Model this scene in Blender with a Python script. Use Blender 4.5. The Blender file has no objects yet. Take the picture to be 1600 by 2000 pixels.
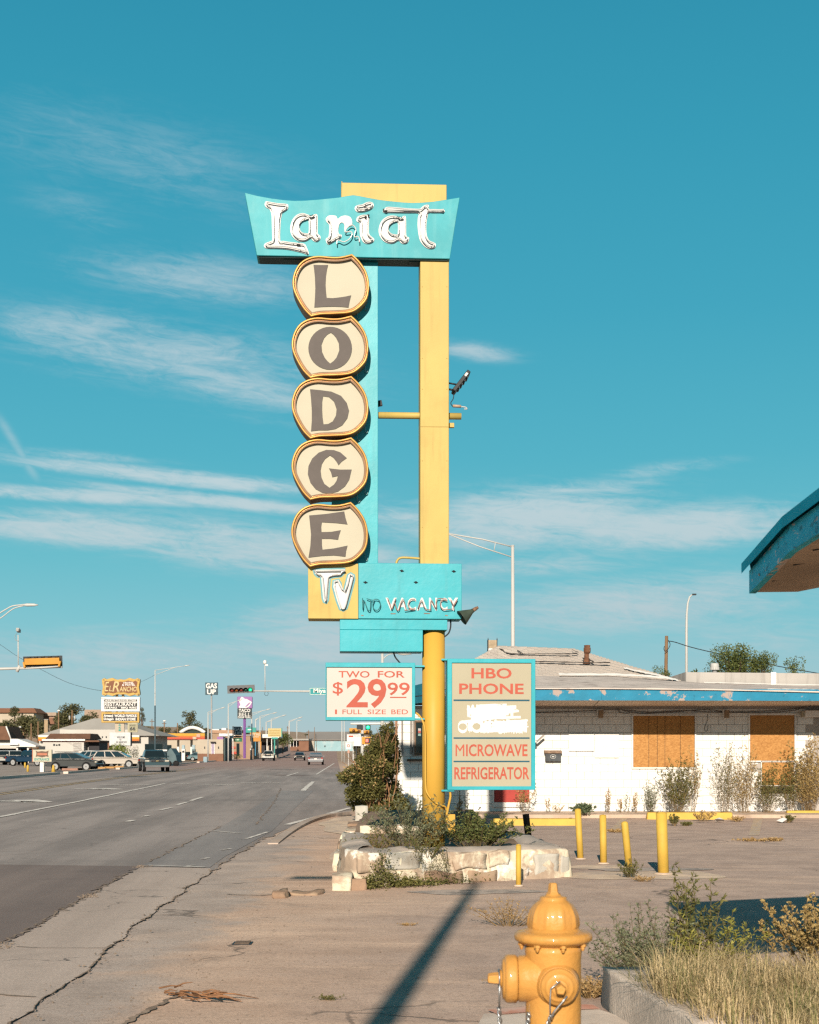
import bpy, bmesh, math, random
from mathutils import Vector, Matrix, noise as mnoise
from mathutils.geometry import tessellate_polygon

random.seed(7)
R = math.radians
scene = bpy.context.scene
col = scene.collection

# ------------------------------------------------------------------ camera
F, H, HZ = 2778.0, 1.6, 1468.0          # focal length in photo pixels, eye height, horizon row
cam = bpy.data.cameras.new('camera')
cam.sensor_fit = 'AUTO'; cam.sensor_width = 36.0; cam.lens = 50.0
cam.shift_y = (HZ - 1000.0) / 2000.0
cam.clip_start = 0.1; cam.clip_end = 6000.0
cam.dof.use_dof = True; cam.dof.focus_distance = 19.5; cam.dof.aperture_fstop = 7.0
camo = bpy.data.objects.new('camera', cam); col.objects.link(camo)
camo.location = (0, 0, H); camo.rotation_euler = (R(90), 0, 0)
scene.camera = camo

# ------------------------------------------------------------------ sun and exposure
SUN = Vector((0.11, 1.0, -0.415)).normalized()
SUN_EL = math.asin(-SUN.z)
sl = bpy.data.lights.new('sun', 'SUN'); sl.energy = 5.0; sl.angle = R(0.42); sl.color = (1.0, 0.88, 0.73)
so = bpy.data.objects.new('sun', sl); col.objects.link(so)
so.location = (0, -20, 30); so.rotation_euler = SUN.to_track_quat('-Z', 'Y').to_euler()
scene.view_settings.view_transform = 'Standard'; scene.view_settings.look = 'None'
scene.view_settings.exposure = 0.72; scene.view_settings.gamma = 1.0
scene.view_settings.use_curve_mapping = False
scene.render.engine = 'CYCLES'
scene.cycles.max_bounces = 6; scene.cycles.diffuse_bounces = 3; scene.cycles.glossy_bounces = 3
scene.cycles.transparent_max_bounces = 6
scene.cycles.use_denoising = False; scene.cycles.caustics_reflective = False; scene.cycles.caustics_refractive = False
scene.cycles.sample_clamp_indirect = 1.5; scene.cycles.blur_glossy = 1.0; scene.cycles.filter_width = 1.35

def lin(c):
    if isinstance(c, str):
        c = [int(c[i:i + 2], 16) / 255.0 for i in (1, 3, 5)]
        return tuple((x / 12.92 if x <= 0.04045 else ((x + 0.055) / 1.055) ** 2.4) for x in c) + (1.0,)
    return tuple(c[:3]) + (1.0,)

# ------------------------------------------------------------------ node helpers
class NT:
    def __init__(s, tree): s.t = tree; s.n = tree.nodes; s.l = tree.links
    def put(s, sock, val):
        if hasattr(val, 'is_output'): s.l.new(val, sock)
        else: sock.default_value = val
    def math(s, op, a, b=0.0, c=0.0, clamp=False):
        n = s.n.new('ShaderNodeMath'); n.operation = op; n.use_clamp = clamp
        s.put(n.inputs[0], a); s.put(n.inputs[1], b); s.put(n.inputs[2], c)
        return n.outputs[0]
    def mix(s, fac, a, b, blend='MIX'):
        n = s.n.new('ShaderNodeMix'); n.data_type = 'RGBA'; n.blend_type = blend; n.clamp_factor = True
        s.put(n.inputs[0], fac); s.put(n.inputs[6], a); s.put(n.inputs[7], b)
        return n.outputs[2]
    def noise(s, vec, scale, detail=4.0, rough=0.55, dist=0.0):
        n = s.n.new('ShaderNodeTexNoise'); s.put(n.inputs['Vector'], vec)
        n.inputs['Scale'].default_value = scale; n.inputs['Detail'].default_value = detail
        n.inputs['Roughness'].default_value = rough; n.inputs['Distortion'].default_value = dist
        return n.outputs[0]
    def mapping(s, vec, scale=(1, 1, 1), loc=(0, 0, 0), rot=(0, 0, 0)):
        n = s.n.new('ShaderNodeMapping'); s.put(n.inputs[0], vec)
        n.inputs[1].default_value = loc; n.inputs[2].default_value = rot; n.inputs[3].default_value = scale
        return n.outputs[0]
    def ramp(s, fac, stops, interp='LINEAR'):
        n = s.n.new('ShaderNodeValToRGB'); s.put(n.inputs[0], fac); r = n.color_ramp; r.interpolation = interp
        while len(r.elements) < len(stops): r.elements.new(0.5)
        for e, (p, c) in zip(r.elements, stops):
            e.position = p; e.color = lin(c) if not isinstance(c, (int, float)) else (c, c, c, 1)
        return n.outputs[0]
    def step(s, v, lo, hi):
        n = s.n.new('ShaderNodeMapRange'); n.interpolation_type = 'SMOOTHSTEP'; s.put(n.inputs[0], v)
        n.inputs[1].default_value = lo; n.inputs[2].default_value = hi
        return n.outputs[0]
    def sep(s, vec):
        n = s.n.new('ShaderNodeSeparateXYZ'); s.put(n.inputs[0], vec); return n.outputs
    def comb(s, x, y, z):
        n = s.n.new('ShaderNodeCombineXYZ'); s.put(n.inputs[0], x); s.put(n.inputs[1], y); s.put(n.inputs[2], z)
        return n.outputs[0]

# ------------------------------------------------------------------ world: clear teal evening sky with thin cirrus
def make_world():
    w = bpy.data.worlds.new('World'); scene.world = w; w.use_nodes = True
    k = NT(w.node_tree); w.node_tree.nodes.clear()
    out = k.n.new('ShaderNodeOutputWorld'); bg = k.n.new('ShaderNodeBackground'); k.l.new(bg.outputs[0], out.inputs[0])
    tc = k.n.new('ShaderNodeTexCoord'); d = tc.outputs['Generated']
    x, y, z = k.sep(d)
    el = k.math('MULTIPLY', k.math('ARCSINE', z), 57.2958)             # degrees above the horizon
    az = k.math('MULTIPLY', k.math('ARCTAN2', x, y), 57.2958)          # degrees right of the road
    sky = k.n.new('ShaderNodeTexSky'); sky.sky_type = 'NISHITA'; sky.sun_disc = False
    sky.sun_elevation = SUN_EL; sky.sun_rotation = math.atan2(-SUN.x, -SUN.y)
    sky.air_density = 1.0; sky.dust_density = 0.6; sky.ozone_density = 3.0
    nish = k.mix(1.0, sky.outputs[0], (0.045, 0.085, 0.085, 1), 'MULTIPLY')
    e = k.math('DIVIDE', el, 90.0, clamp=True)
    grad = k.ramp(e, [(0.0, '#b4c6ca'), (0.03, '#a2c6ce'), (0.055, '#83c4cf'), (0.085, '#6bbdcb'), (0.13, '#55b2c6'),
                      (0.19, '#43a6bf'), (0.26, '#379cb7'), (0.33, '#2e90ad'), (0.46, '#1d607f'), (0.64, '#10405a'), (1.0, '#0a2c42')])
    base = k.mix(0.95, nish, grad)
    # cirrus: stretched noise, thick where the patches lie
    v = k.comb(k.math('MULTIPLY', az, 0.16), k.math('MULTIPLY', k.math('SUBTRACT', el, k.math('MULTIPLY', az, -0.05)), 0.8), 3.3)
    n1 = k.noise(v, 1.0, 11.0, 0.68, 0.7)
    v2 = k.comb(k.math('MULTIPLY', az, 0.55), k.math('MULTIPLY', k.math('SUBTRACT', el, k.math('MULTIPLY', az, -0.1)), 2.1), 8.1)
    n2 = k.noise(v2, 1.0, 10.0, 0.72, 1.4)
    v3 = k.comb(k.math('MULTIPLY', az, 0.22), k.math('MULTIPLY', k.math('SUBTRACT', el, k.math('MULTIPLY', az, -0.09)), 3.6), 4.4)
    n3 = k.noise(v3, 1.0, 5.0, 0.5, 0.5)
    mask = None
    blobs = [(400, 545, 230, 46, .68, 3), (160, 645, 210, 40, .72, 0), (330, 690, 320, 60, .75, 6), (450, 750, 220, 36, .7, 8),
             (930, 688, 80, 17, .75, 8), (340, 932, 310, 15, 1.0, 4), (160, 968, 240, 13, 1.0, 1), (440, 980, 280, 13, .9, 5), (190, 1035, 280, 32, .92, 2), (500, 1070, 320, 46, .92, 6),
             (1010, 1015, 250, 54, 1.0, -2), (1320, 1030, 270, 40, .95, -2), (1100, 965, 200, 26, .7, -4), (1000, 1110, 300, 30, .6, -3), (1290, 918, 150, 16, .5, -6), (790, 1010, 110, 26, .7, 4), (280, 310, 360, 80, .46, 8),
             (150, 405, 120, 40, .38, 10), (480, 360, 150, 36, .36, 8), (700, 1235, 290, 70, .95, -4), (300, 1280, 450, 50, .6, 0),
             (1260, 1180, 350, 60, .75, -3), (240, 1220, 180, 8, .4, -5), (560, 820, 180, 16, .3, 4), (150, 890, 200, 12, .5, 2), (1500, 1240, 260, 60, .5, 0)]
    for px, py, hw, hh, st, rot in blobs:
        a0 = math.degrees(math.atan((px - 800) / F)); e0 = math.degrees(math.atan((HZ - py) / math.hypot(F, px - 800)))
        da = k.math('SUBTRACT', az, a0); de = k.math('SUBTRACT', el, e0)
        c, s_ = math.cos(R(-rot)), math.sin(R(-rot))
        uu = k.math('MULTIPLY', k.math('ADD', k.math('MULTIPLY', da, c), k.math('MULTIPLY', de, s_)), F / 57.3 / hw)
        vv = k.math('MULTIPLY', k.math('SUBTRACT', k.math('MULTIPLY', de, c), k.math('MULTIPLY', da, s_)), F / 57.3 / hh)
        q = k.math('ADD', k.math('MULTIPLY', uu, uu), k.math('MULTIPLY', vv, vv))
        g = k.math('MULTIPLY', k.math('POWER', 2.718, k.math('MULTIPLY', q, -0.75)), st)
        mask = g if mask is None else k.math('MAXIMUM', mask, g)
    # the same thin cloud goes on round the rest of the sky
    away = k.step(k.math('ABSOLUTE', az), 18.0, 40.0)
    band = k.math('MULTIPLY', k.step(el, 2.0, 8.0), k.math('SUBTRACT', 1.0, k.step(el, 14.0, 30.0)))
    mask = k.math('MAXIMUM', mask, k.math('MULTIPLY', k.math('MULTIPLY', away, band), 0.6))
    # old vapour trail low on the left
    t1 = k.math('SUBTRACT', az, k.math('ADD', -15.2, k.math('MULTIPLY', k.math('SUBTRACT', el, 11.3), -0.62)))
    tr = k.math('POWER', 2.718, k.math('MULTIPLY', k.math('MULTIPLY', t1, t1), -28.0))
    tr = k.math('MULTIPLY', tr, k.math('MULTIPLY', k.step(el, 10.2, 10.9), k.math('SUBTRACT', 1.0, k.step(el, 12.3, 13.2))))
    tr = k.math('MULTIPLY', tr, k.math('ADD', 0.25, k.math('MULTIPLY', n2, 0.6)))
    fib = k.math('ADD', k.math('ADD', k.math('MULTIPLY', n1, 0.40), k.math('MULTIPLY', n2, 0.38)), k.math('MULTIPLY', n3, 0.22))
    cl = k.step(k.math('ADD', fib, k.math('MULTIPLY', mask, 0.30)), 0.49, 0.84)
    cl = k.math('MULTIPLY', cl, k.math('MULTIPLY', k.step(mask, 0.02, 0.7), 0.9))
    cl = k.math('MAXIMUM', cl, k.math('MULTIPLY', tr, 0.6), clamp=True)
    ccol = k.ramp(e, [(0.0, '#c3ccd0'), (0.06, '#b9cbd1'), (0.12, '#c4d5da'), (0.3, '#7fb2c6')])
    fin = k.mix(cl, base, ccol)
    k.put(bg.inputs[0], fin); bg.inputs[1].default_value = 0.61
make_world()

# ------------------------------------------------------------------ materials
MATS = {}
KF = 0.50
def pm(name, c, rough=0.6, var=0.10, scale=4.0, bump=0.0, bscale=40.0, metal=0.0, dirt=None, streak=None, coat=0.0, spec=0.2, ior=None, k_=None, vs=None):
    """painted / mineral surface: base colour, broad fading, patches of dirt or wear, vertical streaks, fine relief"""
    if name in MATS: return MATS[name]
    m = bpy.data.materials.new(name); m.use_nodes = True; k = NT(m.node_tree)
    b = m.node_tree.nodes['Principled BSDF']
    tc = k.n.new('ShaderNodeTexCoord').outputs['Object']
    if vs: tc = k.mapping(tc, vs)
    kf = KF if k_ is None else k_
    lin_ = lambda q: tuple(x * kf for x in lin(q)[:3]) + (1.0,)
    c = lin_(c)
    lo = tuple(x * (1 - var) for x in c[:3]) + (1,); hi = tuple(min(1, x * (1 + var)) for x in c[:3]) + (1,)
    n = k.noise(tc, scale, 6.0, 0.6)
    cc = k.mix(k.step(n, 0.32, 0.68), lo, hi)
    if streak:
        sc, amt, scl = streak
        ns = k.noise(k.mapping(tc, (scl, scl, scl * 0.07)), 1.0, 5.0, 0.6)
        cc = k.mix(k.math('MULTIPLY', k.step(ns, 0.5, 0.75), amt), cc, lin_(sc))
    if dirt:
        for dc, dscale, lo_, hi_, amt in ([dirt] if not isinstance(dirt, list) else dirt):
            nd = k.noise(tc, dscale, 8.0, 0.65, 0.3)
            cc = k.mix(k.math('MULTIPLY', k.step(nd, lo_, hi_), amt), cc, lin_(dc))
    k.put(b.inputs['Base Color'], cc)
    b.inputs['Roughness'].default_value = rough; b.inputs['Metallic'].default_value = metal
    b.inputs['Specular IOR Level'].default_value = spec
    if coat: b.inputs['Coat Weight'].default_value = coat; b.inputs['Coat Roughness'].default_value = 0.06
    if bump:
        bn = k.n.new('ShaderNodeBump'); bn.inputs['Strength'].default_value = min(1, bump); bn.inputs['Distance'].default_value = 0.01
        k.put(bn.inputs['Height'], k.noise(tc, bscale, 5.0, 0.6)); k.l.new(bn.outputs[0], b.inputs['Normal'])
    MATS[name] = m; return m

def leafmat(name, c1, c2, scale=2.5, trans=0.25):
    if name in MATS: return MATS[name]
    m = bpy.data.materials.new(name); m.use_nodes = True; k = NT(m.node_tree)
    b = m.node_tree.nodes['Principled BSDF']; tc = k.n.new('ShaderNodeTexCoord').outputs['Object']
    gi = k.n.new('ShaderNodeNewGeometry')
    n = k.math('ADD', k.math('MULTIPLY', k.noise(tc, scale, 3.0), 0.7), k.math('MULTIPLY', gi.outputs['Random Per Island'], 0.4))
    cc = k.mix(k.step(n, 0.3, 0.8), lin(c1), lin(c2)); k.put(b.inputs['Base Color'], cc)
    b.inputs['Roughness'].default_value = 0.65; b.inputs['Specular IOR Level'].default_value = 0.25
    tr = k.n.new('ShaderNodeBsdfTranslucent'); k.put(tr.inputs[0], cc)
    mx = k.n.new('ShaderNodeMixShader'); mx.inputs[0].default_value = trans
    k.l.new(b.outputs[0], mx.inputs[1]); k.l.new(tr.outputs[0], mx.inputs[2])
    k.l.new(mx.outputs[0], m.node_tree.nodes['Material Output'].inputs[0])
    MATS[name] = m; return m

def glassmat(name, c, rough=0.08):
    return pm(name, c, rough, 0.05, 1.0, spec=0.9, coat=0.3)

def litmat(name, c, st):
    if name in MATS: return MATS[name]
    m = bpy.data.materials.new(name); m.use_nodes = True; b = m.node_tree.nodes['Principled BSDF']
    b.inputs['Base Color'].default_value = lin(c); b.inputs['Emission Color'].default_value = lin(c); b.inputs['Emission Strength'].default_value = st
    MATS[name] = m; return m

# ------------------------------------------------------------------ mesh collecting
class MB:
    def __init__(s): s.v = []; s.f = []; s.mi = []; s.sm = []
    def add(s, vs, fs, mi=0, smooth=False):
        o = len(s.v); s.v += [tuple(p) for p in vs]
        for f in fs: s.f.append(tuple(i + o for i in f)); s.mi.append(mi); s.sm.append(smooth)
        return s
    def box(s, c, d, rz=0.0, mi=0, tilt=None):
        hx, hy, hz = d[0] / 2, d[1] / 2, d[2] / 2
        vs = [Vector((x * hx, y * hy, z * hz)) for z in (-1, 1) for y in (-1, 1) for x in (-1, 1)]
        M = Matrix.Rotation(rz, 3, 'Z')
        if tilt: M = M @ Matrix.Rotation(tilt[0], 3, 'X') @ Matrix.Rotation(tilt[1], 3, 'Y')
        vs = [M @ p + Vector(c) for p in vs]
        return s.add(vs, [(0, 2, 3, 1), (4, 5, 7, 6), (0, 1, 5, 4), (1, 3, 7, 5), (3, 2, 6, 7), (2, 0, 4, 6)], mi)
    def mm(s, a, b, mi=0):
        return s.box([(a[i] + b[i]) / 2 for i in range(3)], [abs(b[i] - a[i]) for i in range(3)], 0, mi)
    def quad(s, a, b, c, d, mi=0): return s.add([a, b, c, d], [(0, 1, 2, 3)], mi)
    def prism(s, polys, fr, d0, d1, mi=0, mside=None, smooth=False):
        """polys: outer loop and holes of (a,b); fr(a,b,d) -> xyz"""
        if not isinstance(polys[0][0], (list, tuple)): polys = [polys]
        tris = tessellate_polygon([[Vector((a, b, 0)) for a, b in p] for p in polys])
        flat = [q for p in polys for q in p]; n = len(flat)
        vs = [fr(a, b, d0) for a, b in flat] + [fr(a, b, d1) for a, b in flat]
        s.add(vs, [tuple(t) for t in tris] + [tuple(i + n for i in reversed(t)) for t in tris], mi)
        o = 0
        for p in polys:
            m = len(p)
            sv = [fr(a, b, d0) for a, b in p] + [fr(a, b, d1) for a, b in p]
            s.add(sv, [(i, (i + 1) % m, (i + 1) % m + m, i + m) for i in range(m)], mi if mside is None else mside, smooth)
        return s
    def tube(s, pts, r, n=8, closed=False, caps=True, mi=0, smooth=True):
        pts = [Vector(p) for p in pts]; m = len(pts)
        rr = r if isinstance(r, (list, tuple)) else [r] * m
        vs = []; up = None
        for i, p in enumerate(pts):
            if closed: t = pts[(i + 1) % m] - pts[i - 1]
            else: t = pts[min(i + 1, m - 1)] - pts[max(i - 1, 0)]
            if t.length < 1e-9: t = Vector((0, 0, 1))
            t.normalize()
            if up is None: up = Vector((0, 0, 1)) if abs(t.z) < 0.9 else Vector((1, 0, 0))
            a = t.cross(up)
            if a.length < 1e-6: a = t.cross(Vector((0, 1, 0.3)))
            a.normalize(); b = a.cross(t); up = b
            vs += [p + (a * math.cos(q) + b * math.sin(q)) * rr[i] for q in [2 * math.pi * j / n for j in range(n)]]
        fs = []
        for i in range(m if closed else m - 1):
            i2 = (i + 1) % m
            fs += [(i * n + j, i * n + (j + 1) % n, i2 * n + (j + 1) % n, i2 * n + j) for j in range(n)]
        s.add(vs, fs, mi, smooth)
        if caps and not closed:
            s.add(vs[:n], [tuple(reversed(range(n)))], mi); s.add(vs[-n:], [tuple(range(n))], mi)
        return s
    def lathe(s, prof, n=16, o=(0, 0, 0), M=None, mi=0, smooth=True, caps=True):
        """prof: (radius, height) along +Z; M turns that axis"""
        M = M or Matrix.Identity(3); o = Vector(o); vs = []
        for r, z in prof:
            vs += [o + M @ Vector((r * math.cos(2 * math.pi * j / n), r * math.sin(2 * math.pi * j / n), z)) for j in range(n)]
        fs = [(i * n + j, i * n + (j + 1) % n, (i + 1) * n + (j + 1) % n, (i + 1) * n + j) for i in range(len(prof) - 1) for j in range(n)]
        s.add(vs, fs, mi, smooth)
        if not caps: return s
        if prof[0][0] > 1e-4: s.add(vs[:n], [tuple(reversed(range(n)))], mi)
        if prof[-1][0] > 1e-4: s.add(vs[-n:], [tuple(range(n))], mi)
        return s
    def build(s, name, mat, parent=None, bevel=0.0, seg=2, kind=None, label=None, loc=None, fix=True):
        mats = mat if isinstance(mat, (list, tuple)) else [mat]
        org = ORG.get(root_of(parent).name, (0, 0, 0)) if parent is not None else (loc or (0, 0, 0))
        me = bpy.data.meshes.new(name)
        me.from_pydata([(p[0] - org[0], p[1] - org[1], p[2] - org[2]) for p in s.v], [], s.f)
        for m in mats: me.materials.append(m)
        for p, i, q in zip(me.polygons, s.mi, s.sm): p.material_index = i; p.use_smooth = q
        if fix or bevel:
            bm = bmesh.new(); bm.from_mesh(me)
            bmesh.ops.remove_doubles(bm, verts=bm.verts, dist=1e-5)
            bmesh.ops.recalc_face_normals(bm, faces=bm.faces)
            if bevel:
                ed = [e for e in bm.edges if len(e.link_faces) == 2 and e.calc_face_angle(0) > R(28)]
                bmesh.ops.bevel(bm, geom=ed, offset=bevel, segments=seg, affect='EDGES', profile=0.6, clamp_overlap=True)
            bm.to_mesh(me); bm.free()
        o = bpy.data.objects.new(name, me); col.objects.link(o)
        if parent is not None: o.parent = parent
        elif loc: o.location = loc
        if kind: o['kind'] = kind
        if label: o['label'] = label
        return o

ORG = {}
def root_of(o):
    while o.parent is not None: o = o.parent
    return o
def tag(o, label, cat, group=None):
    o['label'] = label; o['category'] = cat
    if group: o['group'] = group
    return o
def thing(name, label, cat, loc=(0, 0, 0), rz=0.0, group=None, org=None):
    """an Empty at the thing's base; parts are authored in coordinates whose point `org` lies at the base"""
    o = bpy.data.objects.new(name, None); o.empty_display_size = 0.3; col.objects.link(o)
    o.location = loc; o.rotation_euler = (0, 0, rz); ORG[o.name] = tuple(loc if org is None else org)
    return tag(o, label, cat, group)
def copy_thing(r, loc, rz, label, group=None):
    c = r.copy(); col.objects.link(c); c.location = loc; c.rotation_euler = (0, 0, rz); c['label'] = label
    if group: c['group'] = group
    for ch in list(r.children):
        d = ch.copy(); col.objects.link(d); d.parent = c
        for g in list(ch.children):
            e = g.copy(); col.objects.link(e); e.parent = d
    return c

def P(px, py, Y): return Vector(((px - 800) / F * Y, Y, H - (py - HZ) / F * Y))
def G(px, py, z=0.0):
    Y = (H - z) * F / (py - HZ); return Vector(((px - 800) / F * Y, Y, z))
XZ = lambda Y: (lambda a, b, d: (a, Y + d, b))      # vertical frame facing the viewer

def smooth_loop(pts, n=4, closed=True):
    """Catmull-Rom through the points"""
    m = len(pts); out = []
    rng = range(m) if closed else range(m - 1)
    for i in rng:
        g = (lambda j: pts[j % m]) if closed else (lambda j: pts[max(0, min(m - 1, j))])
        p0, p1, p2, p3 = g(i - 1), g(i), g(i + 1), g(i + 2)
        for k in range(n):
            t = k / n
            out.append(tuple(0.5 * ((2 * b) + (-a + c) * t + (2 * a - 5 * b + 4 * c - d) * t * t + (-a + 3 * b - 3 * c + d) * t ** 3)
                             for a, b, c, d in zip(p0, p1, p2, p3)))
    if not closed: out.append(tuple(pts[-1]))
    return out

def inset(poly, d):
    """move a loop inwards by d (approximate, along averaged normals)"""
    m = len(poly); area = sum(poly[i][0] * poly[(i + 1) % m][1] - poly[(i + 1) % m][0] * poly[i][1] for i in range(m))
    sg = 1 if area > 0 else -1; out = []
    for i in range(m):
        a, b, c = Vector(poly[i - 1]), Vector(poly[i]), Vector(poly[(i + 1) % m])
        t = (c - a)
        if t.length < 1e-9: continue
        t.normalize(); out.append(tuple(b + Vector((-t.y, t.x)) * sg * d))
    return out

def text(name, s, fr, box, mat, parent, d=0.002, ext=0.002, bold=0.0, fit=True, shear=0.0, space=1.0):
    """flat lettering fitted into box=(a0,b0,a1,b1) on frame fr(a,b,depth); depth d is in front of the face"""
    cu = bpy.data.curves.new('lettering', 'FONT'); cu.body = s; cu.size = 1.0; cu.resolution_u = 3
    cu.offset = bold; cu.shear = shear; cu.space_character = space
    ob = bpy.data.objects.new('lettering', cu); col.objects.link(ob)
    bpy.context.view_layer.update()
    me = bpy.data.meshes.new_from_object(ob.evaluated_get(bpy.context.evaluated_depsgraph_get()))
    bpy.data.objects.remove(ob)
    xs = [v.co.x for v in me.vertices]; ys = [v.co.y for v in me.vertices]
    x0, x1, y0, y1 = min(xs), max(xs), min(ys), max(ys)
    a0, b0, a1, b1 = box
    vs = [((v.co.x - x0) / (x1 - x0) * (a1 - a0) + a0, (v.co.y - y0) / (y1 - y0) * (b1 - b0) + b0) for v in me.vertices]
    mb = MB(); mb.add([fr(a, b, -d) for a, b in vs], [tuple(p.vertices) for p in me.polygons])
    bpy.data.meshes.remove(me)
    return mb.build(name, mat, parent, fix=False)
# ------------------------------------------------------------------ shared materials
M_TURQ = pm('turquoise_paint', (0.02, 0.52, 0.62), 0.42, 0.09, 1.3, 0.45, 3.2, spec=0.35, dirt=[((0.20, 0.64, 0.70), 2.2, 0.54, 0.82, 0.22), ((0.04, 0.20, 0.22), 9.0, 0.64, 0.80, 0.45)], streak=((0.03, 0.36, 0.42), 0.35, 9.0))
M_TURQ_OLD = pm('turquoise_chalky', (0.06, 0.52, 0.60), 0.5, 0.10, 1.6, 0.18, 4.0, dirt=[((0.26, 0.70, 0.74), 2.0, 0.46, 0.78, 0.5), ((0.05, 0.25, 0.26), 7.0, 0.70, 0.82, 0.4)], streak=((0.36, 0.76, 0.78), 0.25, 7.0))
M_YEL = pm('yellow_paint', (0.76, 0.56, 0.16), 0.5, 0.06, 0.9, 0.25, 3.0, dirt=[((0.56, 0.37, 0.09), 1.4, 0.48, 0.75, 0.4), ((0.30, 0.17, 0.05), 11.0, 0.68, 0.80, 0.6)], streak=((0.42, 0.27, 0.07), 0.34, 11.0))
M_POLE = pm('yellow_pole_paint', (0.88, 0.51, 0.085), 0.5, 0.07, 0.8, 0.1, 9.0, dirt=[((0.35, 0.17, 0.03), 8.0, 0.68, 0.84, 0.5)])
M_BOLL = pm('bollard_paint', (0.90, 0.575, 0.10), 0.6, 0.08, 3.0, 0.25, 30.0, dirt=[((0.40, 0.20, 0.04), 9.0, 0.60, 0.78, 0.6), ((0.12, 0.07, 0.04), 14.0, 0.70, 0.8, 0.6)])
M_WHITE = pm('white_paint', (1.1, 1.06, 1.0), 0.55, 0.05, 3.0, 0.1, 20.0)
M_WALL = pm('whitewash', (1.20, 1.17, 1.11), 0.75, 0.05, 1.2, 0.35, 30.0, dirt=[((0.62, 0.50, 0.40), 0.9, 0.55, 0.80, 0.30), ((0.50, 0.40, 0.32), 6.0, 0.66, 0.80, 0.5)], streak=((0.62, 0.52, 0.43), 0.30, 4.0))
M_GALV = pm('galvanised_steel', (0.72, 0.71, 0.68), 0.5, 0.04, 1.0)
M_DARK = pm('dark_metal', (0.03, 0.035, 0.04), 0.5, 0.2, 4.0)
M_BLACK = pm('black_rubber', (0.02, 0.02, 0.022), 0.8, 0.2, 6.0)
M_GLASS = glassmat('dark_glass', (0.02, 0.035, 0.04))
M_WOOD = pm('weathered_wood', (0.23, 0.15, 0.10), 0.85, 0.25, 3.0, 0.3, 25.0, streak=((0.10, 0.07, 0.05), 0.6, 30.0))
M_CONC = pm('pale_concrete', (0.50, 0.42, 0.355), 0.9, 0.14, 1.4, 0.4, 60.0, dirt=[((0.30, 0.22, 0.17), 2.5, 0.5, 0.75, 0.6), ((0.2, 0.16, 0.13), 11, 0.62, 0.8, 0.5)], k_=1.0)
M_CREAM = pm('cream_plastic', (0.72, 0.66, 0.51), 0.6, 0.03, 1.5, dirt=[((0.55, 0.43, 0.28), 1.8, 0.6, 0.85, 0.25)])
M_CORAL = pm('coral_lettering', (0.64, 0.125, 0.075), 0.5, 0.07, 4.0)
M_NEON = pm('clear_tube', (0.80, 0.78, 0.76), 0.18, 0.05, 9.0, spec=0.8, dirt=[((0.4, 0.2, 0.12), 22.0, 0.66, 0.75, 0.6)])

# ------------------------------------------------------------------ terrain height
def gz(x, y):
    t = max(0.0, y - 220.0); z = 4.2e-5 * t * t if t < 260 else 4.2e-5 * (260 * 260 + 2 * 260 * (t - 260) * 0.6)
    s = max(0.0, min(1.0, (-x - 38 - 0.055 * y) / 50.0)) * max(0.0, min(1.0, (y - 225.0) / 110.0))
    return z + 8.5 * s * s * (3 - 2 * s)
XS = [-1500, -800, -500, -350, -260, -200, -170, -150, -135, -120, -110, -100, -90, -80, -72, -64, -56, -50, -44, -36, -28, -20, -12, -6, 0, 6, 14, 30, 60, 120, 250, 500, 900, 1500]
YS = [-60, -20, 0, 6, 12, 20, 30, 45, 65, 90, 120, 150, 180, 210, 225, 240, 255, 270, 285, 300, 320, 340, 360, 380, 400, 430, 470, 550, 700, 900, 1300, 2000, 3000, 4500]

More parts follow.
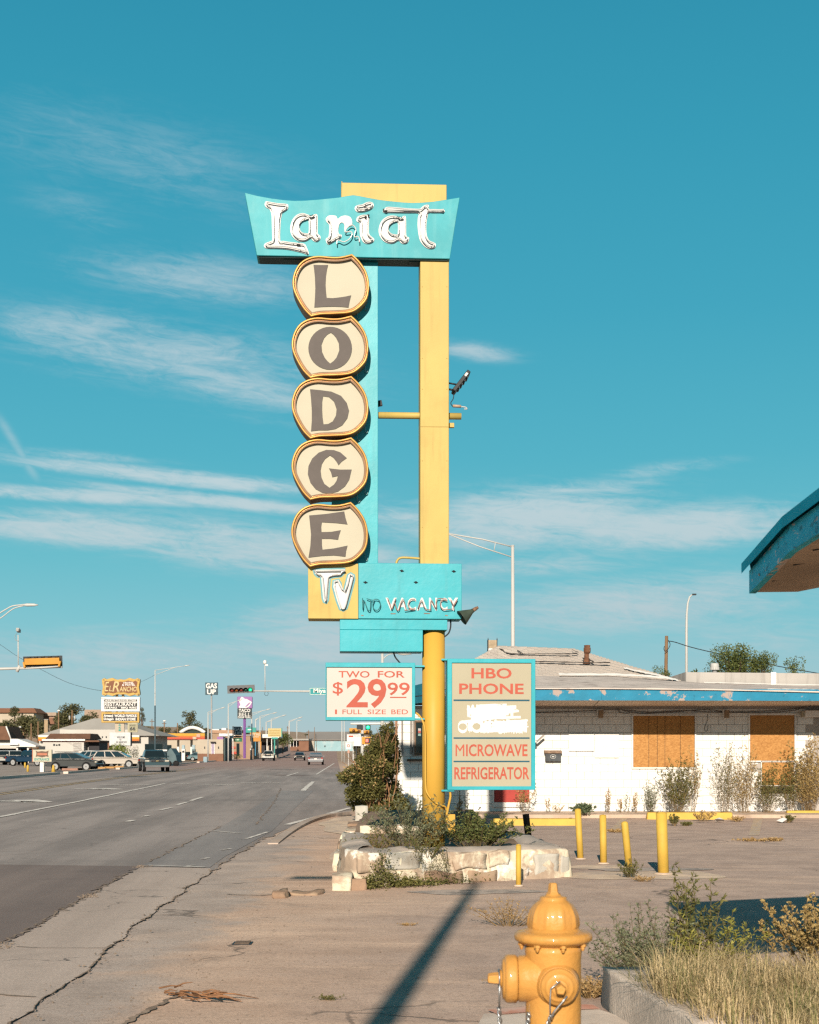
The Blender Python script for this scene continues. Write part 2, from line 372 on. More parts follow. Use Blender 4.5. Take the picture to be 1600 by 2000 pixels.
def groundmat():
    m = bpy.data.materials.new('lot_surface'); m.use_nodes = True; k = NT(m.node_tree); b = m.node_tree.nodes['Principled BSDF']
    p = k.n.new('ShaderNodeNewGeometry').outputs['Position']; x, y, z = k.sep(p)
    big = k.noise(p, 0.35, 5.0, 0.6, 0.4); mid = k.noise(p, 1.7, 7.0, 0.65, 0.2)
    st = k.noise(k.mapping(p, (0.5, 2.2, 1), rot=(0, 0, 0.25)), 1.0, 6.0, 0.6, 0.4); fine = k.noise(p, 55.0, 6.0, 0.75); grit = k.noise(p, 230.0, 3.0, 0.8)
    asp = k.mix(k.step(mid, 0.3, 0.7), lin((0.345, 0.25, 0.202)), lin((0.48, 0.352, 0.284)))
    dirt_ = k.mix(k.step(st, 0.3, 0.7), lin((0.53, 0.345, 0.235)), lin((0.67, 0.465, 0.335)))
    near = k.math('SUBTRACT', 1.0, k.step(k.math('ADD', x, k.math('MULTIPLY', k.math('SUBTRACT', big, 0.5), 5.0)), -1.6, 1.2))
    f = k.math('ADD', k.math('MULTIPLY', near, 0.62), k.math('MULTIPLY', k.step(st, 0.5, 0.72), 0.42), clamp=True)
    c = k.mix(f, asp, dirt_)
    conc = k.mix(k.step(mid, 0.3, 0.7), lin((0.335, 0.272, 0.235)), lin((0.44, 0.362, 0.315)))
    gx = k.math('ADD', x, k.math('MULTIPLY', k.math('SUBTRACT', k.noise(p, 1.1, 6.0, 0.6, 0.5), 0.5), 2.4))
    gf = k.math('MULTIPLY', k.math('SUBTRACT', 1.0, k.step(gx, -2.05, -1.45)), k.math('SUBTRACT', 1.0, k.step(y, 24.0, 30.0)))
    c = k.mix(k.math('MULTIPLY', gf, 0.9), c, conc)
    c = k.mix(k.math('MULTIPLY', k.step(k.noise(p, 0.9, 8.0, 0.7, 0.8), 0.58, 0.72), 0.45), c, lin((0.17, 0.14, 0.12)))
    c = k.mix(k.math('MULTIPLY', k.step(k.noise(p, 0.5, 6.0, 0.65, 0.6), 0.48, 0.66), 0.40), c, lin((0.62, 0.455, 0.35)))
    peb = k.noise(p, 19.0, 4.0, 0.8)
    c = k.mix(k.math('MULTIPLY', k.step(peb, 0.50, 0.66), 0.38), c, lin((0.16, 0.115, 0.09)))
    c = k.mix(k.math('MULTIPLY', k.math('SUBTRACT', 1.0, k.step(peb, 0.30, 0.44)), 0.30), c, lin((0.60, 0.47, 0.37)))
    c = k.mix(k.math('MULTIPLY', k.step(fine, 0.42, 0.66), 0.42), c, lin((0.13, 0.095, 0.075)))
    c = k.mix(k.math('MULTIPLY', k.step(grit, 0.58, 0.74), 0.45), c, lin((0.60, 0.50, 0.42)))
    # wandering cracks
    vo = k.n.new('ShaderNodeTexVoronoi'); vo.feature = 'DISTANCE_TO_EDGE'; vo.inputs['Scale'].default_value = 0.33
    wv = k.n.new('ShaderNodeVectorMath'); wv.operation = 'ADD'; k.l.new(p, wv.inputs[0])
    nz = k.n.new('ShaderNodeTexNoise'); nz.inputs['Scale'].default_value = 1.3; nz.inputs['Detail'].default_value = 6.0; k.l.new(p, nz.inputs['Vector'])
    k.l.new(nz.outputs[1], wv.inputs[1]); k.l.new(wv.outputs[0], vo.inputs['Vector'])
    cr = k.math('MULTIPLY', k.math('SUBTRACT', 1.0, k.step(vo.outputs[0], 0.002, 0.010)), k.step(big, 0.46, 0.6))
    c = k.mix(k.math('MULTIPLY', cr, 0.7), c, lin((0.07, 0.055, 0.045)))
    far = k.step(y, 140.0, 260.0)
    hill = k.mix(k.step(k.noise(p, 0.06, 6.0), 0.4, 0.6), lin((0.17, 0.115, 0.065)), lin((0.26, 0.18, 0.11)))
    c = k.mix(k.math('MULTIPLY', far, 0.6), c, hill)
    k.put(b.inputs['Base Color'], c); b.inputs['Roughness'].default_value = 0.92; b.inputs['Specular IOR Level'].default_value = 0.2
    bn = k.n.new('ShaderNodeBump'); bn.inputs['Strength'].default_value = 0.6; bn.inputs['Distance'].default_value = 0.012
    k.put(bn.inputs['Height'], k.math('SUBTRACT', k.math('ADD', k.math('MULTIPLY', fine, 0.5), k.math('MULTIPLY', mid, 1.2)), k.math('MULTIPLY', cr, 0.6)))
    k.l.new(bn.outputs[0], b.inputs['Normal']); return m

def roadmat(name, c1, c2, tone=None, crack=0.5, brownfar=False):
    m = bpy.data.materials.new(name); m.use_nodes = True; k = NT(m.node_tree); b = m.node_tree.nodes['Principled BSDF']
    p = k.n.new('ShaderNodeNewGeometry').outputs['Position']; x, y, z = k.sep(p)
    q = k.comb(k.math('ADD', x, k.math('MULTIPLY', y, 0.055)), k.math('MULTIPLY', y, 0.06), 0.0)
    lane = k.noise(q, 0.9, 6.0, 0.6); mid = k.noise(p, 1.2, 7.0, 0.65); fine = k.noise(p, 60.0, 5.0, 0.75); grit = k.noise(p, 170.0, 3.0, 0.8)
    c = k.mix(k.step(lane, 0.35, 0.65), lin(c1), lin(c2))
    c = k.mix(k.math('MULTIPLY', k.step(mid, 0.5, 0.75), 0.35), c, lin(tuple(v * 0.6 for v in c1)))
    cross = k.noise(k.comb(k.math('MULTIPLY', x, 0.03), k.math('MULTIPLY', y, 0.16), 2.0), 1.0, 5.0, 0.6)
    c = k.mix(k.math('MULTIPLY', k.step(cross, 0.55, 0.7), 0.4), c, lin(tuple(v * 0.62 for v in c1)))
    c = k.mix(k.math('MULTIPLY', k.step(grit, 0.6, 0.75), 0.4), c, lin(tuple(min(1, v * 1.9) for v in c2)))
    c = k.mix(k.math('MULTIPLY', k.step(fine, 0.42, 0.66), 0.4), c, lin(tuple(v * 0.5 for v in c1)))
    if brownfar: c = k.mix(k.math('MULTIPLY', k.step(y, 95.0, 175.0), 0.8), c, lin((0.29, 0.178, 0.142)))
    vo = k.n.new('ShaderNodeTexVoronoi'); vo.feature = 'DISTANCE_TO_EDGE'; vo.inputs['Scale'].default_value = 0.5
    nz = k.n.new('ShaderNodeTexNoise'); nz.inputs['Scale'].default_value = 1.6; nz.inputs['Detail'].default_value = 6.0; k.l.new(p, nz.inputs['Vector'])
    wv = k.n.new('ShaderNodeVectorMath'); wv.operation = 'ADD'; k.l.new(p, wv.inputs[0]); k.l.new(nz.outputs[1], wv.inputs[1])
    k.l.new(wv.outputs[0], vo.inputs['Vector'])
    cr = k.math('MULTIPLY', k.math('SUBTRACT', 1.0, k.step(vo.outputs[0], 0.002, 0.009)), k.step(mid, 0.45, 0.6))
    c = k.mix(k.math('MULTIPLY', cr, crack), c, lin((0.06, 0.05, 0.045)))
    k.put(b.inputs['Base Color'], c); b.inputs['Roughness'].default_value = 0.85; b.inputs['Specular IOR Level'].default_value = 0.3
    bn = k.n.new('ShaderNodeBump'); bn.inputs['Strength'].default_value = 0.5; bn.inputs['Distance'].default_value = 0.01
    k.put(bn.inputs['Height'], k.math('ADD', k.math('MULTIPLY', fine, 0.7), k.math('MULTIPLY', mid, 0.8))); k.l.new(bn.outputs[0], b.inputs['Normal']); return m

def sheet(name, pts, z, mat, kind='structure', parent=None):
    mb = MB(); poly = [(p[0], p[1]) for p in pts]
    tr = tessellate_polygon([[Vector((a, b, 0)) for a, b in poly]])
    mb.add([(a, b, z + gz(a, b)) for a, b in poly], [tuple(t) for t in tr])
    o = mb.build(name, mat, parent, fix=True)
    if kind: o['kind'] = kind
    for p in o.data.polygons:
        if p.normal.z < 0: p.flip()
    return o
def rag(pts, amp, step, rnd):
    """a ragged version of a ground line"""
    out = []
    for i in range(len(pts) - 1):
        a, b = Vector(pts[i][:2]), Vector(pts[i + 1][:2]); n = max(1, int((b - a).length / step))
        for k in range(n):
            q = a.lerp(b, k / n); t = (b - a).normalized(); out.append(tuple(q + Vector((-t.y, t.x)) * rnd.gauss(0, amp)))
    out.append(tuple(pts[-1][:2])); return out

mb = MB(); nx, ny = len(XS), len(YS)
mb.add([(x, y, gz(x, y)) for y in YS for x in XS], [(j * nx + i, j * nx + i + 1, (j + 1) * nx + i + 1, (j + 1) * nx + i) for j in range(ny - 1) for i in range(nx - 1)])
g = mb.build('ground', groundmat(), fix=False); g['kind'] = 'structure'; g['label'] = 'dusty tan and grey gravel lot reaching to the low hill'

# road: near part then the long straight climbing part
edge = [(-2.2, -40), (-2.25, 4), (-2.31, 8.35), (-2.40, 11.0), (-2.52, 13.4), (-2.60, 17.6), (-2.68, 21.5), (-2.62, 27.4)]
re_ = rag(edge, 0.035, 0.35, random.Random(3))
def rx(y): return -1.0 - 0.0522 * (y - 27.4)
mb = MB()
ys = [y for _, y in re_] + [30, 33, 36, 40] + [v for v in YS if v > 42 and v <= 1300]
xr = [x for x, _ in re_] + [-2.5, -2.2, -1.7, -1.5] + [rx(v) for v in YS if v > 42 and v <= 1300]
fl = lambda y: -20.6 - 0.0545 * (y - 27.4)
vs = []
for a, y in zip(xr, ys): vs += [(fl(y), y, gz(-30, y) + 0.006), (fl(y) / 2 + a / 2, y, gz(-20, y) + 0.006), (a, y, gz(0, y) + 0.006)]
fs = []
for i in range(len(ys) - 1): fs += [(3 * i, 3 * i + 1, 3 * i + 4, 3 * i + 3), (3 * i + 1, 3 * i + 2, 3 * i + 5, 3 * i + 4)]
mb.add(vs, fs); road = mb.build('road', roadmat('road_asphalt', (0.215, 0.178, 0.16), (0.33, 0.274, 0.245), brownfar=True), fix=False)
road['kind'] = 'structure'; road['label'] = 'wide worn grey asphalt street running away into the distance'
rnd = random.Random(11)
M_PALE = roadmat('pale_worn_asphalt', (0.365, 0.285, 0.238), (0.47, 0.372, 0.312), crack=0.8)
M_PATCHB = roadmat('blue_grey_patch', (0.205, 0.18, 0.17), (0.275, 0.24, 0.222), crack=0.5)
M_PATCHD = roadmat('brown_patch', (0.16, 0.12, 0.105), (0.215, 0.163, 0.14), crack=0.15)
lft = [(-3.05, -10), (-3.2, 6), (-3.35, 11.6), (-3.55, 15.6), (-3.72, 19.6)]
sheet('road_patch', rag(lft, 0.035, 0.1, rnd) + [(-2.72, 19.4)] + [p for p in reversed([q for q in re_ if q[1] < 19.2 and q[1] > -10])], 0.010, M_PALE)
sheet('road_patch', [(-3.74, 19.7), (-3.85, 25), (-3.98, 30), (-4.5, 42), (-5.2, 58), (-3.9, 58), (-3.3, 42), (-2.75, 28.5), (-2.80, 21.5), (-2.74, 19.5)], 0.010, M_PATCHB)
sheet('road_patch', [(-8.5, 20.4), (-3.73, 19.7)] + list(reversed(rag(lft, 0.03, 0.12, random.Random(5)))) + [(-8.6, -10)], 0.014, M_PATCHD)
sheet('road_patch', [(-9.5, 96), (-7.0, 92), (-6.5, 96), (-9.0, 99)], 0.010, M_PATCHD)
# concrete gutter between the broken edge of the asphalt and the dirt
mb_g = [(x, y) for x, y in re_ if 3 < y < 26]
gr = rag([(-2.0, 26.5), (-1.75, 21), (-1.55, 17.5), (-1.35, 14.6), (-1.25, 12.6), (-1.35, 10.6), (-1.2, 9.2), (-1.15, 7.0), (-1.2, 3.2)], 0.05, 0.4, rnd)
def guttermat():
    m = bpy.data.materials.new('gutter_surface'); m.use_nodes = True; k = NT(m.node_tree); b = m.node_tree.nodes['Principled BSDF']
    p = k.n.new('ShaderNodeNewGeometry').outputs['Position']; x, y, z = k.sep(p); st = k.noise(k.mapping(p, (0.5, 2.2, 1), rot=(0, 0, 0.25)), 1.0, 6.0, 0.6, 0.4)
    mid = k.noise(p, 1.7, 7.0, 0.65, 0.2); fine = k.noise(p, 70.0, 5.0, 0.75); n = k.noise(p, 1.1, 6.0, 0.6, 0.5)
    conc = k.mix(k.step(mid, 0.3, 0.7), lin((0.36, 0.285, 0.235)), lin((0.46, 0.37, 0.31))); dirt_ = k.mix(k.step(st, 0.3, 0.7), lin((0.52, 0.335, 0.225)), lin((0.66, 0.455, 0.325)))
    f = k.step(k.math('ADD', x, k.math('MULTIPLY', k.math('SUBTRACT', n, 0.5), 2.6)), -2.15, -1.55)
    c = k.mix(f, conc, dirt_); c = k.mix(k.math('MULTIPLY', k.step(fine, 0.3, 0.7), 0.2), c, lin((0.16, 0.12, 0.10))); k.put(b.inputs['Base Color'], c)
    b.inputs['Roughness'].default_value = 0.9; b.inputs['Specular IOR Level'].default_value = 0.2
    bn = k.n.new('ShaderNodeBump'); bn.inputs['Strength'].default_value = 0.5; bn.inputs['Distance'].default_value = 0.01; k.put(bn.inputs['Height'], k.math('ADD', k.math('MULTIPLY', fine, 0.5), mid)); k.l.new(bn.outputs[0], b.inputs['Normal']); return m
# broken crack of dark earth along the edge
def strip(name, pts, w, z, mat, amp=0.0, kind='structure', seed=1):
    r = random.Random(seed); L, Rr = [], []
    pts = [Vector(p[:2]) for p in pts]
    for i, p in enumerate(pts):
        t = (pts[min(i + 1, len(pts) - 1)] - pts[max(i - 1, 0)]).normalized(); n = Vector((-t.y, t.x))
        a, b = w * (0.5 + r.uniform(-amp, amp)), w * (0.5 + r.uniform(-amp, amp))
        L.append(p + n * a); Rr.append(p - n * b)
    mb = MB(); n = len(pts)
    mb.add([(p.x, p.y, z + gz(p.x, p.y)) for p in L + Rr], [(i, i + 1, n + i + 1, n + i) for i in range(n - 1)])
    o = mb.build(name, mat, fix=True)
    for p in o.data.polygons:
        if p.normal.z < 0: p.flip()
    if kind: o['kind'] = kind
    return o
M_EARTH = pm('dark_earth', (0.24, 0.175, 0.13), 0.95, 0.3, 6.0, 0.6, 40.0, k_=1.0)
cl_ = rag([p for p in re_ if 7 < p[1] < 27.5], 0.007, 0.05, random.Random(44)); rc = random.Random(45); i_ = 0
while i_ < len(cl_) - 4:
    n_ = int(rc.uniform(6, 24)); seg_ = cl_[i_:i_ + n_]
    if len(seg_) > 3: strip('road_edge_crack', seg_, rc.choice((.008, .013, .018, .026)), 0.0145, M_EARTH, 0.49, seed=int(rc.random() * 999))
    i_ += n_ + int(rc.uniform(-1, 5))
strip('road_edge_crack', rag([(-3.76, 20.5), (-3.9, 26), (-4.02, 30.5)], 0.03, 0.16, rnd), 0.026, 0.016, M_EARTH, 0.45, seed=8)
strip('road_edge_crack', rag([(-3.36, 11.8), (-3.48, 14.2), (-3.55, 15.8), (-3.7, 18.5)], 0.03, 0.07, rnd), 0.026, 0.019, M_EARTH, 0.48, seed=9)
strip('road_edge_crack', rag([(-3.0, 9.25), (-2.75, 9.3), (-2.42, 9.2)], 0.02, 0.15, rnd), 0.02, 0.016, M_EARTH, 0.4, seed=10)
strip('road_edge_crack', rag([(-3.2, 11.6), (-2.8, 11.5), (-2.45, 11.5)], 0.03, 0.2, rnd), 0.016, 0.016, M_EARTH, 0.4, seed=12)
strip('road_edge_crack', rag([(-5.6, 62), (-4.2, 44), (-3.35, 31)], 0.03, 0.3, rnd), 0.028, 0.016, M_EARTH, 0.45, seed=13)
strip('road_edge_crack', rag([(-1.5, 15.9), (-1.65, 15.75), (-2.05, 15.9)], 0.02, 0.12, rnd), 0.03, 0.010, M_EARTH, 0.45, seed=14)
strip('road_edge_crack', rag([(-1.67, 8.0), (-1.65, 8.5), (-1.58, 9.0), (-1.48, 9.5)], 0.01, 0.05, rnd), 0.035, 0.010, M_EARTH, 0.45, seed=15)
# lane paint
M_LINE = pm('lane_paint', (0.62, 0.56, 0.50), 0.8, 0.12, 2.0, dirt=[((0.24, 0.205, 0.185), 3.5, 0.50, 0.64, 0.8)], k_=1.0)
def gl(*pts): return [G(a, b) for a, b in pts]
def paint(pts, w, seed=1):
    q = []
    for i in range(len(pts) - 1):
        n = max(1, int((pts[i + 1] - pts[i]).length / 1.2))
        q += [pts[i].lerp(pts[i + 1], k / n) for k in range(n)]
    return strip('road_marking', q + [pts[-1]], w, 0.018, M_LINE, 0.12, seed=seed)
paint(gl((-250, 1645), (0, 1596.5), (150, 1567), (322, 1531)), 0.16)
for a, b in (((248, 1606), (262, 1603)), ((280, 1596), (290, 1594)), ((312, 1583), (335, 1578.5)), ((345, 1573), (368, 1567)), ((372, 1565), (396, 1557.5)), ((560, 1516), (583, 1509))): paint(gl(a, b), 0.14)
paint(gl((560, 1612), (620, 1596.5), (686, 1578.5)), 0.16)
paint(gl((592, 1545), (612, 1527)), 0.22); paint(gl((618, 1513), (653, 1491)), 0.15)
for a, b in (((200, 1533.5), (292, 1533.7)), ((340, 1531.5), (372, 1531)), ((400, 1532.5), (458, 1533.3)), ((470, 1529.5), (545, 1529.7))): paint(gl(a, b), 0.55)
for a in (0, 145):
    paint(gl((a, 1565 if a == 0 else 1541.2), (a + 70, 1567 if a == 0 else 1542.0)), 0.5); paint(gl((a + 50, 1563 if a == 0 else 1540), (a + 76, 1568 if a == 0 else 1542.6)), 0.9)
for a, b in (((480, 1640), (523, 1626.5)), ((432, 1662), (452, 1659)), ((395, 1680), (408, 1677.5)), ((365, 1694), (380, 1692)), ((415, 1624), (470, 1629)), ((290, 1692), (400, 1696))): paint(gl(a, b), 0.07)
M_OCHRE = pm('faded_yellow_line', (0.42, 0.27, 0.09), 0.85, 0.2, 2.0, dirt=[((0.28, 0.245, 0.22), 2.0, 0.4, 0.6, 0.8)], k_=1.0)
strip('road_marking', gl((-200, 1585), (0, 1553), (200, 1524), (400, 1500)), 0.16, 0.018, M_OCHRE, 0.1)
strip('road_marking', gl((-200, 1580), (0, 1550), (200, 1522), (400, 1499)), 0.12, 0.018, M_OCHRE, 0.1)

# faint yellow bay lines in the motel lot, dirt patches by the bollards
M_BAY = pm('worn_bay_line', (0.52, 0.34, 0.16), 0.9, 0.2, 2.5, dirt=[((0.38, 0.31, 0.26), 5.0, 0.35, 0.55, 0.9)], k_=1.0)
strip('bay_marking', [G(1195, 1625), G(1222, 1597)], 0.16, 0.004, M_BAY, 0.15); strip('bay_marking', [G(1470, 1632), G(1484, 1594)], 0.2, 0.004, M_BAY, 0.15)
M_SAND = pm('pale_sand', (0.54, 0.41, 0.30), 0.95, 0.15, 2.0, 0.4, 60.0, dirt=[((0.38, 0.30, 0.25), 3.0, 0.45, 0.62, 0.8)], k_=1.0)
def blob(cx, cy, rx_, ry_, seed, n=40, j=0.22):
    r = random.Random(seed); ph = [r.uniform(0, 6.28) for _ in range(6)]; out = []
    for i in range(n):
        a = 2 * math.pi * i / n; k = 1 + sum(j / (q + 1.4) * math.sin((q + 2) * a + ph[q]) for q in range(6)); out.append((cx + rx_ * k * math.cos(a), cy + ry_ * k * math.sin(a)))
    return out
sheet('sand_patch', blob(3.0, 18.4, 1.0, 0.75, 21), 0.004, M_SAND)
sheet('sand_patch', blob(2.6, 19.7, 0.5, 0.3, 22), 0.004, M_SAND)
sheet('sand_patch', blob(-0.2, 24.5, 1.1, 5.0, 23), 0.004, M_SAND)
sheet('sand_patch', blob(-1.45, 31.5, 0.55, 3.2, 24), 0.008, M_SAND)
M_TAR = pm('dark_tar_patch', (0.21, 0.18, 0.16), 0.9, 0.2, 3.0, 0.5, 60.0, dirt=[((0.38, 0.31, 0.265), 4.0, 0.40, 0.56, 0.95)], k_=1.0)
sheet('tar_patch', blob(0.75, 16.2, 0.75, 0.28, 31), 0.004, M_TAR); sheet('tar_patch', blob(3.25, 19.25, 0.75, 0.28, 32), 0.008, M_TAR)
# concrete pad with a faded red line by the hydrant
sheet('hydrant_pad', [(0.45, 8.62), (1.16, 8.78), (1.5, 8.0), (1.6, 5.0), (0.1, 4.8), (0.3, 7.6)], 0.012, M_CONC)
strip('red_curb_line', [(0.50, 8.66), (0.80, 8.76), (1.16, 8.84)], 0.17, 0.017, pm('faded_red', (0.50, 0.235, 0.165), 0.9, 0.2, 3.0, dirt=[((0.45, 0.36, 0.3), 6.0, 0.4, 0.6, 0.7)], k_=1.0), 0.15)
# kerb return at the side street
M_GUTK = pm('dusty_kerb', (0.40, 0.315, 0.26), 0.92, 0.15, 2.0, 0.5, 40.0, k_=.9, dirt=[((0.5, 0.36, 0.26), 1.5, 0.45, 0.65, 0.7)])
mb = MB(); kp = smooth_loop([(-2.36, 24.6), (-2.38, 27.5), (-2.34, 30.5), (-2.2, 33), (-1.9, 35), (-1.3, 36.4)], 4, False)
for i in range(len(kp) - 1):
    a, b = Vector(kp[i]), Vector(kp[i + 1]); t = (b - a).normalized(); n = Vector((-t.y, t.x)) * 0.09; h = 0.02 + 0.08 * i / len(kp)
    h2 = 0.02 + 0.08 * (i + 1) / len(kp)
    vs = [(a - n), (a + n), (b + n), (b - n)]
    mb.add([(p.x, p.y, 0.0) for p in vs] + [(vs[0].x, vs[0].y, h), (vs[1].x, vs[1].y, h), (vs[2].x, vs[2].y, h2), (vs[3].x, vs[3].y, h2)], [(4, 5, 6, 7), (0, 1, 5, 4), (2, 3, 7, 6), (1, 2, 6, 5), (3, 0, 4, 7)])
o = mb.build('kerb', M_GUTK); o['kind'] = 'structure'
strip('road_edge_crack', [(-2.43, 25), (-2.47, 27.5), (-2.43, 30.5), (-2.32, 32.5)], 0.05, 0.02, M_EARTH, 0.4, seed=17)
# far kerb and pavement across the street
mb = MB()
for y0, y1 in ((60, 100), (103, 122), (128, 150), (156, 200), (205, 260), (265, 330)):
    n = max(1, int((y1 - y0) / 15))
    for i in range(n):
        a, b = y0 + (y1 - y0) * i / n, y0 + (y1 - y0) * (i + 1) / n
        A, B = fl(a), fl(b)
        mb.add([(A, a, gz(-30, a)), (A - .35, a, gz(-30, a)), (B - .35, b, gz(-30, b)), (B, b, gz(-30, b)), (A, a, gz(-30, a) + .16), (A - .35, a, gz(-30, a) + .16), (B - .35, b, gz(-30, b) + .16), (B, b, gz(-30, b) + .16)],
               [(4, 5, 6, 7), (0, 1, 5, 4), (2, 3, 7, 6), (1, 2, 6, 5), (3, 0, 4, 7)])
o = mb.build('kerb', M_CONC); o['kind'] = 'structure'
M_LOT = roadmat('far_lot_asphalt', (0.26, 0.205, 0.17), (0.34, 0.27, 0.228), crack=0.1)
sheet('far_lot', [(fl(75) - .4, 75), (fl(150) - .4, 150), (fl(225) - .4, 225), (-90, 220), (-80, 120), (-60, 75)], 0.010, M_LOT)
sheet('side_street', [(-1.0, 37), (4, 44), (3, 72), (-4.8, 72), (-3.2, 44)], 0.004, roadmat('side_asphalt', (0.23, 0.195, 0.175), (0.30, 0.258, 0.23)))
# scattered gravel on the near lot
mb = MB(); r = random.Random(77)
for i in range(2600):
    y = 8.2 + 14 * r.random() ** 1.6; x = -2.3 + (y * 0.36 + 1.6) * r.random()
    if r.random() < 0.35: x = -1.6 + r.gauss(0, .35) + 0.1
    s = 0.003 + 0.008 * r.random() ** 6
    c = Vector((x, y, s * 0.5)); pts = [c + Vector((math.cos(a) * s * r.uniform(.7, 1.3), math.sin(a) * s * r.uniform(.7, 1.3), -s * .4)) for a in (0, 1.6, 3.1, 4.7)] + [c + Vector((0, 0, s * .6))]
    mb.add(pts, [(0, 1, 4), (1, 2, 4), (2, 3, 4), (3, 0, 4)])
for i in range(1500):
    p = Vector(r.choice(re_) if r.random() < .7 else r.choice(lft)); q = Vector((p.x + r.gauss(.02, .06), p.y + r.uniform(-.2, .2), .02)); s = .004 + .011 * r.random() ** 3
    if not 7.5 < q.y < 26: continue
    pts = [q + Vector((math.cos(a) * s * r.uniform(.6, 1.3), math.sin(a) * s * r.uniform(.6, 1.3), -.003)) for a in (0, 1.6, 3.1, 4.7)] + [q + Vector((0, 0, s * .8))]
    mb.add(pts, [(0, 1, 4), (1, 2, 4), (2, 3, 4), (3, 0, 4)])
mb.build('gravel', pm('gravel_stone', (0.34, 0.26, 0.20), 0.9, 0.35, 30.0), kind='stuff', fix=False, label='loose gravel strewn over the dirt by the road')
# ------------------------------------------------------------------ the motel's tall roadside sign
TH = R(3.0); S0 = Vector((0.321, 19.0, 0.0)); CA, SA = math.cos(TH), math.sin(TH)
def SP(px, py, w=-0.25):
    d = Vector(((px - 800) / F, 1, (HZ - py) / F)); o = Vector((0, 0, H)); n = Vector((-SA, CA, 0))
    t = (S0 + n * w - o).dot(n) / d.dot(n); h = o + d * t
    return ((h - S0).dot(Vector((CA, SA, 0))), h.z)
def SW(u, w, z=0.0): return S0 + Vector((CA * u - SA * w, SA * u + CA * w, z))
SF = lambda w: (lambda a, b, d: (a, w + d, b))
def zp(pts, ox, oy, sc, w): return [SP(ox + x / sc, oy + y / sc, w) for x, y in pts]
def rect(x0, y0, x1, y1, w):
    a = SP(x0, y1, w); b = SP(x1, y0, w); return (a[0], a[1], b[0], b[1])
def sbox(mb, px, w0, w1, mi=0):
    a, b, c, d = rect(*px, w0); mb.mm((a, w0, b), (c, w1, d), mi)

sign = thing('motel_sign', 'tall turquoise and yellow motel sign on a thick yellow pole with LODGE discs', 'sign', S0, TH, org=(0, 0, 0))
mb = MB(); zt = SP(0, 1229)[1]
mb.lathe([(0.152, 0.0), (0.152, zt + 0.1)], 40); mb.build('pole', M_POLE, sign)
mb = MB(); sbox(mb, (821, 395, 877, 1108), -0.19, 0.19); mb.build('column', M_YEL, sign, 0.006, 1)
mb = MB()
for y in (833,): sbox(mb, (821.3, y, 876.8, y + .7), -0.1925, -0.18)
for y in (560, 700, 760, 900, 1030):
    for x in (825, 873): a = SP(x, y, -.19); mb.box((a[0], -.19, a[1]), (.012, .006, .012))
mb.build('seam', pm('yellow_seam', (0.58, 0.41, 0.11), .6), sign, kind='stuff')
mb = MB(); sbox(mb, (666.5, 360.5, 872.5, 430), -0.10, 0.20); a = SP(668, 358, -0.1); mb.mm((a[0] - .008, -0.1, a[1] - .05), (a[0] + .008, -0.085, a[1] + .03)); mb.build('crossbeam', M_YEL, sign, 0.006, 1)
# LARIAT panel
WP = -0.25
out = zp([(63, 125), (150, 147), (250, 165), (330, 175), (400, 180), (480, 178), (560, 172), (700, 158), (765, 147), (800, 142), (840, 148), (900, 160), (970, 173), (1050, 183), (1130, 191), (1200, 195), (1270, 193), (1340, 187), (1430, 173), (1525, 157), (1500, 300), (1457, 575), (145, 552)], 460, 340, 3.478, WP)
mb = MB(); mb.prism(out, SF(WP), 0, 0.33); panel = mb.build('name_panel', M_TURQ_OLD, sign, 0.006, 1)
mb = MB()       # trim lip and service hatches under the panel
zb = min(z for _, z in out)
lx0, lx1 = out[-1][0], out[-2][0]
mb.mm((lx0 + .03, WP + .03, zb - .012), (lx1 - .03, WP + .30, zb - .004)); 
for a in (0.35, 0.95, 2.0): mb.mm((lx0 + a, WP + .08, zb - .02), (lx0 + a + .32, WP + .24, zb - .013))
mb.build('underside', pm('dark_teal_steel', (0.02, 0.09, 0.10), 0.5, 0.2, 3.0), panel)
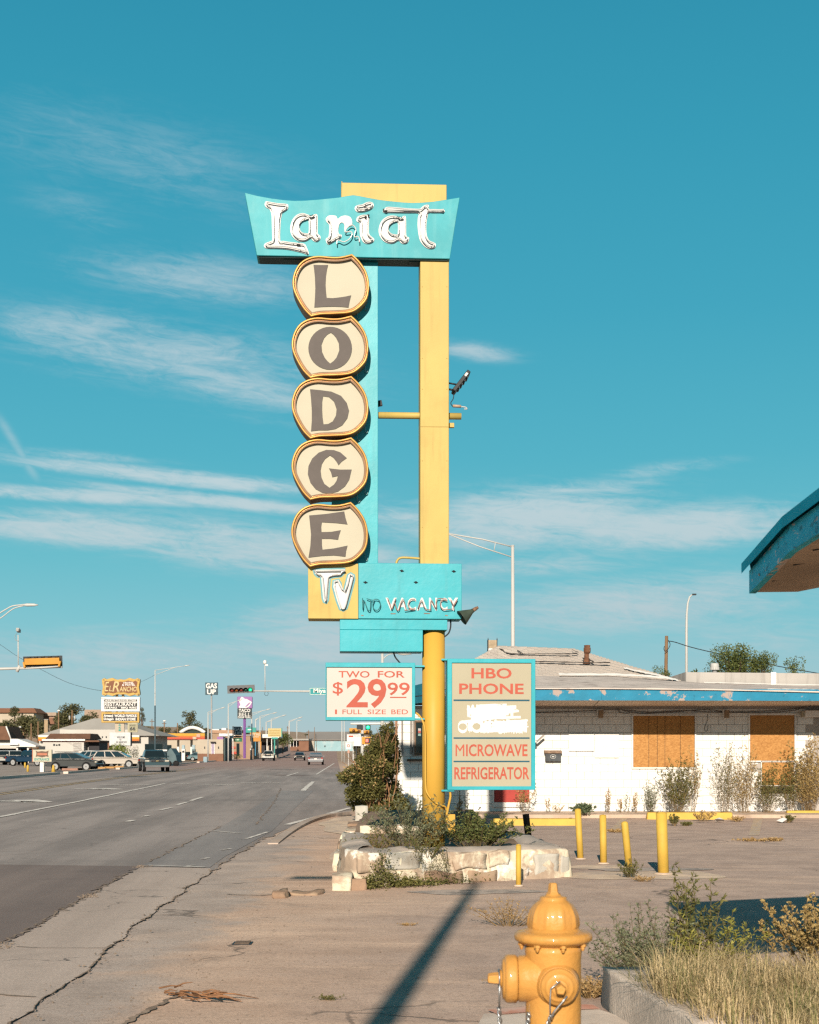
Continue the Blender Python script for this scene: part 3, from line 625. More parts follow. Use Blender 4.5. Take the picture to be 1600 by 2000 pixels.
LET = {
 'L': ([[(195, 215), (215, 165), (260, 158), (480, 195), (660, 210), (720, 240), (712, 330), (640, 385), (590, 420), (572, 480), (550, 640), (543, 1020), (600, 1037), (780, 1065), (960, 1085), (1070, 1100), (1120, 1150), (1180, 1310), (1150, 1345), (1050, 1310), (850, 1260), (650, 1225), (450, 1215), (260, 1210), (190, 1180), (180, 1135), (215, 1090), (330, 1045), (363, 1020), (362, 900), (355, 640), (350, 470), (330, 390), (300, 330), (245, 300), (205, 260)]], 500, 380, 11.43),
 'a': ([[(1195, 465), (1130, 440), (1060, 420), (980, 430), (890, 475), (820, 560), (775, 680), (765, 800), (790, 900), (840, 970), (920, 1030), (1020, 1055), (1110, 1045), (1180, 1010), (1230, 980), (1270, 1030), (1340, 1060), (1400, 1040), (1440, 990), (1435, 930), (1392, 890), (1377, 830), (1378, 640), (1373, 470), (1340, 440), (1270, 460), (1232, 490)],
        [(1175, 580), (1110, 578), (1040, 605), (995, 660), (977, 740), (1000, 820), (1050, 868), (1110, 878), (1175, 862)]], 500, 380, 11.43),
 'r': ([[(185, 560), (210, 510), (260, 475), (330, 470), (420, 485), (455, 550), (520, 500), (600, 475), (690, 485), (750, 530), (778, 610), (765, 700), (700, 720), (650, 770), (612, 850), (603, 760), (605, 680), (560, 630), (512, 642), (480, 700), (465, 800), (480, 880), (545, 910), (520, 980), (440, 1020), (370, 1060), (245, 1120), (190, 1045), (195, 985), (245, 950), (262, 850), (265, 720), (250, 660), (210, 620)]], 620, 380, 11.43),
 'idot': ([[(835, 300), (860, 260), (930, 235), (1000, 225), (1080, 185), (1160, 165), (1230, 185), (1260, 240), (1230, 310), (1150, 360), (1050, 390), (940, 400), (870, 380), (837, 340)]], 620, 380, 11.43),
 'i': ([[(870, 590), (890, 510), (960, 470), (1040, 455), (1145, 470), (1155, 560), (1150, 800), (1165, 900), (1220, 950), (1270, 1000), (1250, 1060), (1170, 1100), (1090, 1100), (1020, 1060), (975, 980), (950, 880), (945, 700), (945, 640), (910, 620)]], 620, 380, 11.43),
 'a2': ([[(550, 420), (490, 395), (420, 390), (340, 410), (260, 465), (210, 545), (185, 650), (195, 740), (230, 810), (300, 875), (400, 905), (480, 890), (550, 850), (600, 895), (660, 912), (720, 885), (745, 820), (738, 790), (700, 770), (690, 700), (690, 500), (680, 405), (640, 400), (600, 430)],
         [(535, 520), (480, 513), (420, 543), (378, 600), (372, 660), (397, 710), (440, 738), (490, 743), (533, 733)]], 720, 380, 9.412),
 't': ([[(260, 310), (290, 270), (330, 235), (420, 232), (700, 255), (930, 265), (965, 248), (1010, 210), (1070, 190), (1110, 205), (1115, 270), (1300, 275), (1390, 290), (1395, 325), (1300, 340), (1117, 338), (1085, 400), (1065, 520), (1060, 650), (1075, 770), (1120, 850), (1190, 880), (1235, 915), (1220, 980), (1160, 1003), (1090, 995), (1010, 940), (945, 850), (915, 720), (900, 580), (905, 430), (913, 350), (700, 345), (400, 340), (280, 335)]], 720, 380, 9.412)}
M_LET = pm('white_letter_enamel', (0.98, 0.96, 0.94), 0.45, 0.05, 5.0, dirt=[((0.45, 0.33, 0.28), 9.0, 0.66, 0.78, 0.4)])
M_BURN = pm('burnt_electrode', (0.05, 0.04, 0.035), 0.7, 0.3, 8.0)
for ky, (loops, ox, oy, sc) in LET.items():
    lp = [smooth_loop(zp(l, ox, oy, sc, WP), 3) for l in loops]
    mb = MB(); mb.prism(lp, SF(WP), -0.012, -0.001); le = mb.build('letter', M_LET, panel)
    mb = MB()
    for j, l in enumerate(lp):
        q = inset(l, 0.024 if j == 0 else -0.014); q = [(a, WP - 0.048, b) for a, b in q]
        if ky == 'r': q = q[int(len(q) * .62):]
        mb.tube(q, 0.0085, 6, closed=(ky != 'r'))
        for i in range(4, len(q), max(5, len(q) // 6)):
            mb.tube([q[i], (q[i][0], WP - 0.012, q[i][2])], 0.006, 5, mi=1)
    mb.build('neon_tube', [M_NEON, pm('glass_standoff', (0.55, 0.5, 0.45), 0.3)], le)
    mb = MB(); r = random.Random(sum(map(ord, ky)) % 97)
    for i in range({'L': 4, 'a': 4, 'r': 3, 'idot': 2, 'i': 2, 'a2': 5, 't': 3}[ky]):
        base = {'L': (985, 1115), 'a': (1230, 500), 'r': (265, 1060), 'idot': (1110, 320), 'i': (1110, 500), 'a2': (560, 455), 't': (300, 310)}[ky]
        p = SP(ox + (base[0] + r.uniform(-60, 60) * sc / 11) / sc, oy + (base[1] + r.uniform(-22, 22)) / sc, WP)
        mb.tube([(p[0] - .012, WP - .04, p[1]), (p[0] + .014, WP - .04, p[1] + r.uniform(-.01, .01))], 0.011, 6)
    mb.build('electrode', M_BURN, le)
q = zp(smooth_loop([(435, 1150), (438, 1070), (480, 1050), (580, 1090), (680, 1050), (750, 980), (775, 900), (740, 860), (640, 870), (620, 840), (680, 760), (760, 710), (830, 750), (860, 830), (830, 900), (830, 980), (900, 970), (930, 1010), (935, 1100)], 4, False), 620, 380, 11.43, WP)
mb = MB(); mb.tube([(a, WP - 0.055, b) for a, b in q], 0.0075, 6); mb.build('loose_tube', M_NEON, panel)
# turquoise spine behind the discs
WS = -0.10
mb = MB(); sbox(mb, (648, 500, 738.5, 1106), WS, 0.14); spine = mb.build('spine', M_TURQ, sign, 0.005, 1)
mb = MB(); r = random.Random(5)
for yy in range(5):
    for (x, y) in ((714, 597), (703, 612), (709, 716 - 6), (699, 733)) if yy == 0 else ():
        pass
for cy in (557, 677, 795, 915, 1043.7):
    for dx, dy in ((68, 45), (53, 60)):
        p = SP(645 + dx, cy + dy, WS); pts = [(p[0] - .02, WS - .10, p[1] + .1), (p[0], WS - .04, p[1] + .03), (p[0] + .002, WS - .02, p[1] - .03), (p[0] + .018, WS - .03, p[1] - .045), (p[0] + .035, WS - .03, p[1] - .03), (p[0] + .03, WS - .03, p[1] - .005)]
        mb.tube(smooth_loop(pts, 3, False), 0.0042, 5)
o_ = mb.build('tube_lead', pm('lead_wire', (0.35, 0.55, 0.55), 0.4), spine, kind='stuff')
# L O D G E discs
M_GOLD = pm('gold_rim', (0.86, 0.46, 0.13), 0.35, 0.1, 6.0, metal=0.3, dirt=[((0.28, 0.10, 0.03), 8.0, 0.6, 0.8, 0.7)])
M_COPPER = pm('copper_channel', (0.40, 0.15, 0.045), 0.25, 0.15, 6.0, metal=0.75)
M_CAN = pm('disc_can_side', (0.34, 0.21, 0.12), 0.55, 0.15, 3.0, dirt=[((0.6, 0.32, 0.08), 2.0, 0.5, 0.65, 0.6)])
M_GREY = pm('grey_letter', (0.155, 0.130, 0.118), 0.6, 0.06, 7.0, dirt=[((0.30, 0.25, 0.22), 14.0, 0.66, 0.8, 0.35)])
M_LEDGE = pm('pale_green_edge', (0.35, 0.62, 0.52), 0.5)
DISC = [(585, 66), (640, 118), (690, 190), (714, 265), (718, 340), (702, 415), (660, 470), (605, 512), (540, 530), (440, 536), (340, 540), (265, 556), (210, 500), (160, 420), (126, 340), (120, 270), (140, 195), (180, 135), (240, 97), (320, 80), (420, 88), (500, 86)]
DISC = [(x - 418, y - 310) for x, y in DISC]
def open_smooth(l, n, corners):
    m = len(l); idx = sorted(corners); res = []
    for i, c in enumerate(idx):
        e = idx[(i + 1) % len(idx)]; seg = [l[j % m] for j in range(c, e + 1 if e > c else e + m + 1)]
        res += smooth_loop(seg, n, False)[:-1]
    return res
DISC = open_smooth(DISC, 3, (0, 11))
GL = {
 'L': ([[(465, 220), (590, 224), (720, 222), (700, 300), (682, 420), (675, 560), (682, 680), (695, 795), (800, 800), (930, 785), (1030, 770), (1120, 750), (1095, 850), (1075, 962), (950, 950), (800, 945), (640, 950), (480, 960), (490, 800), (497, 640), (490, 440), (478, 320)]], 560, 490, 8.889),
 'O': ([[(420 + 171 * math.cos(a), 312 + 168 * math.sin(a)) for a in [i * 2 * math.pi / 36 for i in range(36)]],
        [(425, 190), (445, 205), (465, 228), (488, 275), (491, 330), (470, 385), (447, 412), (420, 432), (398, 412), (378, 388), (356, 340), (352, 285), (372, 233), (397, 205)]], 540, 600, 4),
 'D': ([[(262, 633), (340, 640), (430, 652), (505, 685), (550, 740), (568, 800), (555, 860), (515, 915), (460, 945), (400, 955), (330, 955), (270, 962), (276, 880), (276, 800), (270, 710)],
        [(365, 688), (410, 695), (450, 730), (470, 790), (465, 840), (440, 885), (405, 905), (368, 908), (360, 850), (357, 790), (358, 730)]], 540, 600, 4),
 'G': ([[(550, 1172), (500, 1128), (450, 1110), (390, 1108), (330, 1130), (280, 1175), (250, 1235), (245, 1300), (265, 1365), (305, 1415), (360, 1445), (420, 1451), (480, 1435), (535, 1395), (570, 1340), (588, 1262), (500, 1263), (410, 1253), (427, 1285), (436, 1322), (481, 1312), (470, 1350), (450, 1380), (415, 1405), (375, 1375), (352, 1325), (345, 1270), (355, 1220), (380, 1180), (418, 1152), (445, 1170), (468, 1198), (485, 1228), (510, 1200)]], 540, 600, 4),
 'E': ([[(255, 182), (390, 170), (530, 150), (540, 200), (556, 252), (470, 242), (355, 235), (350, 270), (352, 312), (430, 310), (503, 297), (490, 335), (482, 372), (420, 365), (355, 365), (355, 410), (360, 450), (450, 440), (556, 418), (545, 460), (540, 505), (450, 495), (350, 500), (250, 512), (265, 420), (270, 330), (262, 250)]], 540, 960, 4)}
for i, (ch, cx, cy) in enumerate((('L', 646, 557), ('O', 644.5, 677.2), ('D', 644.5, 795.3), ('G', 644.3, 915), ('E', 643.7, 1043.5))):
    wd = -0.31 - 0.007 * i; sy = 1.035 if ch in 'E' else 1.0
    lp = [SP(cx + x / 4, cy + y / 4 * sy, wd) for x, y in DISC]
    lp.reverse()
    mb = MB(); ins = inset(lp, 0.055)
    mb.prism([lp, ins], SF(wd), 0.012, 0.34); disc = mb.build('letter_disc', M_CAN, sign); disc['label'] = 'cream disc in a gold rim bearing the letter ' + ch
    mb = MB(); mb.tube([(a, wd + .004, b) for a, b in inset(lp, 0.012)], 0.0145, 8, True); mb.tube([(a, wd + .022, b) for a, b in inset(lp, 0.036)], 0.0105, 8, True, mi=1)
    mb.build('rim', [M_GOLD, M_COPPER], disc)
    mb = MB(); mb.prism(inset(lp, 0.050), SF(wd), 0.055, 0.07); mb.build('face', M_CREAM, disc)
    loops, ox, oy, sc = GL[ch]
    mb = MB(); mb.prism([zp(l, ox, oy, sc, wd) for l in loops], SF(wd), 0.046, 0.056, 0, 1); mb.build('letter', [M_GREY, M_LEDGE], disc)
# TV panel and vacancy panel
WT = -0.245
mb = MB(); sbox(mb, (602, 1101, 700, 1208), WT, 0.16); tv = mb.build('tv_panel', M_YEL, sign, 0.004, 1)
TVL = {'T': [(112, 112), (140, 112), (410, 108), (392, 140), (368, 167), (320, 172), (265, 183), (255, 230), (240, 400), (228, 422), (212, 415), (200, 380), (183, 182), (150, 172), (125, 150)],
       'V': [(302, 218), (345, 208), (362, 240), (400, 315), (440, 160), (460, 148), (490, 165), (492, 200), (440, 400), (418, 475), (390, 492), (362, 482), (332, 400), (297, 275)]}
M_TEALB = pm('pale_teal_border', (0.20, 0.50, 0.56), 0.5, 0.08, 5.0)
for ch, l in TVL.items():
    q = zp(l, 590, 1090, 4.848, WT); big = inset(q, -0.022)
    mb = MB(); mb.prism(big, SF(WT), -0.004, 0.0005, 1); mb.prism(q, SF(WT), -0.014, -0.0045, 0); le = mb.build('letter', [M_LET, M_TEALB], tv)
    mb = MB(); mb.tube([(a, WT - .05, b) for a, b in smooth_loop(inset(q, 0.018), 2)], 0.0085, 6, True); mb.build('neon_tube', M_NEON, le)
mb = MB(); sbox(mb, (700.3, 1101, 902, 1208), WT + .003, 0.16); vac = mb.build('vacancy_panel', M_TURQ, sign, 0.004, 1)
wv = WT + .003
mb = MB()
for x, y in ((714, 1137.5), (785, 1115), (812.5, 1137.5), (886.5, 1116)):
    p = SP(x, y, wv); mb.lathe([(0.0, 0), (0.017, 0.0), (0.017, 0.003), (0, 0.003)], 10, (p[0], wv - .001, p[1]), Matrix.Rotation(R(90), 3, 'X')); mb.tube([(p[0] - .028, wv - .003, p[1] + .004), (p[0] + .028, wv - .003, p[1] - .004)], 0.006, 5)
mb.build('bulb_hole', M_DARK, vac)
VX = [(753, 775), (776, 796), (796, 813), (814, 835), (838, 854), (859, 874), (875, 895)]
for ch, (x0, x1) in zip('VACANCY', VX): text('letter', ch, SF(wv), rect(x0, 1167.5, x1, 1192.5, wv), M_LET, vac, d=0.004, bold=0.03)
mb = MB(); r = random.Random(9)
def tp(l): return [(SP(x, y, wv)[0], wv - .045, SP(x, y, wv)[1]) for x, y in l]
for l in ([(757, 1169), (762, 1182), (765, 1191), (769, 1180), (773, 1170)], [(770, 1175), (777, 1194), (783, 1178), (788, 1172), (793, 1190)], [(811, 1171), (802, 1172), (798, 1180), (800, 1189), (811, 1190), (790, 1193)], [(816, 1190), (823, 1173), (830, 1189), (842, 1192)], [(841, 1191), (842, 1172), (852, 1190), (853, 1171), (872, 1171)], [(873, 1174), (862, 1173), (860, 1184), (866, 1191), (884, 1190)], [(880, 1172), (886, 1183), (893, 1171), (886, 1183), (887, 1192)]):
    mb.tube(smooth_loop(tp(l), 3, False), 0.0065, 5)
mb.build('neon_tube', pm('grimy_tube', (0.42, 0.26, 0.22), 0.25, 0.2, 20.0), vac)
mb = MB()
for l in ([(708, 1169), (709, 1192), (711, 1173), (718, 1191), (723, 1192), (724, 1172)], [(731, 1173), (728, 1182), (731, 1191), (738, 1192), (743, 1183), (740, 1173), (733, 1171), (728, 1173), (716, 1170)]):
    mb.tube(smooth_loop(tp(l), 3, False), 0.0065, 5)
mb.build('neon_tube', pm('dead_teal_tube', (0.06, 0.26, 0.28), 0.25, 0.1, 20.0), vac)
mb = MB()
for x, y, w in ((768, 1198.5, 10), (834, 1198, 12), (872, 1202, 6), (708, 1202, 5)):
    p = SP(x, y, wv); mb.mm((p[0] - w / 300, wv - .002, p[1] - .008), (p[0] + w / 300, wv - .0005, p[1] + .006))
mb.build('rust_scar', pm('rust_scar', (0.35, 0.28, 0.22), 0.8, 0.3, 20.0), vac, kind='stuff')
# boxes under the panel and the lower skirt
mb = MB(); sbox(mb, (664, 1209, 874, 1229.5), -0.215, 0.2); mb.build('header_box', M_TURQ, sign, 0.004, 1)
mb = MB(); sbox(mb, (664, 1230.5, 826, 1272), -0.217, 0.2); mb.build('skirt_box', M_TURQ, sign, 0.004, 1)
# strut, stub, conduit
z1 = SP(0, 802, 0)[1]; mb = MB(); mb.tube([(SP(739, 0, 0)[0], 0, z1), (SP(901, 0, 0)[0], 0, z1)], 0.044, 14); mb.build('strut', M_YEL, sign)
p = SP(882, 831, 0); mb = MB(); mb.box((p[0], 0, p[1]), (.07, .06, .06)); mb.build('bracket_stub', M_YEL, sign, 0.004, 1)
mb = MB(); mb.tube(smooth_loop([(SP(x, y, 0)[0], 0.0, SP(x, y, 0)[1]) for x, y in ((774, 1103), (776, 1095), (783, 1089.5), (800, 1089.5), (824, 1091.5))], 4, False), 0.016, 8); mb.build('conduit', M_YEL, sign)
mb = MB(); mb.tube(smooth_loop([(SP(x, y, -.1)[0], -.12, SP(x, y, -.1)[1]) for x, y in ((880, 1209), (880, 1225), (876, 1237), (868, 1244))], 4, False), 0.011, 6)
mb.tube(smooth_loop([(SP(x, y, -.1)[0], -.05, SP(x, y, -.1)[1]) for x, y in ((768, 1270), (772, 1282), (778, 1290), (784, 1297))], 4, False), 0.011, 6); mb.build('cable', M_DARK, sign)
mb = MB(); mb.tube(smooth_loop([(SP(x, y, -.15)[0], w, SP(x, y, -.15)[1]) for x, y, w in ((810, 1390, -.05), (818, 1396, -.1), (825, 1406, -.135), (829, 1420, -.155), (831, 1440, -.158), (831, 1500, -.158), (831.5, 1534, -.158), (835, 1550, -.168), (848, 1566, -.172), (862, 1573, -.16), (871, 1577, -.12), (873, 1590, -.1), (873, 1605, -.1))], 4, False), 0.013, 8)
mb.tube(smooth_loop([(SP(x, y, -.1)[0], -.1, SP(x, y, -.1)[1]) for x, y in ((878, 1542), (880, 1555), (876, 1575), (873, 1592), (872, 1605))], 4, False), 0.016, 8); mb.build('conduit', M_POLE, sign)
p = SP(881, 1605, -.1); mb = MB(); mb.box((p[0], -.08, p[1] - .03), (.11, .10, .26)); mb.build('junction_box', M_POLE, sign, 0.006, 1)

# ---- floodlights and lamp hung on the sign
flood = thing('floodlight', 'black flat floodlight tilted up on the right edge of the yellow column', 'floodlight', SW(SP(880, 0, 0)[0], 0.0, SP(0, 760, 0)[1]), TH, org=(SP(880, 0, 0)[0], 0, SP(0, 760, 0)[1]))
pa, pb = SP(885, 767, 0), SP(915, 729, 0); ang = math.atan2(pb[1] - pa[1], pb[0] - pa[0]); mid = ((pa[0] + pb[0]) / 2, (pa[1] + pb[1]) / 2)
mb = MB(); mb.box((mid[0], -.02, mid[1]), (math.hypot(pb[0] - pa[0], pb[1] - pa[1]), .24, .05), tilt=(0, -ang)); mb.build('housing', M_DARK, flood, 0.006, 1)
mb = MB(); nv = Vector((-math.sin(ang), 0, math.cos(ang)))
for q in (-.09, -.03, .03, .09): c = Vector((mid[0], -.02, mid[1])) + nv * -.03 + Vector((math.cos(ang), 0, math.sin(ang))) * q; mb.box(c, (.02, .22, .02), tilt=(0, -ang))
mb.build('fin', M_DARK, flood)
mb = MB(); c = Vector((mid[0], -.145, mid[1])) + Vector((math.cos(ang), 0, math.sin(ang))) * .1; mb.box(c, (.05, .006, .03), tilt=(0, -ang)); mb.build('sticker', M_WHITE, flood)
mb = MB(); a = SP(877, 749, 0); b = SP(893, 752, 0); c = SP(877, 761, 0); d = SP(887, 763, 0)
mb.tube([(a[0], -.02, a[1]), (b[0], -.02, b[1])], .012, 6); mb.tube([(c[0], -.02, c[1]), (d[0], -.02, d[1])], .014, 6); mb.build('bracket', M_DARK, flood)
mb = MB(); mb.tube(smooth_loop([(SP(x, y, 0)[0], -.05, SP(x, y, 0)[1]) for x, y in ((886, 768), (885, 780), (880, 789), (884, 796))], 4, False), .006, 5); mb.build('cable', M_DARK, flood)
p = SP(884, 796, 0); q = SP(912, 797, 0)
drv = thing('lamp_driver', 'small pale tube shaped driver lying on the stub of the yellow crossbar', 'lamp driver', SW(p[0], 0, p[1]), TH, org=(p[0], 0, p[1]))
mb = MB(); mb.tube([(p[0], -.05, p[1] + .01), (p[0] + .11, -.05, p[1] + .005)], .02, 8); mb.build('body', pm('pale_copper', (0.6, 0.42, 0.3), 0.4), drv)
mb = MB(); mb.tube(smooth_loop([(p[0] + .11, -.05, p[1]), (p[0] + .17, -.05, p[1] - .005), (p[0] + .19, -.05, p[1] - .03), (p[0] + .15, -.05, p[1] - .03)], 3, False), .008, 5); mb.build('cable', M_GALV, drv)
p = SP(743, 783, 0); fl2 = thing('floodlight', 'black floodlight edge peeping out behind the turquoise spine', 'floodlight', SW(p[0], 0.1, p[1]), TH, org=(p[0], 0.1, p[1]))
mb = MB(); mb.box((p[0] - .05, .18, p[1]), (.16, .05, .075), tilt=(0, R(-12))); mb.build('housing', M_DARK, fl2, 0.004, 1)
mb = MB(); mb.tube([(p[0] - .06, .18, p[1] - .02), (p[0] - .06, .1, p[1] - .10)], .012, 6); mb.build('bracket', M_DARK, fl2)
# cone lamp
p = SP(912, 1198, -.25); lamp = thing('gooseneck_lamp', 'green conical spotlight at the lower right corner of the vacancy panel', 'lamp', SW(p[0], -.25, p[1]), TH, org=(p[0], -.25, p[1]))
ax = Vector((SP(905, 1205)[0] - SP(925, 1192)[0], -0.02, SP(905, 1205)[1] - SP(925, 1192)[1])).normalized(); Mx = ax.to_track_quat('Z', 'Y').to_matrix()
tip = Vector((SP(921, 1194.5)[0], -.30, SP(921, 1194.5)[1]))
M_LAMPG = pm('olive_green_enamel', (0.075, 0.10, 0.075), 0.35, 0.15, 5.0)
mb = MB(); mb.lathe([(0.028, -0.02), (0.03, 0.0), (0.105, 0.16), (0.107, 0.165), (0.10, 0.16), (0.0, 0.02)], 24, tip, Mx); mb.build('shade', M_LAMPG, lamp)
mb = MB(); mb.lathe([(0.024, -0.075), (0.026, -0.02)], 12, tip, Mx); mb.lathe([(.018, -.1), (.018, -.075)], 8, tip, Mx); mb.build('socket', pm('rusty_socket', (0.28, 0.16, 0.10), 0.6, 0.3, 15), lamp)
mb = MB(); mb.tube([tip - ax * .03, tip + Vector((-.02, .1, -.03)), tip + Vector((-.14, .2, -.02))], .012, 6); mb.build('arm', M_DARK, lamp)

# ---- two cabinets bracketed to the pole
WC = -0.16
def cabinet(name, label, px, facepx, face_mat, depth):
    a, b, c, d = rect(*px, WC)
    t = thing(name, label, 'sign', SW((a + c) / 2, 0, b), TH, org=((a + c) / 2, 0, b))
    fa, fb, fc, fd = rect(*facepx, WC)
    mb = MB(); mb.prism([[(a, b), (c, b), (c, d), (a, d)], [(fa, fb), (fa, fd), (fc, fd), (fc, fb)]], SF(WC), 0, depth)
    mb.build('frame', M_TURQ, t, 0.004, 1)
    mb = MB(); mb.mm((fa - .01, WC + .02, fb - .01), (fc + .01, WC + .035, fd + .01)); f = mb.build('face', face_mat, t)
    mb = MB(); mb.mm((a + .02, WC + depth - .02, b + .02), (c - .02, WC + depth - .004, d - .02)); mb.build('back', M_TURQ, t)
    return t, f
price, pf = cabinet('price_sign', 'white price board in a turquoise frame on the left of the yellow pole', (636, 1294.5, 811, 1407), (638, 1303.5, 805, 1400.5), pm('milky_plastic', (0.78, 0.74, 0.68), 0.6, 0.03, 1.0, dirt=[((0.6, 0.5, 0.4), 2.0, 0.6, 0.8, 0.25)]), 0.32)
FW = WC + .02
def pt(s, px, f, **k): text('lettering', s, SF(FW), rect(*px, FW), M_CORAL, f, **k)
pt('TWO', (661.5, 1310.6, 722, 1323.4), pf, bold=0.012); pt('FOR', (738, 1310.6, 790.5, 1323.4), pf, bold=0.014)
pt('$', (650, 1332, 670, 1358.5), pf, bold=0.005); pt('2', (676.8, 1326, 718.5, 1381.5), pf, bold=0.02); pt('9', (718, 1325.5, 755, 1383), pf, bold=0.02)
pt('9', (757, 1333, 777.5, 1358), pf, bold=0.01); pt('9', (779.5, 1333, 800.5, 1358), pf, bold=0.01)
mb = MB(); a, b, c, d = rect(762, 1361, 794, 1363.2, FW); mb.quad((a, FW - .002, b), (c, FW - .002, b), (c, FW - .002, d), (a, FW - .002, d)); mb.build('lettering', M_CORAL, pf)
for s, x0, x1 in (('1', 654.5, 658.3), ('FULL', 669, 707), ('SIZE', 718, 754), ('BED', 764.5, 797)): pt(s, (x0, 1385.8, x1, 1394.8), pf, bold=0.002)
amen, af = cabinet('amenities_sign', 'tall beige amenities board in a turquoise frame on the right of the yellow pole', (874, 1287, 1046, 1543), (883, 1295, 1038, 1536), pm('beige_plastic', (0.60, 0.54, 0.39), 0.6, 0.03, 1.0, dirt=[((0.48, 0.37, 0.22), 2.0, 0.62, 0.85, 0.2)]), 0.36)
for s, px, bo in (('HBO', (921, 1304.8, 999.5, 1325.2), .02), ('PHONE', (897, 1335, 1023, 1355.5), .02), ('M', (890, 1454, 907, 1476.8), 0), ('ICROWAVE', (910.5, 1453.5, 1030.5, 1477.2), .018), ('REFRIGERATOR', (887.5, 1498, 1034, 1522.5), .02)): pt(s, px, af, bold=bo)
M_RULE = pm('dark_teal_rule', (0.02, 0.13, 0.20), 0.4)
for y in (1367.8, 1441.5, 1487.2):
    a, b, c, d = rect(886, y - 1.4, 1034.5, y + 1.4, FW); mb = MB(); mb.mm((a, FW - .003, b), (c, FW - .0005, d)); mb.build('rule', M_RULE, af)
# white overpaint: overlapping brush strokes that leave ghosts of the covered words
mb = MB(); r = random.Random(41)
def stroke(x, y, L, h, ang, k):
    n = 7; top = []; bot = []
    for i in range(n + 1):
        q = (i / n - .5) * L; j = r.uniform(-.10, .10) * h
        X, Y = x + q * math.cos(ang), y - q * math.sin(ang); top.append(SP(X, Y - h / 2 + j, FW)); bot.append(SP(X, Y + h / 2 + r.uniform(-.10, .10) * h, FW))
    w = FW - .0015 - k * .00006
    mb.add([(a, w, b) for a, b in top] + [(a, w, b) for a, b in bot], [(i, i + 1, n + 2 + i, n + 1 + i) for i in range(n)])
for k in range(9): stroke(r.uniform(948, 968), 1381 + k * 2.6, r.uniform(48, 66), r.uniform(5, 7.5), r.uniform(.0, .14), k)
for k in range(16): stroke(r.uniform(928, 990), 1377 + k * 1.75, r.uniform(30, 62), r.uniform(3.6, 6.2), r.uniform(.0, .18), k)
for k in range(5): stroke(r.uniform(985, 996), 1411 + k * 4, r.uniform(62, 74), r.uniform(5, 7), r.uniform(-.05, .08), 10 + k)
for x in (917, 920, 941, 945): stroke(x, 1420 + r.uniform(-2, 2), 5.5, 20, r.uniform(-.15, .1), 22 + x % 5)
for k in range(4): stroke(r.uniform(915, 935), 1407 + k * .9, r.uniform(30, 44), r.uniform(2.5, 4), r.uniform(.0, .12), 16 + k)
for x in (915, 924, 935, 952, 966, 985, 1000): stroke(x + r.uniform(-2, 2), 1390 + r.uniform(-3, 3), 5.5, 23, r.uniform(-.25, .1), 20 + x % 7)
for cx, cy, rr in ((904, 1419.5, 8.5), (931, 1419, 8.5)):
    for i in range(16):
        a = i * 2 * math.pi / 16; stroke(cx + rr * math.cos(a), cy + rr * math.sin(a) * 1.1, 8, 5.6, -a + 1.57, 30 + i)
for x in (949, 956, 968, 976, 983, 992, 1001, 1010, 1018, 1026): stroke(x + r.uniform(-1, 1), 1419 + r.uniform(-1.5, 1.5), 6.2, 24, r.uniform(-.12, .06), 48 + x % 9)
for k in range(12): stroke(r.uniform(985, 1018), 1408 + k * 1.9, r.uniform(22, 44), r.uniform(2.4, 4.4), r.uniform(-.02, .12), 60 + k)
for k in range(5): stroke(r.uniform(950, 985), 1405 + k * 6, r.uniform(12, 28), 3.6, r.uniform(.0, .2), 75 + k)
mb.build('overpaint', pm('white_brush_paint', (1.05, 1.04, 1.02), 0.6, 0.02, 5.0), af, fix=False)
for t, x0, x1, ys in ((price, 809, 826, (1301, 1404)), (amen, 862, 884, (1288, 1543.5))):
    for y in ys:
        a = SP(x0, y, -.1); b = SP(x1, y, -.1); mb = MB(); mb.mm((a[0], -.14, a[1] - .014), (b[0] + .02, .10, a[1] + .008)); mb.build('bracket', M_TURQ, t)
# ------------------------------------------------------------------ plants
def V3(p): return Vector(p)
M_STEM = pm('plant_stem', (0.20, 0.15, 0.07), 0.8, 0.25, 5.0)
M_DRYSTEM = pm('dry_stem', (0.36, 0.23, 0.10), 0.8, 0.25, 5.0)
L_SAGE = leafmat('sage_leaf', (0.10, 0.12, 0.07), (0.20, 0.21, 0.12))
L_GREEN = leafmat('green_leaf', (0.06, 0.08, 0.022), (0.15, 0.16, 0.05))
L_OLIVE = leafmat('olive_leaf', (0.075, 0.085, 0.025), (0.17, 0.15, 0.045))
L_GOLD = leafmat('golden_leaf', (0.25, 0.17, 0.06), (0.43, 0.31, 0.13))
L_DRY = leafmat('dry_leaf', (0.30, 0.18, 0.07), (0.46, 0.32, 0.15))
L_FIR = leafmat('dark_tree_leaf', (0.030, 0.045, 0.018), (0.075, 0.085, 0.03))
def leaf(mb, p, d, L, W, r):
    d = d.normalized(); s = d.cross(Vector((r.uniform(-1, 1), r.uniform(-1, 1), r.uniform(-1, 1))))
    if s.length < 1e-3: s = Vector((1, 0, 0))
    s.normalize()
    mb.add([p, p + d * L * .5 + s * W * .5, p + d * L, p + d * L * .5 - s * W * .5], [(0, 1, 2, 3)])
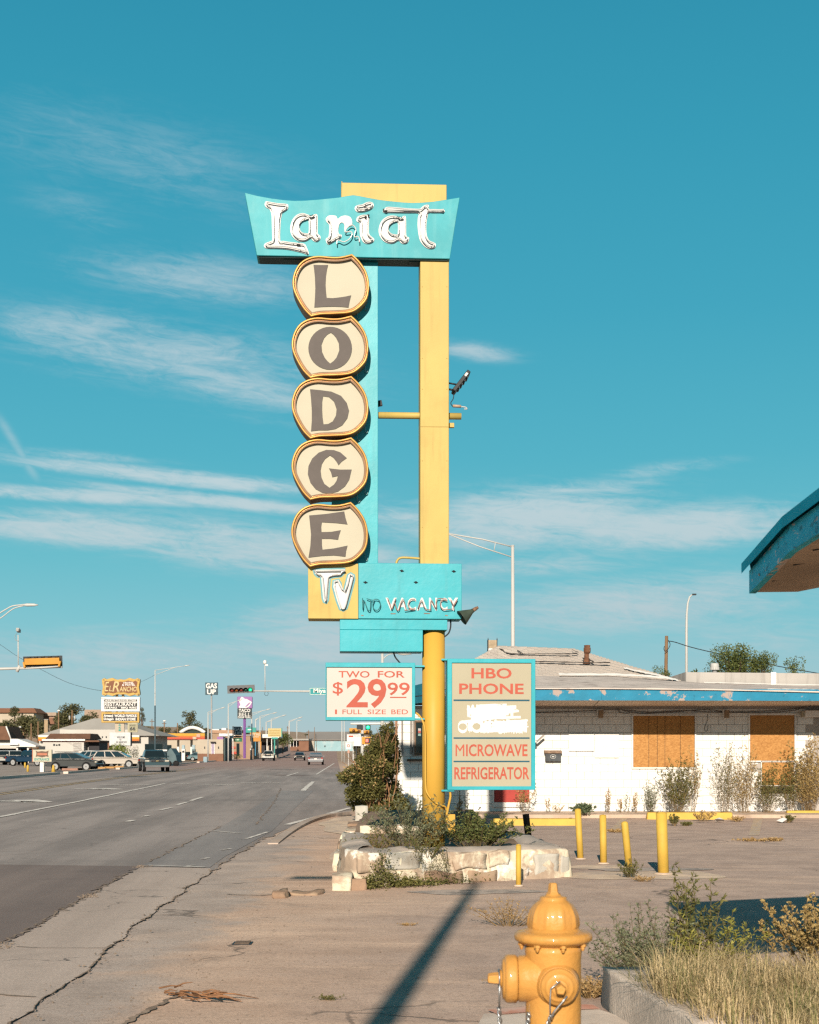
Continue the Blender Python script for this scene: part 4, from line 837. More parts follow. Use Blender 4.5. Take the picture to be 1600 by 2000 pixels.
def plant(name, label, cat, loc, h, rad, stems, lm, sm, LL=.05, LW=.012, twigs=8, lpt=8, up=0.8, group=None, seed=1, flat=1.0, stemr=.004, bare=0.15, tw=.3):
    r = random.Random(seed); loc = Vector(loc)
    t = thing(name, label, cat, loc, 0, group); S, Lf = MB(), MB()
    for i in range(stems):
        a = r.uniform(0, 6.283); q = r.random() ** .6 * rad; hh = h * (1.0 - .55 * (q / rad) ** 1.5 * (1 - up)) * r.uniform(.55, 1.0)
        b = loc + Vector((math.cos(a) * q * .30, math.sin(a) * q * .30 * flat, 0)); e = loc + Vector((math.cos(a) * q, math.sin(a) * q * flat, hh))
        m = b.lerp(e, .5) + Vector((r.gauss(0, .13), r.gauss(0, .13), .1)) * h * .6
        pts = [b.lerp(m, k / 5).lerp(m.lerp(e, k / 5), k / 5) for k in range(6)]
        S.tube(pts, [stemr * (1 - .13 * k) for k in range(6)], 3, caps=False)
        for j in range(twigs):
            k = bare + (1 - bare) * (j + r.random()) / twigs; f = min(4.99, k * 5); p = pts[int(f)].lerp(pts[int(f) + 1], f - int(f))
            d = Vector((r.gauss(0, 1), r.gauss(0, 1), r.uniform(.3, 1.6))).normalized(); ln = h * tw * r.uniform(.35, 1.0) * (1.15 - k)
            S.tube([p, p + d * ln], [stemr * .5, stemr * .25], 3, caps=False)
            for n in range(lpt):
                pp = p + d * ln * (n + r.random()) / lpt
                leaf(Lf, pp, (d + Vector((r.gauss(0, .8), r.gauss(0, .8), r.gauss(0, .6)))), LL * r.uniform(.6, 1.2), LW * r.uniform(.7, 1.3), r)
    S.build('stem', sm, t, fix=False); Lf.build('foliage', lm, t, fix=False); return t
def tuft(mb, c, h, n, r, spread=.06, w=.006, bend=.5):
    for i in range(n):
        a = r.uniform(0, 6.283); d = Vector((math.cos(a), math.sin(a), 0)); p = c + d * r.random() * spread; hh = h * r.uniform(.45, 1.1); s = Vector((-d.y, d.x, 0)) * w * .5
        b = bend * r.uniform(.2, 1.2) * hh; m = p + d * b * .3 + Vector((0, 0, hh * .62)); e = p + d * b + Vector((0, 0, hh * r.uniform(.8, 1)))
        mb.add([p - s, p + s, m + s * .8, m - s * .8, e], [(0, 1, 2, 3), (3, 2, 4)])

# ------------------------------------------------------------------ rubble planter round the sign
M_STONE = pm('limewashed_stone', (0.48, 0.36, 0.265), 0.92, 0.16, 2.2, 0.8, 22.0, k_=.72, dirt=[((0.74, 0.66, 0.50), 2.3, 0.44, 0.56, 0.95), ((0.34, 0.22, 0.14), 4.0, 0.56, 0.68, 0.7), ((0.86, 0.82, 0.74), 3.6, 0.57, 0.64, 0.9), ((0.22, 0.15, 0.11), 17.0, 0.62, 0.72, 0.6)])
M_STONE2 = pm('bare_brown_stone', (0.52, 0.34, 0.23), 0.92, 0.18, 2.5, 0.8, 24.0, dirt=[((0.56, 0.42, 0.29), 3.1, 0.45, 0.65, 0.8), ((0.74, 0.68, 0.58), 2.4, 0.66, 0.78, 0.7)])
M_STONEW = pm('white_stone', (0.74, 0.69, 0.60), 0.9, 0.08, 3.0, 0.6, 26.0, dirt=[((0.48, 0.38, 0.28), 2.6, 0.55, 0.72, 0.7)])
M_MORT = pm('old_mortar', (0.42, 0.335, 0.265), 0.95, 0.15, 3.0, 0.7, 30.0, dirt=[((0.6, 0.52, 0.41), 2.0, 0.5, 0.7, 0.6)])
M_COPE = pm('grey_coping', (0.42, 0.355, 0.305), 0.92, 0.13, 1.6, 0.7, 28.0, k_=.8, dirt=[((0.52, 0.44, 0.36), 2.2, 0.45, 0.7, 0.6)])
def rock(name, fr, c8, mat, parent, seed, n=4, amp=.02, rnd=.35):
    """rough block: c8 = (a0,a1,b0,b1,d0,d1) on frame fr, subdivided, rounded and displaced"""
    a0, a1, b0, b1, d0, d1 = c8; mb = MB(); bm = bmesh.new(); bmesh.ops.create_cube(bm, size=2.0); wob = 0.0 if name in ('kerb_block', 'pier') else 1.0
    bmesh.ops.subdivide_edges(bm, edges=bm.edges, cuts=n, use_grid_fill=True)
    sm = min(a1 - a0, b1 - b0, d1 - d0)
    for v in bm.verts:
        p = v.co.copy(); q = p.copy()
        ln = max(abs(p.x), abs(p.y), abs(p.z)); sp = p.normalized() * ln * 1.25; q = p.lerp(sp, rnd * .5)
        w = Vector(((q.x + 1) / 2 * (a1 - a0) + a0, (q.y + 1) / 2 * (b1 - b0) + b0, (q.z + 1) / 2 * (d1 - d0) + d0))
        w.x += wob * .05 * mnoise.noise(Vector((w.y * 5 + seed * 0.7, w.x * .8, 1))) * min(1, (a1 - a0) / .3); w.y += wob * .035 * mnoise.noise(Vector((w.x * 4, 7, w.z * 2)))
        nz = mnoise.noise_vector(w * 4.5 + Vector((seed * 3.1, seed * 1.7, 0))) * amp + mnoise.noise_vector(w * 13 + Vector((seed, 0, 0))) * amp * .4
        v.co = w + nz
    vs = [fr(*v.co) for v in bm.verts]; fs = [tuple(v.index for v in f.verts) for f in bm.faces]; bm.free()
    mb.add(vs, fs, 0, True); return mb.build(name, mat, parent)
plr = thing('stone_planter', 'low limewashed rubble stone planter wall around the base of the motel sign', 'planter', (0.6, 17.6, 0))
A, B = Vector((-0.70, 16.62)), Vector((2.07, 18.18)); T = (B - A).normalized(); N = Vector((-T.y, T.x)); WL = (B - A).length
def wf(a, b, d): q = A + T * a + N * d; return (q.x, q.y, b)
def topz(s): return 0.455 - 0.11 * s / WL
r = random.Random(2)
path = smooth_loop([(-.90, 19.2), (-.88, 18.2), (-.86, 17.4), (-.81, 16.98), (-.64, 16.70), (-.42, 16.78), (.2, 17.13), (1.1, 17.64), (1.9, 18.09), (2.05, 18.24), (2.02, 18.7), (1.88, 20.0), (1.72, 21.8)], 9, False)
prof = [(.035, -.06), (.03, .03), (.012, .12), (.018, .18), (.0, .24), (-.006, 1.0), (-.03, 1.02), (-.10, 1.045), (-.17, 1.06), (-.26, 1.065), (-.34, 1.04), (-.385, .97), (-.39, .4)]
vs = []; tot = len(path)
for i, p in enumerate(path):
    p = Vector(p); t = (Vector(path[min(i + 1, tot - 1)]) - Vector(path[max(i - 1, 0)])).normalized(); n = Vector((t.y, -t.x)); f = i / tot
    h = .50 if f < .22 else .50 - .12 * min(1, (f - .22) / .45); h += .018 * mnoise.noise(Vector((p.x * 2.2, p.y * 2.2, 4)))
    for d, z in prof:
        z = z if z < .3 else (z - 1) * 1.0 + h - .05 if z > .9 else h * .5
        q = p + n * d; w = Vector((q.x, q.y, z)); nz = mnoise.noise_vector(w * 3.2) * .030 + mnoise.noise_vector(w * 9.0) * .016 + mnoise.noise_vector(w * 24.0) * .006
        vs.append(tuple(w + nz))
m = len(prof); mb = MB(); mb.add(vs, [(i * m + j, i * m + j + 1, (i + 1) * m + j + 1, (i + 1) * m + j) for i in range(tot - 1) for j in range(m - 1)], 0, True)
for p, q in zip(mb.f, range(len(mb.f))): mb.mi[q] = 1 if (q % (m - 1)) >= 6 else 0
core = mb.build('wall_body', [M_STONE, M_COPE], plr, fix=False)
for i, (s0, s1, z0, z1, dp, m_) in enumerate(((.10, .42, .16, .40, -.012, M_STONE), (.47, .95, .20, .40, -.016, M_STONEW), (1.02, 1.30, .19, .38, -.008, M_STONE), (1.40, 1.88, .17, .36, -.014, M_STONE), (1.93, 2.22, .18, .36, -.010, M_STONE), (2.62, 2.98, .02, .30, -.016, M_STONEW), (.20, .55, .0, .15, -.03, M_STONE), (.62, .90, .02, .17, -.022, M_STONE), (1.0, 1.52, .0, .15, -.028, M_STONE2), (1.62, 2.02, .0, .13, -.024, M_STONE2), (2.12, 2.5, .0, .15, -.014, M_STONE), (3.0, 3.13, .0, .28, -.01, M_STONEW))):
    rock('stone', wf, (s0, s1, z0, z1, dp - .012, .08), m_, core, i + 1, 6, .020, .12)
WL_F = lambda a, b, d: (a, d, b)
for i, (x0, x1, y0, y1, z0, z1, m_) in enumerate(((-.89, -.66, 16.36, 16.8, -.04, .17, M_STONE), (-.69, -.50, 16.42, 16.76, -.04, .13, M_STONE2))):
    rock('stone', WL_F, (x0, x1, z0, z1, y0, y1), m_, plr, 70 + i, 6, .026, .22)
for i in range(7):
    y0 = 19.0 + i * 1.15; rock('stone', WL_F, (-1.02 - .012 * i, -.72 - .012 * i, -.03, .24 + .05 * (i % 3), y0, y0 + 1.2), M_STONE2 if i % 2 else M_STONE, plr, 110 + i, 4, .03, .3)
for i in range(5):
    rock('stone', WL_F, (-.75 + i * .42, -.35 + i * .42, .1, .44 + .015 * (i % 2), 21.8, 22.3), M_STONE, plr, 130 + i, 4, .025, .25)
rock('pier', WL_F, (-1.04, -.80, 0, .56, 27.2, 27.45), M_STONEW, plr, 150, 3, .012, .12)
mb = MB(); gsx, gsy = 14, 24
pts = [(-.85 + 2.5 * i / gsx * (1 if y_ < 22 else .85), 17.0 + 11.5 * j / gsy) for j in range(gsy + 1) for y_ in (17.0 + 11.5 * j / gsy,) for i in range(gsx + 1)]
def inwall(x, y): return y > A.y + (x - A.x) * T.y / T.x + .32
pts2 = []
for x, y in pts:
    ymin = A.y + (x - A.x) * T.y / T.x + .30; yy = max(y, ymin); pts2.append((x, yy, .33 + .05 * mnoise.noise(Vector((x * 2, yy * 2, 0))) + (.10 if yy > 22.3 else 0)))
mb.add(pts2, [(j * (gsx + 1) + i, j * (gsx + 1) + i + 1, (j + 1) * (gsx + 1) + i + 1, (j + 1) * (gsx + 1) + i) for j in range(gsy) for i in range(gsx)], 0, True)
mb.build('soil', pm('planter_soil', (0.40, 0.275, 0.19), 0.95, 0.2, 3.0, 0.6, 30.0), plr, fix=False)
# broken concrete lump at the gutter
lump = thing('concrete_lump', 'broken lump of pale concrete lying at the edge of the gutter', 'rubble', (-1.32, 15.9, 0))
for i, (x0, x1, y0, y1, h_) in enumerate(((-1.52, -1.34, 15.5, 15.85, .055), (-1.36, -1.0, 15.8, 16.15, .025))):
    rock('chunk', WL_F, (x0, x1, -.02, h_, y0, y1), M_STONE2, lump, 170 + i, 5, .05, .5)
# plants in the planter
plant('weed_bush', 'grey green sage like bush in the planter in front of the yellow pole', 'bush', (0.02, 17.95, .33), .80, .70, 66, L_SAGE, M_STEM, .030, .011, 9, 10, .5, seed=3, flat=.6)
plant('weed_bush', 'darker green bush in the planter below the amenities board', 'bush', (0.90, 18.65, .33), .58, .78, 66, L_GREEN, M_STEM, .038, .015, 8, 9, .25, seed=4, flat=.5)
plant('weed_bush', 'small drooping green bush hanging over the front of the planter wall', 'bush', (0.20, 17.12, .32), .36, .30, 11, L_OLIVE, M_STEM, .028, .010, 8, 8, .5, seed=5, flat=.5)
mb = MB(); rr_ = random.Random(6); St = MB()
hang = thing('trailing_weed', 'thin green weed trailing down the stones below the yellow pole', 'weed', (0.30, 16.98, .40))
for i in range(9):
    x = .32 + rr_.gauss(0, .13); p = Vector((x, 17.20 + (x - .3) * .55, .45)); pts = [p]
    for k in range(5): p = p + Vector((rr_.gauss(0, .03), -.085 if k < 2 else -.004, -.012 if k < 1 else -.055 * rr_.uniform(.5, 1.5))); pts.append(p)
    St.tube(pts, .0025, 3, caps=False)
    for q in pts[1:]:
        for n in range(7): leaf(mb, q + Vector((rr_.gauss(0, .02), rr_.gauss(0, .015), rr_.gauss(0, .03))), Vector((rr_.gauss(0, 1), rr_.gauss(0, 1), rr_.gauss(0, 1))), .026, .010, rr_)
St.build('stem', M_STEM, hang, fix=False); mb.build('foliage', L_OLIVE, hang, fix=False)
plant('weed_bush', 'thin twiggy weed on the tan earth at the left end of the planter', 'weed', (-.42, 17.75, .33), .34, .55, 30, L_OLIVE, M_DRYSTEM, .03, .010, 5, 6, .4, seed=7, flat=.35)
plant('tall_weed', 'brown seed head weed standing right of the yellow junction box', 'weed', (0.72, 20.5, .33), .95, .10, 9, L_DRY, M_DRYSTEM, .022, .009, 14, 7, .9, seed=8, bare=.35, tw=.12)
# creeping plant along the foot of the wall
creep = thing('creeping_weed', 'low green weed creeping along the foot of the planter stones', 'weed', (-.1, 16.4, 0))
mb = MB(); r = random.Random(12)
for i in range(2600):
    s = abs(r.gauss(0, .62)) - .12; q = A + T * (s + .22) - N * (abs(r.gauss(0, .12)) + .03); hgt = .05 + .16 * math.exp(-((s - .15) / .12) ** 2) if s > -.1 else .04
    leaf(mb, Vector((q.x, q.y, abs(r.gauss(0, hgt)) + .004)), Vector((r.gauss(0, 1), r.gauss(0, 1), r.uniform(-.2, 1))), .04, .014, r)
mb.build('foliage', L_OLIVE, creep, fix=False)

# ------------------------------------------------------------------ bollards
def bollard(px, ytop, ybot, wpx, lean, label, dome=False, mat=None, cap=True, name='bollard', group='yellow steel bollards by the planter'):
    g_ = G(px, ybot); Y = g_.y; k = Y / F; rad = wpx * k / 2; h = (ybot - ytop) * k
    t = thing(name, label, 'bollard' if name == 'bollard' else 'post', g_, 0, group)
    top = g_ + Vector((lean * h, 0, h)); ax = (top - g_).normalized(); M = ax.to_track_quat('Z', 'Y').to_matrix()
    pr = [(rad, -.05), (rad, h)] if not dome else [(rad, -.05), (rad, h - rad * .7)] + [(rad * math.cos(a), h - rad * .7 + rad * .7 * math.sin(a)) for a in (.4, .8, 1.2)] + [(0, h)]
    mb = MB(); mb.lathe(pr, 20, g_, M); mb.build('post', mat or M_BOLL, t)
    if not dome and cap:
        mb = MB(); mb.lathe([(rad * .93, h + .001), (rad * .9, h + .008), (0, h + .016)], 20, g_, M); mb.build('concrete_fill', mat or M_BOLL, t)
    mb = MB(); mb.lathe([(rad * 1.9, 0.002), (rad * 1.6, .012), (rad * 1.02, .02)], 14, g_); mb.build('footing', M_SAND, t)
    return t
bollard(1013, 1651, 1731, 10.5, .0, 'short slim yellow post in front of the planter wall')
bollard(1134, 1581, 1678, 12.5, -.055, 'slim yellow bollard beside the right end of the planter wall')
bollard(1179, 1593, 1687, 13.5, -.015, 'slim flat topped yellow bollard next to the round topped one')
bollard(1229, 1603.5, 1696, 14, -.10, 'leaning yellow bollard with a round top', True)
bollard(1296, 1588, 1707, 21.5, -.035, 'thick yellow bollard, stoutest of the group')
def stake(px, ytop, ybot, Y, w, lean, label):
    b = P(px, ybot, Y); t_ = P(px + lean, ytop, Y); t = thing('stake', label, 'post', b)
    mb = MB(); mb.tube([b - (t_ - b) * .3, t_], w, 4, smooth=False); mb.build('post', pm('rusty_brown', (0.06, 0.035, 0.022), 0.8, 0.2, 8.0), t)
stake(1032, 1590, 1632, 21.5, .05, -5, 'dark rusty stake leaning behind the planter rim'); stake(915, 1594, 1612, 21.0, .05, 0, 'short dark stub of a post among the planter bushes')

# ------------------------------------------------------------------ fire hydrant
HX, HY = 0.556, 5.5
M_HYD = pm('hydrant_enamel', (0.86, 0.42, 0.10), 0.45, 0.06, 6.0, 0.35, 45.0, coat=0.35, dirt=[((0.62, 0.25, 0.05), 9.0, 0.55, 0.75, 0.35), ((0.40, 0.16, 0.05), 38.0, 0.66, 0.74, 0.6), ((0.75, 0.62, 0.5), 55.0, 0.71, 0.76, 0.8)])
hyd = thing('fire_hydrant', 'glossy orange yellow fire hydrant with silver cap chains', 'hydrant', (HX, HY, 0.012))
HO = Vector((HX, HY, 0))
mb = MB(); mb.lathe([(.165, .012), (.165, .05), (.115, .06), (.107, .10), (.107, .60), (.107, .80), (.110, .83), (.112, .855)], 40, HO); mb.build('barrel', M_HYD, hyd)
mb = MB(); mb.lathe([(.108, .852), (.140, .868), (.149, .874), (.151, .886), (.148, .898), (.136, .905), (.118, .909), (.104, .914), (.099, .921)], 48, HO); mb.build('bonnet_flange', M_HYD, hyd)
mb = MB(); prof = [(.099, .918), (.0995, .93), (.098, .95), (.0945, .970), (.088, .990), (.078, 1.008), (.066, 1.020), (.056, 1.026), (.054, 1.030), (.054, 1.038), (.045, 1.041), (.034, 1.0435), (.030, 1.05)]
nn = 96; vs = []
for rr, z in prof:
    for j in range(nn):
        a = 2 * math.pi * j / nn; k = max(0, (1.022 - z) / .1) if z < 1.022 else 0
        bump_ = .0055 * min(1, k * 2.2) * max(0.0, math.cos(10 * a + .3)) ** 1.5 if z > .922 else 0
        vs.append(HO + Vector(((rr - .002 + bump_) * math.cos(a), (rr - .002 + bump_) * math.sin(a), z)))
mb.add(vs, [(i * nn + j, i * nn + (j + 1) % nn, (i + 1) * nn + (j + 1) % nn, (i + 1) * nn + j) for i in range(len(prof) - 1) for j in range(nn)], 0, True); mb.build('bonnet', M_HYD, hyd, fix=False)
mb = MB(); mb.lathe([(.030, 1.048), (.026, 1.054), (.022, 1.058), (.0185, 1.088), (.0145, 1.093), (0, 1.094)], 5, HO, Matrix.Rotation(.4, 3, 'Z'), smooth=False); mb.build('operating_nut', M_HYD, hyd, 0.002)
for i in range(8):
    a = 2 * math.pi * (i + .25) / 8; p = HO + Vector((.127 * math.cos(a), .127 * math.sin(a), 0))
    mb = MB(); mb.lathe([(.013, .866), (.013, .855), (.0085, .854), (.0085, .848), (.004, .839), (0, .838)], 6, p, smooth=False); mb.build('bolt', M_HYD, hyd)
XN = Matrix.Rotation(R(-90), 3, 'Y')     # +Z -> -X
NZ = .722
mb = MB(); mb.lathe([(.108, .02), (.102, .07), (.0935, .095), (.090, .108), (.090, .133), (.086, .136), (.086, .140)], 40, HO + Vector((0, 0, NZ)), XN); mb.build('pumper_nozzle', M_HYD, hyd)
mb = MB(); mb.lathe([(.086, .141), (.092, .143), (.094, .150), (.094, .172), (.091, .184), (.083, .190), (.078, .1905), (.078, .196), (.050, .199), (.034, .200), (.034, .207), (.030, .209), (.0, .209)], 40, HO + Vector((0, 0, NZ)), XN); cap = mb.build('pumper_cap', M_HYD, hyd)
mb = MB(); mb.lathe([(.026, .209), (.0255, .224), (.0215, .250), (.016, .254), (0, .254)], 5, HO + Vector((0, 0, NZ)), XN @ Matrix.Rotation(.3, 3, 'Z'), smooth=False); mb.build('cap_nut', M_HYD, cap, .0015)
YN = Matrix.Rotation(R(90), 3, 'X')      # +Z -> -Y
NO_ = HO + Vector((0.008, 0, .712))
mb = MB(); mb.lathe([(.088, .07), (.081, .100), (.076, .112), (.073, .118), (.073, .122)], 40, NO_, YN); mb.build('hose_nozzle', M_HYD, hyd)
mb = MB(); mb.lathe([(.069, .118), (.0705, .126), (.070, .140), (.066, .147), (.055, .149), (.054, .154), (.047, .157), (.032, .158), (.031, .163), (.027, .165), (0, .165)], 40, NO_, YN); cap2 = mb.build('hose_cap', M_HYD, hyd)
mb = MB(); mb.lathe([(.0235, .165), (.0225, .19), (.0195, .21), (.015, .213), (0, .213)], 5, NO_, YN @ Matrix.Rotation(.2, 3, 'Z'), smooth=False); mb.build('cap_nut', M_HYD, cap2, .0015)
M_CHAIN = pm('silver_chain', (0.62, 0.62, 0.62), 0.35, 0.1, 10.0, metal=0.8)
def twist(mb, pts, rad=.0042, tw=.006):
    q = smooth_loop([tuple(p) for p in pts], 8, False)
    for s in (0, math.pi):
        mb.tube([Vector(p) + Vector((math.cos(i * .9 + s), math.sin(i * .9 + s), 0)) * tw for i, p in enumerate(q)], rad, 5)
mb = MB(); cx = HX - .205
mb.tube([HO + Vector((-.210, .036 * math.cos(a), NZ + .036 * math.sin(a))) for a in [i * 6.283 / 14 for i in range(14)]], .0035, 5, True)
mb.tube([HO + Vector((-.209, -.03, NZ - .02)), HO + Vector((-.210, -.01, NZ - .11))], .0038, 5)
twist(mb, [HO + Vector((-.210, -.01, NZ - .11)), HO + Vector((-.206, -.01, NZ - .17)), HO + Vector((-.195, -.01, NZ - .24)), HO + Vector((-.16, 0, NZ - .30)), HO + Vector((-.11, 0, NZ - .26))]); mb.build('chain', M_CHAIN, cap)
mb = MB(); p0 = NO_ + Vector((0, -.165, 0))
mb.tube([p0 + Vector((.0, -.012, .028)), p0 + Vector((-.035, -.01, .0)), p0 + Vector((-.038, -.008, -.055)), p0 + Vector((-.036, 0, -.10))], .0035, 5)
mb.tube([p0 + Vector((.027, -.004, -.028)), p0 + Vector((.01, -.004, -.05)), p0 + Vector((-.02, -.002, -.085)), p0 + Vector((-.035, 0, -.11))], .0042, 5)
twist(mb, [p0 + Vector((-.032, .0, -.10)), p0 + Vector((-.042, .03, -.14)), p0 + Vector((-.06, .05, -.19)), p0 + Vector((-.08, .06, -.24))]); mb.build('chain', M_CHAIN, cap2)
mb = MB(); q = HO + Vector((-.098, -.05, .0)); twist(mb, [q + Vector((0, 0, .60)), q + Vector((-.005, -.01, .56)), q + Vector((-.02, -.01, .52)), q + Vector((-.03, 0, .46))], .005); mb.box(q + Vector((.012, .01, .61)), (.022, .012, .05)); mb.build('chain', M_CHAIN, hyd)

# ------------------------------------------------------------------ raised kerb bed at the lower right
bed = thing('raised_bed', 'rough concrete retaining kerb holding the bed of dry grass', 'raised bed', (2.4, 8.5, 0))
M_BLOCK = pm('rough_concrete', (0.44, 0.365, 0.305), 0.93, 0.16, 2.4, 0.9, 35.0, k_=1.1, dirt=[((0.27, 0.22, 0.18), 3.0, 0.5, 0.7, 0.7), ((0.50, 0.40, 0.31), 1.6, 0.5, 0.7, 0.5)], streak=((0.2, 0.17, 0.14), 0.4, 14.0))
def bf(a, b, d): return (1.21 + a * .978 + (8.88 - d) * .115 , d - a * .02, b)
rock('kerb_block', bf, (0, .42, -.06, .255, 6.9, 8.9), M_BLOCK, bed, 201, 9, .016, .05)
rock('kerb_block', bf, (.43, 1.9, -.06, .25, 8.58, 8.9), M_BLOCK, bed, 202, 8, .016, .05); rock('kerb_block', bf, (1.91, 3.6, -.06, .25, 8.58, 8.9), M_BLOCK, bed, 203, 8, .016, .05)
rock('kerb_block', bf, (0, .42, -.06, .25, 4.4, 6.88), M_BLOCK, bed, 204, 6, .016, .05)
mb = MB(); mb.mm((1.5, 4.2, -.05), (5.2, 8.66, .22)); mb.build('soil', pm('bed_soil', (0.30, 0.21, 0.13), 0.95, 0.25, 4.0, 0.6, 30.0), bed)
gm = MB(); gm2 = MB(); r = random.Random(55)
for i in range(1750):
    y = r.uniform(6.3, 8.95); x = r.uniform(1.30 + (8.9 - y) * .115, 1.1 + y * .34); d = mnoise.noise(Vector((x * 1.7, y * 1.7, 3)))
    edge_ = (x - 1.30 - (8.9 - y) * .115)
    if r.random() > .35 + d + min(edge_ * 1.4, .7): continue
    if x < 1.62 + (y - 8.45) * .5 and y > 8.45 : continue
    tuft(gm if r.random() < .78 else gm2, Vector((x, y, .21 if edge_ > .3 else .245)), (.165 + .08 * d) * r.uniform(.6, 1.6), 15, r, .13, .0042, r.choice((.5, .9, 1.5, 2.6)))
o = gm.build('dry_grass', leafmat('dry_grass', (0.43, 0.325, 0.165), (0.64, 0.505, 0.30), 2.0, .35), fix=False, kind='stuff'); o['label'] = 'long dry yellow grass spilling over the concrete kerb'
o = gm2.build('green_grass', leafmat('green_grass', (0.15, 0.15, 0.055), (0.27, 0.25, 0.10), 2.0, .35), fix=False, kind='stuff'); o['label'] = 'green grass blades among the dry grass'
plant('sage_shrub', 'grey green feathery shrub growing behind the corner of the concrete kerb', 'shrub', (1.62, 9.35, 0), .64, .48, 92, L_SAGE, M_STEM, .026, .007, 11, 9, .55, seed=21, stemr=.003)
plant('green_weed', 'tall bright green leafy weed rising out of the grey shrub', 'weed', (1.80, 9.25, 0), .92, .24, 14, L_OLIVE, M_STEM, .042, .010, 17, 9, .9, seed=22, stemr=.004, tw=.2)
plant('yellow_weed', 'low yellow green weed in front of the grey shrub', 'weed', (1.92, 8.95, .2), .42, .40, 22, leafmat('lime_leaf', (0.15, 0.15, 0.025), (0.30, 0.27, 0.06)), M_STEM, .034, .007, 9, 8, .6, seed=23, stemr=.003)
plant('golden_bush', 'golden dry seeded bush at the right edge above the grass', 'bush', (2.58, 8.80, .2), .58, .42, 52, L_GOLD, M_DRYSTEM, .024, .013, 12, 9, .6, seed=24, bare=.35, tw=.2)
plant('brown_tuft', 'small brown dried tuft at the foot of the concrete kerb', 'weed', (1.17, 9.25, 0), .15, .16, 50, L_DRY, M_DRYSTEM, .03, .006, 4, 7, .5, seed=25)
# dried weeds and twigs lying on the lot
plant('dead_weed', 'straw coloured dead weed clump on the lot behind the hydrant', 'weed', (0.92, 13.05, 0), .30, .46, 40, L_DRY, M_DRYSTEM, .020, .006, 5, 5, .3, seed=26, flat=.5, stemr=.003)
plant('dead_weed', 'thin strip of brown weeds in a crack left of the hydrant', 'weed', (0.72, 9.75, 0), .06, .30, 34, L_DRY, M_DRYSTEM, .02, .005, 3, 4, .3, seed=27, flat=.12, stemr=.002)
plant('dead_weed', 'tiny weed strip in a crack in the dirt left of the long shadow', 'weed', (-.52, 9.15, 0), .04, .14, 18, L_OLIVE, M_STEM, .016, .005, 3, 5, .3, seed=28, flat=.15, stemr=.002)
for i, (px, py, s, lb) in enumerate(((800, 1808, .1, 'brown scrap of weed beside the upper part of the long shadow'), (1240, 1716, .32, ''), (1250, 1720, .2, ''))):
    g_ = G(px, py)
    if i == 0: plant('dead_weed', lb, 'weed', g_, .03, .14, 14, L_DRY, M_DRYSTEM, .02, .005, 3, 5, .3, seed=30, flat=.2, stemr=.002)
plant('small_weed', 'green weed growing at the foot of the leaning bollard', 'weed', G(1232, 1714), .26, .20, 20, L_OLIVE, M_STEM, .03, .008, 7, 7, .6, seed=31)
plant('dead_weed', 'brown flattened weed right of the leaning bollard foot', 'weed', G(1258, 1722), .08, .2, 24, L_DRY, M_DRYSTEM, .025, .006, 4, 5, .3, seed=32, flat=.3, stemr=.002)
twig = thing('dead_branch', 'reddish brown broken palm twig lying on the dirt by the gutter', 'branch', (-1.42, 9.15, 0)); mb = MB(); r = random.Random(61)
for i in range(26):
    x = -1.66 + .42 * r.random(); y = 9.3 - (x + 1.66) * .55 + r.gauss(0, .05); a = r.gauss(-.35, .35); L = r.uniform(.08, .32); z = .01 + .05 * r.random()
    p = Vector((x, y, z)); d = Vector((math.cos(a), math.sin(a), r.gauss(-.02, .12))); mb.tube([p, p + d * L * .5 + Vector((0, 0, .01)), p + d * L], [.006, .005, .002], 4)
mb.build('twig', pm('red_brown_twig', (0.40, 0.20, 0.10), 0.8, 0.3, 12.0), twig)
def grate(cx, cy, w, l, label, z):
    t = thing('drain_grate', label, 'grate', (cx, cy, 0)); mb = MB(); mb.mm((cx - w / 2, cy - l / 2, .001), (cx + w / 2, cy + l / 2, z)); mb.build('frame', M_DARK, t)
    mb = MB()
    for i in range(7): mb.mm((cx - w / 2 + .02, cy - l / 2 + l * (i + .3) / 7, z), (cx + w / 2 - .02, cy - l / 2 + l * (i + .7) / 7, z + .008))
    mb.build('bar', pm('rusted_iron', (0.16, 0.115, 0.085), 0.7, 0.2, 10), t)
g_ = G(474, 1843); grate(g_.x, g_.y, .16, .18, 'small iron water cover set in the dirt', .006)
g_ = G(668, 1592); grate(g_.x, g_.y, .5, 1.5, 'iron storm drain grate in the side street gutter', .012)
# litter by the motel
for px, py, lb in ((1405, 1607, 'white paper scrap on the lot near the parking blocks'), (1530, 1607, 'white crumpled litter by the right hand parking block')):
    g_ = G(px, py); t = thing('litter', lb, 'litter', g_); mb = MB(); r = random.Random(px)
    pts = [g_ + Vector((.16 * math.cos(a) * r.uniform(.5, 1), .2 * math.sin(a) * r.uniform(.5, 1), .01 + .09 * r.random())) for a in [i * 1.05 for i in range(6)]]
    mb.add(pts + [g_ + Vector((0, 0, .12))], [(i, (i + 1) % 6, 6) for i in range(6)]); mb.build('paper', M_WHITE, t)

